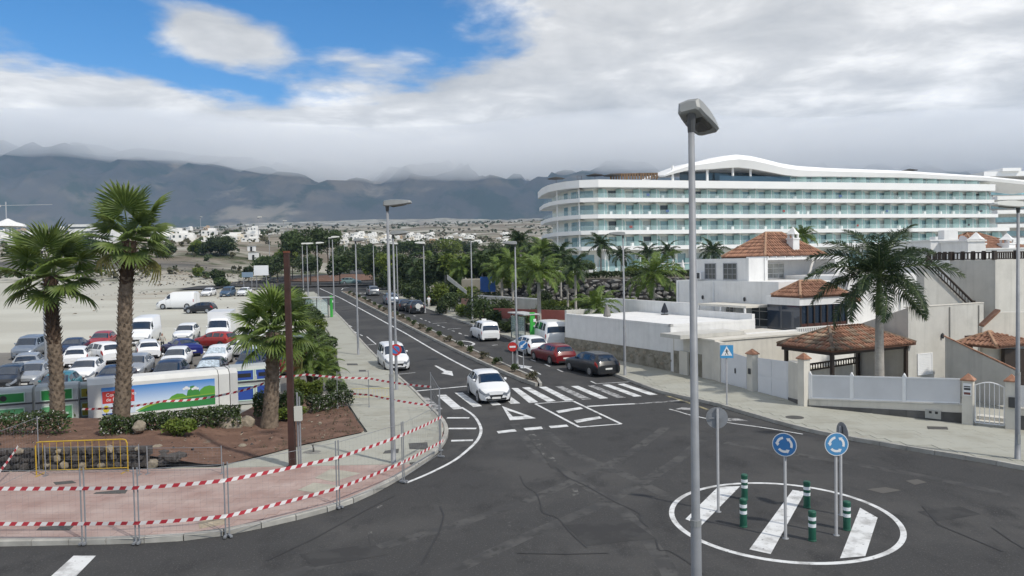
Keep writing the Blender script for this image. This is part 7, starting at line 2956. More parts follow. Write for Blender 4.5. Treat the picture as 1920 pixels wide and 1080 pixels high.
def slab(nm, end, z0, z1, out=0.0, depth=15, m=M_hotel):
    f = hpath(end, -out)
    bk = hpath(end, depth)
    mb = MB()
    n = len(f)
    vs = [V3(p, z0) for p in f] + [V3(p, z1) for p in f] + [V3(p, z0) for p in bk] + [V3(p, z1) for p in bk]
    fs = []
    for i in range(n - 1):
        fs += [(i, i + 1, n + i + 1, n + i), (n + i, n + i + 1, 3 * n + i + 1, 3 * n + i), (2 * n + i, 2 * n + i + 1, i + 1, i), (2 * n + i, 3 * n + i, 3 * n + i + 1, 2 * n + i + 1)]
    fs += [(n - 1, 2 * n - 1, 4 * n - 1, 3 * n - 1), (0, n, 3 * n, 2 * n)]
    mb.add(vs, fs)
    return mb.build(nm, m, ho)


LEV = [(9.85, 10.7), (13.25, 14.1), (16.65, 17.5), (20.15, 21.0), (23.2, 24.8)]
ENDX = [1990, 1892, 1870, 1861, 1861]
OUT = [0.0, .3, .5, 1.0, 1.6]
ends = [hs_at(x) for x in ENDX]
for (z0, z1), e, o_ in zip(LEV, ends, OUT):
    slab('floor_slab', e, z0, z1, o_ * .5)
slab('ground_floor_slab', ends[0], 4.6, 5.3, 3.0, m=M_beige)
BAY = 4.12
flo = [5.3] + [z1 for _, z1 in LEV]
cei = [z0 for z0, _ in LEV]
scr = MB()
scr_pts = [(0, 0), (2.15, 0), (2.15, 1.35), (1.95, 1.75), (1.6, 1.95), (0, 1.95)]
scr.prism([Vector((0, -y, z)) for y, z in scr_pts], Vector((.08, 0, 0)))
scr_me = scr.mesh('balcony_screen', M_aqua)
ang = math.atan2(HU.y, HU.x)
rn = random.Random(9)
for fl in range(5):
    zf, zc_ = flo[fl] if fl else 5.3, cei[fl]
    e = min(ends[fl], ends[max(fl - 1, 0)])
    # back wall of the floor
    bkw = hpath(e, 2.7)
    mb = MB()
    for p_, q_ in zip(bkw, bkw[1:]):
        mb.quad(V3(p_, zf), V3(q_, zf), V3(q_, zc_), V3(p_, zc_))
    mb.build('back_wall', M_recess, ho)
    # end wall
    mb = MB()
    p_ = H0 + HU * (e - .15)
    mb.quad(V3(p_ + HN * .4, zf), V3(p_ + HN * 14, zf), V3(p_ + HN * 14, zc_), V3(p_ + HN * .4, zc_))
    mb.build('end_wall', M_hotel, ho)
    hgt = zc_ - zf
    wm = MB().box((0, 0, hgt * .40), (1.9, .06, hgt * .80)).mesh('window', M_hwin)
    fin = MB().box((0, .9, hgt / 2), (.16, 1.7, hgt - .01)).mesh('bay_wall', M_hotel)
    n = int((e - 2.0) / BAY)
    for k in range(n + 1):
        s = 2.0 + k * BAY
        q = H0 + HU * s
        if fl < 5:
            link('bay_wall', fin, ho, V3(q + HN * .95, zf), ang)
            so_ = link('balcony_screen', scr_me, ho, V3(q + HN * 2.3 - HU * .9, zf + .05), ang + .62)
            so_.scale = (1, 1, (1.15 if fl else 1.3) * min(1, hgt / 2.5))
        if k < n:
            w = H0 + HU * (s + BAY * .62) + HN * 2.66
            wo_ = link('window', wm, ho, V3(w, zf), ang)
            if rn.random() < .42:
                wo_.material_slots[0].link = 'OBJECT'
                wo_.material_slots[0].material = M_hcur if rn.random() < .85 else M_hdark
            if rn.random() < .07:
                w3 = H0 + HU * (s + BAY * rn.uniform(.2, .6)) + HN * .06
                MB().box((0, 0, .72), (rn.uniform(.5, .9), .05, .5)).build('hung_towel', rn.choice(M_tow), ho, V3(w3, zf), ang)
            if rn.random() < .35:
                w2 = H0 + HU * (s + BAY * rn.uniform(.35, .7)) + HN * 1.2
                MB().box((0, 0, .35), (.55, .6, .7)).build('balcony_chair', M_hotel, ho, V3(w2, zf), ang + rn.uniform(-.5, .5))
    # windows and columns round the curved end
    for i, f_ in ((2, .5), (3, .6), (4, .5), (5, .5)):
        p_ = bkw[i].lerp(bkw[i + 1], f_)
        d = bkw[i + 1] - bkw[i]
        link('window', wm, ho, V3(p_ - Vector((-d.y, d.x, 0)).normalized() * .05, zf), math.atan2(d.y, d.x))
    for p_ in (CURVE[3], CURVE[5]):
        MB().lathe([(.16, 0), (.16, hgt)], 8).build('column', M_hotel, ho, V3(p_ + HN * 1.0, zf))
    # glass rail
    fr_ = hpath(e, .12)
    mb = MB()
    for p_, q_ in zip(fr_, fr_[1:]):
        mb.quad(V3(p_, zf + .02), V3(q_, zf + .02), V3(q_, zf + 1.0), V3(p_, zf + 1.0))
    mb.build('balcony_glass', M_railglass, ho)
# top floor on the right part, under the swooping roof
RX = [(1246, 327, 331), (1268, 315, 325), (1292, 306, 319), (1335, 297, 317), (1362, 290, 315), (1385, 287, 314), (1412, 290, 317), (1440, 297, 322), (1470, 305, 328), (1500, 310, 331), (1560, 314, 331), (1700, 319, 333), (1850, 329, 339), (1990, 343, 354)]
mb = MB()
rows = []
for x, yt, yb in RX:
    s = hs_at(x)
    p_ = H0 + HU * s
    fo = .3 + (2.5 if 1320 < x < 1470 else 0)
    p_ = p_ - HN * fo * 0
    zt_, zb_ = ZT(p_.x, p_.y, yt), ZT(p_.x, p_.y, yb)
    bulge = .8 * math.exp(-((x - 1390) / 60) ** 2)
    rows.append([V3(p_ - HN * .2, zb_), V3(p_ - HN * (.4 + bulge * .3), lerp(zb_, zt_, .55)), V3(p_ + HN * .8, zt_ - .05 - .2 * bulge), V3(p_ + HN * 6, zt_ + .15), V3(p_ + HN * 14, zt_ - .2), V3(p_ + HN * 14, zb_ - .1), V3(p_ + HN * 4, zb_ + .15)])
n = 7
mb.add([q for r in rows for q in r], [(i * n + j, i * n + (j + 1) % n, (i + 1) * n + (j + 1) % n, (i + 1) * n + j) for i in range(len(rows) - 1) for j in range(n)] + [tuple(range(n)), tuple(range((len(rows) - 1) * n, len(rows) * n))])
mb.build('swooping_roof', M_hotel, ho, smooth=False)
zT = 24.2
sA, sB, sC = hs_at(1296), hs_at(1484), hs_at(1838)
mb = MB()
p_, q_ = H0 + HU * sA + HN * 5, H0 + HU * sB + HN * 5
mb.quad(V3(p_, zT), V3(q_, zT), V3(q_, 27.4), V3(p_, 27.4))
mb.build('rooftop_glazing', mat('rooftop_dark_glass', (.035, .06, .08), .08, spec=.8), ho)
mb = MB()
p_, q_ = H0 + HU * hs_at(1352) + HN * .4, H0 + HU * sB + HN * .4
mb.quad(V3(p_, zT), V3(q_, zT), V3(q_, 26.1), V3(p_, 26.1))
mb.build('rooftop_glass_screen', clear_glass('dark_rail_glass', (.05, .09, .13), .85), ho)
for x in (1266, 1331, 1379, 1412):
    p_ = H0 + HU * hs_at(x) + HN * .9
    MB().lathe([(.28, zT), (.28, 28.2)], 10).build('column', M_hotel, ho, (p_.x, p_.y, 0))
mb = MB()
p_, q_ = H0 + HU * sB + HN * 2.7, H0 + HU * (sC + 6) + HN * 2.7
mb.quad(V3(p_, zT), V3(q_, zT), V3(q_, 27.2), V3(p_, 27.2))
mb.build('back_wall', M_recess, ho)
mb = MB()
p_, q_ = H0 + HU * sB + HN * .12, H0 + HU * sC + HN * .12
mb.quad(V3(p_, 24.8), V3(q_, 24.8), V3(q_, 25.6), V3(p_, 25.6))
mb.build('balcony_glass', M_railglass, ho)
s = sB
wm = MB().box((0, 0, .9), (1.9, .06, 1.8)).mesh('window', M_hwin)
while s < sC + 3:
    q = H0 + HU * s
    o = link('balcony_screen', scr_me, ho, V3(q + HN * 2.3 - HU * .9, 24.6), ang + .62)
    o.scale = (1, 1, .98)
    link('window', wm, ho, V3(q + HU * 2.3 + HN * 2.64, 24.5), ang)
    s += BAY
# second wing beyond the right end
wg = thing('hotel_wing', 'shaded hotel wing behind the right end of the long facade', 'hotel', (0, 0, 0))
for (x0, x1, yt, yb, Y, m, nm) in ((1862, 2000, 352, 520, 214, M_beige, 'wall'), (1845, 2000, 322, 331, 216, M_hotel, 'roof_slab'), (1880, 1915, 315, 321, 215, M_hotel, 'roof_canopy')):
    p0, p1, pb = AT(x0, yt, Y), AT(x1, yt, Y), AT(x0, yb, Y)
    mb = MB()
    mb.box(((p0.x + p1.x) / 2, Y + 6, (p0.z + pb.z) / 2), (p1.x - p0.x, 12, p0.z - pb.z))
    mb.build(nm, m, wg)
for yy in (372, 398, 424, 450):
    p0, p1 = AT(1866, yy, 212), AT(2000, yy, 212)
    MB().box(((p0.x + p1.x) / 2, 212.5, p0.z), (p1.x - p0.x, 3, 1.0)).build('floor_slab', M_hotel, wg)
    MB().box(((p0.x + p1.x) / 2, 213.9, p0.z + 1.8), (p1.x - p0.x, .1, 1.4)).build('window', M_hwin, wg)
# things on the roof terrace
q = AT(1190, 331, 166)
pr = thing('rooftop_pergola', 'brown slatted pergola on the left part of the hotel roof', 'pergola', (q.x, q.y + 3, 24.8))
M_brown = mat('brown_slats', (.16, .10, .055), .9, .25, .8)
MB().box((0, 0, 1.9), (10.5, 4, .22)).build('roof', M_brown, pr)
for k in range(18):
    MB().box((-5.1 + k * .6, -2.05, 1.3), (.35, .1, 1.3)).build('slat', M_brown, pr)
for x in (-5, -1.7, 1.7, 5):
    MB().box((x, -1.9, .9), (.2, .2, 1.8)).build('post', M_brown, pr)
for (x, Y, lb) in ((1044, 168, 'dark rooftop parasol at the left corner of the hotel'), (1118, 163, 'dark rooftop parasol left of the brown pergola'), (1150, 164, 'dark rooftop parasol touching the brown pergola'), (1715, 190, 'dark rooftop parasol on the right of the hotel roof')):
    q = AT(x, 330, Y)
    zb_ = 24.8 if x < 1500 else 27.6
    u_ = thing('parasol', lb, 'parasol', (q.x, Y + 2.5, zb_), 0, 'parasols on the hotel roof')
    MB().lathe([(.05, 0), (.05, 1.6)], 6).build('pole', M_darkgrey, u_)
    MB().lathe([(2.0, 1.45), (1.95, 1.55), (.1, 1.95)], 8).build('canopy', mat('dark_canvas', (.04, .038, .036), .9), u_)
q = AT(1087, 328, 166)
fr = thing('rooftop_ladder_frame', 'thin dark ladder frame standing on the hotel roof edge', 'ladder', (q.x, 167, 24.8))
mb = MB()
mb.tube([(-.5, 0, 0), (-.5, 0, 1.6), (.5, 0, 1.6), (.5, 0, 0)], .05, 5)
mb.tube([(-.5, 0, .9), (.5, 0, .9)], .04, 5)
mb.build('frame', M_darkgrey, fr)

# terrace in front of the hotel on a wall of big rocks
tz = 5.3
RW0, RW1 = AT(948, 560, 100), AT(1300, 560, 96)
MB().add([V3(p, z) for z in (1.0, tz - .02) for p in (RW0 + Vector((-6, 3, 0)), RW1 + Vector((60, .8, 0)), Vector((130, 184, 0)), Vector((-2, 184, 0)))], ((0, 3, 2, 1), (4, 5, 6, 7), (0, 1, 5, 4), (1, 2, 6, 5), (2, 3, 7, 6), (3, 0, 4, 7))).build(
    'terrace_ground', mat('terrace_ground', (.24, .22, .18), .95, .2, .2), kind='structure')
rw = thing('rock_wall', 'retaining wall of big grey lava rocks below the hotel hedge', 'wall', (0, 0, 0))
MR = mat('grey_lava_rock', (.12, .115, .11), .95, .3, 1.2, bump=.6, bscale=5, rnd=.5, col2=(.24, .235, .225))


def crag(seed):
    rn_ = random.Random(seed)
    bm = bmesh.new()
    for _ in range(13):
        v = Vector((rn_.gauss(0, 1), rn_.gauss(0, 1), rn_.gauss(0, 1))).normalized()
        bm.verts.new((v.x * rn_.uniform(.8, 1.15), v.y * .9, v.z * rn_.uniform(.5, .8)))
    bmesh.ops.convex_hull(bm, input=bm.verts)
    bmesh.ops.delete(bm, geom=[v for v in bm.verts if not v.link_faces], context='VERTS')
    me = bpy.data.meshes.new('rock')
    bm.to_mesh(me)
    bm.free()
    me.materials.append(MR)
    return me


RK_ = [crag(s) for s in range(8)]
rn = random.Random(12)
L_ = (RW1 - RW0).length
zlo = AT(1100, 562, 98).z
MB().box(((RW0.x + RW1.x) / 2, (RW0.y + RW1.y) / 2 + 1.3, (zlo + tz) / 2 - .3), (L_, 1.6, tz - zlo + .2), math.atan2(RW1.y - RW0.y, RW1.x - RW0.x)).build('earth_core', M_lava, rw)
for row in range(5):
    x = rn.uniform(0, .5)
    while x < L_:
        s = rn.uniform(.30, .72)
        p_ = RW0.lerp(RW1, x / L_)
        o = link('rock', RK_[rn.randrange(8)], rw, (p_.x, p_.y + .12 * row + rn.uniform(-.2, .2), zlo + .2 + row * .54 + rn.uniform(-.1, .1)))
        o.scale = (s * rn.uniform(1, 1.3), s * .8, s)
        o.rotation_euler = (rn.uniform(-.3, .3), rn.uniform(-.35, .35), rn.uniform(0, 6))
        x += s * 1.75
hedge((RW0.x + 1.5, RW0.y + 1.5), (RW1.x, RW1.y + 1.2), 1.4, 1.0, 'long clipped hedge on top of the rock wall', 7000, .16, ML_tree, z=tz - .1, grp='hedges of the hotel garden')
hedge((RW0.x - 1, RW0.y - 3.5), (RW1.x - 8, RW1.y - 3.5), 1.6, 1.3, 'yellow green ground hedge at the foot of the rock wall', 5000, .17, ML_lime, z=zlo - .9, grp='hedges of the hotel garden')
q0, q1 = AT(1000, 512, 103), AT(1280, 512, 101)
for (x0, x1, yy, Y, lb) in ((1042, 1112, 510, 104, 'long pale parapet above the hedge under the hotel corner'),):
    p0, p1 = AT(x0, yy, Y), AT(x1, yy, Y)
    tag(MB().box(((p0.x + p1.x) / 2, Y, p0.z), (p1.x - p0.x, .3, .4)).build('parapet', M_white), lb, 'wall')
# parasols and loungers terrace
for i, (x, yt, lb) in enumerate(((1262, 486, 'white terrace parasol left of the near lamp'), (1280, 487, 'white terrace parasol behind the near lamp'), (1310, 488, 'white terrace parasol right of the near lamp'))):
    q = AT(x, yt, 118)
    u_ = thing('parasol', lb, 'parasol', (q.x, 118, tz), 0, 'white parasols on the hotel terrace')
    MB().lathe([(.05, 0), (.05, q.z - tz)], 6).build('pole', M_darkgrey, u_)
    MB().lathe([(.30, 0.6), (.34, 1.0), (.05, q.z - tz)], 8).build('canopy', M_white, u_)
q = AT(1272, 500, 122)
cn = thing('sun_canopy', 'low white canopy on the hotel terrace beside the parasols', 'canopy', (q.x, 122, tz))
MB().box((0, 0, 1.6), (6, 3, .15)).build('roof', M_white, cn)
for x in (-2.8, 0, 2.8):
    MB().lathe([(.06, 0), (.06, 1.6)], 6).build('post', M_whitepaint, cn, (x, -1.3, 0))
# garden strip by the avenue: dark low wall with pale coping, red court, blue panel
lw = thing('avenue_wall', 'low dark stone wall with pale coping along the right pavement', 'wall', (0, 0, 0))
ys_ = list(range(67, 112, 3))
for i, (y0, y1) in enumerate(zip(ys_, ys_[1:])):
    a_, b_ = Vector((interp(RI, y0) + .1, y0, 0)), Vector((interp(RI, y1) + .1, y1, 0))
    m2 = MB()
    g0, g1 = gz(y0), gz(y1)
    wprism(m2, b_.xy, a_.xy, .3, (g1 - .1, g0 - .1), g1 + .75, g0 + .75)
    m2.build('stone_length', M_plinth, lw)
    m2 = MB()
    wprism(m2, (b_ - Vector((.05, 0, 0))).xy, (a_ - Vector((.05, 0, 0))).xy, .42, (g1 + .75, g0 + .75), g1 + .86, g0 + .86)
    m2.build('coping', M_kerb, lw)
    if i % 2 == 0:
        mb = MB()
        mb.tube([V3(b_, g1 + .86), V3(b_, g1 + 1.9)], .03, 5)
        mb.build('fence_post', M_darkgrey, lw)
q = AT(915, 548, 94)
bp_ = thing('blue_panel', 'bright blue upright panel by the rock wall', 'panel', (q.x, 94, q.z))
MB().box((0, 0, 1.0), (1.9, .15, 1.9)).build('board', mat('panel_blue', (.015, .08, .30), .5, .15, 2), bp_)
for x in (-.9, .9):
    MB().box((x, .1, .5), (.1, .1, 2.6)).build('post', M_darkgrey, bp_)
MB().box((.35, -.09, 1.35), (.3, .02, .4)).build('white_mark', M_sw, bp_)
rc = thing('red_court_wall', 'low brick red wall along the court behind the bus shelter', 'wall', (0, 0, 0))
p0, p1 = AT(925, 586, 79), AT(1078, 592, 74)
mb = MB()
wprism(mb, p0.xy, p1.xy, .25, p0.z - .6, AT(925, 578, 79).z, AT(1078, 583, 74).z)
mb.build('wall', mat('brick_red_render', (.27, .085, .07), .9, .2, 1.0), rc)
p0, p1 = AT(865, 575, 90), AT(905, 580, 86)
mb = MB()
wprism(mb, p0.xy, p1.xy, .25, gz(88) - .2, AT(865, 560, 90).z, AT(905, 562, 86).z)
mb.build('wall', mat('faded_brick', (.30, .17, .13), .9, .2, 1.0), rc)
pw_ = thing('garden_wall', 'pale grey garden wall with white coping beyond the red court', 'wall', (0, 0, 0))
p0, p1 = AT(895, 560, 92), AT(1010, 566, 86)
mb = MB()
wprism(mb, p0.xy, p1.xy, .25, gz(88), AT(895, 555, 92).z, AT(1010, 562, 86).z)
mb.build('wall', M_beige, pw_)
mb = MB()
wprism(mb, (p0 - Vector((0, .06, 0))).xy, (p1 - Vector((0, .06, 0))).xy, .36, (AT(895, 555, 92).z, AT(1010, 562, 86).z), AT(895, 553, 92).z, AT(1010, 560, 86).z)
mb.build('coping', M_white, pw_)
rl2 = thing('stair_ramp', 'grey sloping ramp wall behind the shrubs by the avenue', 'wall', (0, 0, 0))
mb = MB()
mb.prism([AT(838, 515, 100), AT(875, 545, 97), AT(875, 552, 97), AT(838, 524, 100)], Vector((0, .4, 0)))
mb.build('wall', M_beige, rl2)

# bus shelters
M_green = mat('shelter_green', (.05, .40, .06), .45)


def shelter(p, rz, L_, label, side=1):
    t = thing('bus_shelter', label, 'bus shelter', p, rz, 'bus shelters')
    MB().box((L_ / 2, .1, 2.42), (L_ + .3, 1.5, .10)).build('roof', mat('shelter_roof', (.45, .46, .46), .6), t)
    MB().box((0, .0, 1.3), (.16, .42, 2.6)).build('end_panel', M_green, t)
    MB().box((-.10, -.2, 1.9), (.02, .25, .25)).build('badge', M_sw, t)
    for x in (.15, L_ / 2, L_ - .1):
        MB().box((x, .62, 1.2), (.07, .07, 2.4)).build('post', M_darkgrey, t)
    for k in range(3):
        MB().box((.15 + (L_ - .3) * (k + .5) / 3, .62, 1.25), ((L_ - .3) / 3 - .05, .02, 1.9)).build('glass_pane', M_railglass, t)
    MB().box((L_ / 2, .35, .46), (L_ * .7, .38, .06)).build('bench', M_darkgrey, t)
    return t


q = AT(998, 612, 65.5)
shelter((q.x, 65.5, gz(65.5) + .12), math.atan2(.94, -.35), 3.7, 'bus shelter with a tall green end panel on the right pavement')
q = AT(622, 600, 91)
shelter((q.x, 91, gz(91) + .1), math.atan2(.2, -1), 3.2, 'small green bus shelter among the oleanders on the left pavement')

# ================================================================ bins and picture banner
M_bin = mat('bin_grey_plastic', (.38, .40, .39), .5, .06, 2)
M_bgreen = mat('bin_green', (.02, .22, .045), .45)
M_bgreenpale = mat('bin_sign_green', (.10, .34, .15), .5, .3, 5)
M_bblue = mat('bin_blue', (.025, .07, .32), .45)
M_bframe = mat('bin_sign_border', (.50, .66, .55), .5)


def recycle_bin(x, y, w, h, label, mcol, hole, rz=.42):
    t = thing('recycling_bin', label, 'recycling bin', (x, y, gz(y)), rz, 'recycling bins by the palms')
    d = 1.3
    mb = MB()
    hl = h * .55
    mb.box((0, d / 2, hl / 2 + .06), (w, d, hl))
    mb.build('tub', M_bin, t)
    MB().box((0, d / 2, .05), (w * .9, d * .9, .1)).build('base', M_darkgrey, t)
    lid = MB()
    prof = [(-.02, hl + .10), (.02, h * .88), (.14, h * .97), (.4, h), (d - .3, h), (d, h * .9), (d + .02, hl + .1)]
    lid.prism([Vector((-w / 2, y_, z_)) for y_, z_ in prof], Vector((w, 0, 0)))
    lid.build('lid', M_bin, t)
    MB().box((0, .03, hl + .08), (w * 1.01, .12, .07)).build('seam', M_darkgrey, t)
    a = w * .36
    z0, z1 = hl + .18, h * .88
    pn = MB().box((0, -.015, (z0 + z1) / 2), (a * 2, .03, z1 - z0)).build('mouth_panel', mcol, t)
    if hole == 0:
        mb = MB()
        mb.tube([(0, -.035, (z0 + z1) / 2), (0, -.02, (z0 + z1) / 2)], .14, 16)
        mb.build('round_hole', M_black, pn)
    else:
        MB().box((0, -.036, (z0 + z1) / 2), (a * 1.5, .012, (z1 - z0) * .4)).build('slot', M_black, pn)
    bd = MB()
    for (cx, cz, sx, sz) in ((0, z0 - .02, a * 2.1, .04), (0, z1 + .02, a * 2.1, .04), (-a * 1.03, (z0 + z1) / 2, .04, z1 - z0), (a * 1.03, (z0 + z1) / 2, .04, z1 - z0)):
        bd.box((cx, -.02, cz), (sx, .03, sz))
    bd.build('mouth_border', M_bframe, pn, kind='stuff')
    sg = MB().box((0, -.012, hl * .55), (w * .70, .024, hl * .62)).build('sign', M_bgreenpale if mcol is M_bgreen else mcol, t)
    bd = MB()
    zc_ = hl * .55
    for (cx, cz, sx, sz) in ((0, zc_ - hl * .33, w * .74, .05), (0, zc_ + hl * .33, w * .74, .05), (-w * .36, zc_, .05, hl * .62), (w * .36, zc_, .05, hl * .62)):
        bd.box((cx, -.02, cz), (sx, .03, sz))
    bd.build('sign_border', M_bframe, sg, kind='stuff')
    rn = random.Random(int(x * 10))
    for k in range(6 if mcol is M_bgreen else 0):
        MB().box((-w * .24 + k * w * .095, -.028, zc_ + rn.uniform(-.06, .06)), (w * .06, .008, rn.uniform(.08, .16))).build('sign_picture', M_bframe, sg)
    return t


p = AT(8, 790, 35.6)
recycle_bin(p.x, 35.6, 2.3, ZT(p.x, 35.6, 731), 'green recycling bin at the left picture edge', M_bgreen, 0)
p = AT(108, 780, 35.9)
recycle_bin(p.x, 35.9, 1.75, ZT(p.x, 35.9, 722), 'green recycling bin behind the leftmost palm trunk', M_bgreen, 0)
p = AT(163, 780, 36.9)
recycle_bin(p.x, 37.2, 1.0, ZT(p.x, 37.2, 720), 'grey bin with yellow ring at the left end of the banner', mat('bin_yellow', (.45, .38, .03), .5), 0)
p = AT(458, 745, 40.3)
recycle_bin(p.x, 40.3, 1.35, ZT(p.x, 40.3, 686), 'blue paper bin right of the picture banner', M_bblue, 1)
p = AT(500, 742, 40.8)
recycle_bin(p.x, 40.8, 1.45, ZT(p.x, 40.8, 683), 'blue paper bin behind the short palm trunk', M_bblue, 1)
# long white container with the picture banner
B0, B1 = AT(166, 788, 36.5), AT(447, 760, 40.0)
B0.z = B1.z = 0
bu = (B1 - B0).normalized()
bn = Vector((bu.y, -bu.x, 0))
cnv = thing('banner_container', 'long white container carrying a printed landscape banner', 'container', (0, 0, 0))
M_skip = mat('container_white', (.62, .62, .60), .6, .08, .8)
LB_ = (B1 - B0).length
h0, h1 = ZT(B0.x, B0.y, 726), ZT(B1.x, B1.y, 697)
HB = (h0 + h1) / 2
mb = MB()
prof = [(0, .12), (0, HB), (-.35, HB + .22), (-1.5, HB + .22), (-1.6, HB), (-1.6, .12)]
mb.prism([V3(B0 + bn * y_, z_) for y_, z_ in prof], bu * (LB_ * .86))
mb.prism([V3(B0 + bu * (LB_ * .865) + bn * y_, z_) for y_, z_ in prof], bu * (LB_ * .075))
mb.build('body', M_skip, cnv)
mb = MB()
prof2 = [(.02, .1), (.02, HB + .02), (-.35, HB + .26), (-1.5, HB + .26), (-1.62, HB), (-1.62, .1)]
mb.prism([V3(B0 + bu * (LB_ * .945) + bn * y_, z_) for y_, z_ in prof2], bu * (LB_ * .055))
mb.build('end_frame', mat('container_grey', (.50, .50, .49), .6, .08, .8), cnv)
for s in (.1, .5, .9):
    q = B0 + bu * LB_ * s - bn * .8
    MB().box((q.x, q.y, .07), (.4, 1.4, .14), math.atan2(bu.y, bu.x)).build('skid', M_darkgrey, cnv)
b0, b1 = LB_ * .085, LB_ * .835
zb0, zb1 = HB * .14, HB * .90
bw, bh = b1 - b0, zb1 - zb0


def bpt(fx, fy, o=.02):
    return V3(B0 + bu * (b0 + bw * fx) + bn * o, zb0 + bh * fy)


def sky_mat():
    m = bpy.data.materials.new('banner_print_sky')
    m.use_nodes = True
    nt = m.node_tree
    g = nt.nodes.new('ShaderNodeNewGeometry')
    sp = nt.nodes.new('ShaderNodeSeparateXYZ')
    nt.links.new(g.outputs['Position'], sp.inputs[0])
    mr = nt.nodes.new('ShaderNodeMapRange')
    mr.inputs['From Min'].default_value = zb0
    mr.inputs['From Max'].default_value = zb1
    nt.links.new(sp.outputs[2], mr.inputs[0])
    r = nt.nodes.new('ShaderNodeValToRGB')
    r.color_ramp.elements[0].color = (.62, .72, .84, 1)
    r.color_ramp.elements[0].position = .25
    r.color_ramp.elements[1].color = (.03, .20, .55, 1)
    nt.links.new(mr.outputs[0], r.inputs[0])
    nt.links.new(r.outputs[0], nt.nodes['Principled BSDF'].inputs['Base Color'])
    return m


mb = MB()
mb.prism([bpt(0, 0, .004), bpt(1, 0, .004), bpt(1, 1, .004), bpt(0, 1, .004)], bn * .014)
bo = mb.build('banner', sky_mat(), cnv)
mb = MB()
for pts in ([(.0, .0), (.30, .0), (.30, .05), (0, .05)],):
    mb.add([bpt(*q) for q in pts], (tuple(range(len(pts))),))
mb.build('printed_white_field', M_sw, bo, fix=False)
PG = mat('print_dark_green', (.025, .20, .05), .6)
PG2 = mat('print_mid_green', (.09, .30, .035), .6)
PG3 = mat('print_light_green', (.20, .36, .04), .6)


def printed(nm, pts, m, o):
    M2 = MB()
    M2.add([bpt(x, y, o) for x, y in pts], (tuple(range(len(pts))),))
    return M2.build(nm, m, bo, fix=False)


printed('printed_hill', [(.56, .30), (.60, .47), (.65, .55), (.70, .53), (.75, .40), (.76, .30)], PG2, .0205)
printed('printed_hill', [(.84, .30), (.86, .6), (.90, .72), (.95, .75), (1, .70), (1, .2), (.84, .2)], PG2, .0210)
printed('printed_tree', [(.73, .30), (.745, .6), (.77, .78), (.80, .80), (.84, .72), (.86, .5), (.86, .3)], mat('print_tree_green', (.04, .22, .04), .6), .0215)
printed('printed_hill', [(.28, .05), (.36, .20), (.46, .31), (.60, .38), (.80, .42), (1, .44), (1, .38), (.60, .28), (.40, .10), (.36, .05)], PG3, .0220)
printed('printed_meadow', [(.30, .02), (.38, .14), (.48, .25), (.62, .33), (.80, .38), (1, .40), (1, .0), (.30, .0)], PG, .0225)
for cx, cy in ((.735, .70), (.815, .67)):
    M2 = MB()
    for dx, dy, r in ((-.02, 0, .045), (0, .03, .06), (.022, 0, .045)):
        M2.add([bpt(cx + dx + r * .32 * math.cos(a_), cy + dy + r * math.sin(a_), .023) for a_ in [2 * PI * k / 12 for k in range(12)]], (tuple(range(12)),))
    M2.build('printed_cloud', M_sw, bo, fix=False, kind='stuff')
printed('printed_red_label', [(.005, .42), (.275, .42), (.275, .86), (.005, .86)], mat('print_red', (.48, .04, .035), .6), .0215)
printed('printed_white_corner', [(.0, .0), (.28, .0), (.28, .40), (0, .40)], mat('print_pale', (.55, .62, .72), .6), .0208)
M2 = MB()
M2.add([bpt(.035 + .028 * math.cos(a_), .22 + .13 * math.sin(a_), .0225) for a_ in [2 * PI * k / 16 for k in range(16)]], (tuple(range(16)),))
M2.build('printed_sun', mat('print_yellow', (.55, .46, .03), .6), bo, fix=False)
printed('printed_blue_strip', [(.0, .02), (.13, .02), (.13, .06), (0, .06)], M_bblue, .022)


def text3d(s, name, size, org, u, n, m, parent, lim=None):
    """flat lettering turned into a mesh on a plane"""
    cu = bpy.data.curves.new(name, 'FONT')
    cu.body = s
    cu.size = size
    o = bpy.data.objects.new(name, cu)
    COL.objects.link(o)
    dg = bpy.context.evaluated_depsgraph_get()
    me = bpy.data.meshes.new_from_object(o.evaluated_get(dg))
    bpy.data.objects.remove(o)
    u = Vector(u).normalized()
    w = Vector((0, 0, 1))
    for v in me.vertices:
        v.co = Vector(org) + u * v.co.x + w * v.co.y + Vector(n) * .0
    me.materials.clear()
    me.materials.append(m)
    return link(name, me, parent)


text3d('Contenedores', 'printed_lettering', bh * .17, bpt(.035, .67, .0235), bu, bn, M_sw, bo)
text3d('de Residuos', 'printed_lettering', bh * .17, bpt(.035, .50, .0235), bu, bn, M_sw, bo)

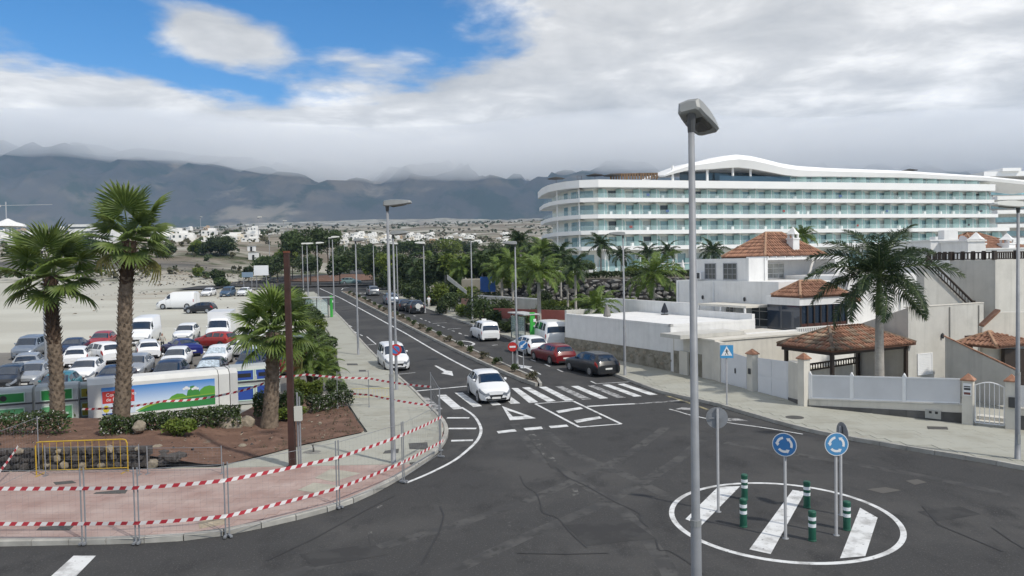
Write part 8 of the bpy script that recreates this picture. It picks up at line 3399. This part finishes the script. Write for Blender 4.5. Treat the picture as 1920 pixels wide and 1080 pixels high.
# ================================================================ far left: boards, huts, town
q = AT(490, 517, 152)
bb = thing('billboard', 'blank white billboard on posts left of the avenue end', 'billboard', (q.x, 152, gz(152)))
zc_ = AT(490, 507, 152).z - gz(152)
MB().box((0, 0, zc_), (2.9, .2, 2.0)).build('board', M_sw, bb)
for x in (-1.0, 1.0):
    MB().tube([(x, .1, 0), (x, .1, zc_ + .6)], .08, 6).build('post', M_galv, bb)
q = AT(464, 518, 150)
bb = thing('direction_sign', 'pale blue direction board left of the billboard', 'road sign', (q.x, 150, gz(150)))
zc_ = AT(464, 515, 150).z - gz(150)
MB().box((0, 0, zc_), (2.2, .15, 1.0)).build('board', mat('faded_blue_board', (.17, .24, .32), .6), bb)
for x in (-.8, .8):
    MB().tube([(x, .1, 0), (x, .1, zc_)], .07, 6).build('post', M_galv, bb)
for (x, yb, w, h, Y, lb) in ((476, 489, 2.4, 2.0, 205, 'small white hut with dark door by the roundabout'), (472, 472, 1.8, 1.4, 260, 'small white hut with grey annex on the slope')):
    Y = thit(x, yb)
    q = AT(x, yb, Y)
    z = terr(q.x, Y)
    w, h = w * Y / 205, h * Y / 205
    t = thing('hut', lb, 'hut', (q.x, Y, z), 0, 'white huts on the slope')
    hh = h
    MB().box((0, 0, hh / 2), (w, 2, hh)).build('wall', M_white, t)
    MB().box((.2, -1.02, hh - h + .8), (.7, .06, 1.5)).build('door', M_black, t)
    MB().box((0, 0, hh + .06), (w + .3, 2.3, .12)).build('roof', M_beige, t)
# stepped white building and pale tent at the far left
t = thing('terraced_building', 'long white terraced building behind the two tall palms', 'building', (0, 0, 0))
for (x0, x1, yt, yb, Y) in ((140, 208, 429, 440, 330), (150, 215, 437, 446, 318), (128, 170, 421, 430, 345)):
    p0, p1, pb = AT(x0, yt, Y), AT(x1, yt, Y), AT(x0, yb, Y)
    zlo_ = min(pb.z, terr(p0.x, Y)) - 2
    MB().box(((p0.x + p1.x) / 2, Y + 4, (p0.z + zlo_) / 2), (p1.x - p0.x, 8, p0.z - zlo_)).build('wall', M_white, t)
    MB().box(((p0.x + p1.x) / 2, Y - .06, p0.z - 1.6), ((p1.x - p0.x) * .92, .1, .9)).build('window_band', M_win, t)
q = AT(15, 420, 420)
t = thing('white_tent', 'white peaked tent roof at the far left edge', 'tent', (q.x, 420, terr(q.x, 420)))
zz = q.z - terr(q.x, 420)
MB().lathe([(9, zz - 1.5), (8, zz), (4, zz + 1.2), (.3, zz + 3.0)], 8).build('roof', M_white, t)
for k in range(4):
    a_ = PI / 4 + k * PI / 2
    MB().tube([(7 * math.cos(a_), 7 * math.sin(a_), 0), (7 * math.cos(a_), 7 * math.sin(a_), zz)], .2, 6).build('post', M_whitepaint, t)
q = AT(12, 410, 800)
M_crane = mat('crane_grey', (.40, .41, .43), .6)
t = thing('tower_crane', 'white tower crane on the slope at the far left', 'crane', (q.x, 800, terr(q.x, 800)))
zz = AT(12, 384, 800).z - terr(q.x, 800)
MB().box((0, 0, zz / 2), (.8, .8, zz)).build('mast', M_crane, t)
MB().box((22, 0, zz - .6), (54, .5, .55)).build('jib', M_crane, t)
MB().box((0, 0, zz + 1.6), (1.0, .8, 3.0)).build('cab', M_crane, t)
MB().box((-7, 0, zz - 1.2), (3, 1.2, 2.2)).build('counterweight', M_beige, t)
# solar field pale sheet
p0, p1 = AT(-40, 452, 300), AT(58, 452, 300)
t = thing('greenhouse', 'long pale grey greenhouse roof at the far left', 'greenhouse', ((p0.x + p1.x) / 2, 300, terr(p0.x, 300)))
zz = max(1.5, AT(0, 448, 300).z - terr(p0.x, 300))
MB().box((0, 8, zz - .3), (p1.x - p0.x, 22, .3)).build('roof', mat('greenhouse_sheet', (.40, .43, .47), .5, .1, .1), t)
MB().box((0, -2.9, zz / 2 - .3), (p1.x - p0.x, .2, zz - .4)).build('wall', M_beige, t)
# town houses: one mesh each, sizes and spots differ
rn = random.Random(31)
M_town = [mat('town_white', (.74, .73, .70), .8), mat('town_cream', (.60, .54, .44), .8), mat('town_ochre', (.42, .30, .20), .8)]
proto_h = []
for k in range(5):
    w, d, h = rn.uniform(.8, 1.5), rn.uniform(.8, 1.2), rn.uniform(.45, .8)
    mb = MB()
    mb.box((0, 0, h / 2 - .3), (w, d, h + .6))
    mb.box((w * .18, .1, h + .12), (w * .5, d * .6, .26))
    nw = 3
    for i in range(nw):
        mb.box((-w * .35 + w * .7 * i / (nw - 1), -d / 2 - .006, h * .55), (w * .13, .012, h * .35), m=1)
    proto_h.append([mb.mesh('town_house', [mt, M_win]) for mt in M_town])
spots = []
for k in range(58):
    spots.append((rn.uniform(255, 480) if k < 34 else rn.uniform(-10, 250), rn.choice((430, 436, 441, 447, 452)), rn.uniform(.9, 1.5)))
for k in range(80):
    spots.append((rn.uniform(615, 815) if k < 62 else rn.uniform(815, 1000), rn.choice((438, 440, 443, 446, 450)), rn.uniform(.5, .9)))
ZONE = ['on the slope left of the avenue', 'on the slope beyond the two left palms', 'in the far town beyond the avenue']
for i, (x, y, s) in enumerate(spots):
    d = ray(x, y)
    Y = 330.0
    while Y < 2600 and CAMH + d.z * Y > terr(d.x * Y, Y) + 2:
        Y += 12
    sc_ = s * 6.5 * (.55 + Y / 1500)
    X = d.x * Y
    kk = 0 if rn.random() < .78 else (1 if rn.random() < .7 else 2)
    o = link('town_house', proto_h[i % 5][kk], None, (X, Y, terr(X, Y)), rn.uniform(-.4, .4))
    o.scale = (sc_, sc_, sc_ * rn.uniform(.5, .9))
    tag(o, 'small ' + ('white', 'cream', 'ochre')[kk] + ' flat roofed house ' + ZONE[0 if 250 < x < 600 else (1 if x <= 250 else 2)], 'house', 'houses of the distant town')


# ================================================================ people
def person(p, az, label, top, legs, hair, h=1.72, pose=0):
    V_ = [(0, 0, .93), (0, .02, 1.12), (0, .02, 1.36), (0, .01, 1.47), (0, .03, 1.58), (0, .03, 1.70),
          (-.19, .01, 1.40), (-.25, .05, 1.14), (-.22, .22 if pose else .08, 1.05 if pose else .90), (.19, .01, 1.40), (.25, .05, 1.14), (.20, .24 if pose else .10, 1.12 if pose else .90),
          (-.09, 0, .88), (-.10, .05, .50), (-.11, -.05, .09), (-.11, .10, .04), (.09, 0, .88), (.11, .08, .50), (.12, .06, .09), (.12, .2, .04)]
    E2 = [(0, 1), (1, 2), (2, 3), (3, 4), (4, 5), (2, 6), (6, 7), (7, 8), (2, 9), (9, 10), (10, 11), (0, 12), (12, 13), (13, 14), (14, 15), (0, 16), (16, 17), (17, 18), (18, 19)]
    Rr = [.14, .13, .15, .06, .095, .085, .065, .048, .035, .065, .048, .035, .09, .065, .045, .04, .09, .065, .045, .04]
    me = bpy.data.meshes.new('body')
    me.from_pydata(V_, E2, [])
    o = bpy.data.objects.new('body', me)
    COL.objects.link(o)
    o.modifiers.new('skin', 'SKIN')
    for i, r in enumerate(Rr):
        me.skin_vertices[0].data[i].radius = (r, r * .8)
    me.skin_vertices[0].data[0].use_root = True
    sb = o.modifiers.new('sub', 'SUBSURF')
    sb.levels = sb.render_levels = 1
    dg = bpy.context.evaluated_depsgraph_get()
    m2 = bpy.data.meshes.new_from_object(o.evaluated_get(dg))
    bpy.data.objects.remove(o)
    m2.materials.clear()
    for m in (top, legs, mat('skin', (.36, .21, .15), .6), M_black, hair):
        m2.materials.append(m)
    for f in m2.polygons:
        z, x = f.center.z, abs(f.center.x)
        y = f.center.y
        f.material_index = 2 if (z > 1.45 or (x > .17 and z < 1.2 and z > .8 and y > .06)) else (0 if z > .95 else (3 if z < .08 else 1))
        if z > 1.66 or (z > 1.56 and y < .0):
            f.material_index = 4
        f.use_smooth = True
    t = thing('person', label, 'person', p, -math.radians(az))
    t.scale = (h / 1.76,) * 3
    link('body', m2, t)
    return t


p = G(305, 661)
person((p.x, p.y, gz(p.y)), 140, 'person in dark trousers and pale top standing between the parked cars', mat('pale_shirt', (.40, .38, .33), .9), mat('dark_trousers', (.02, .022, .03), .9), mat('dark_hair', (.03, .022, .016), .8), pose=1)
p = G(800, 580)
person((p.x + .3, p.y, gz(p.y) + .13), 150, 'person in white clothes walking on the right pavement by the dark cars', M_sw, mat('white_trousers', (.60, .59, .57), .9), MATS['dark_hair'])
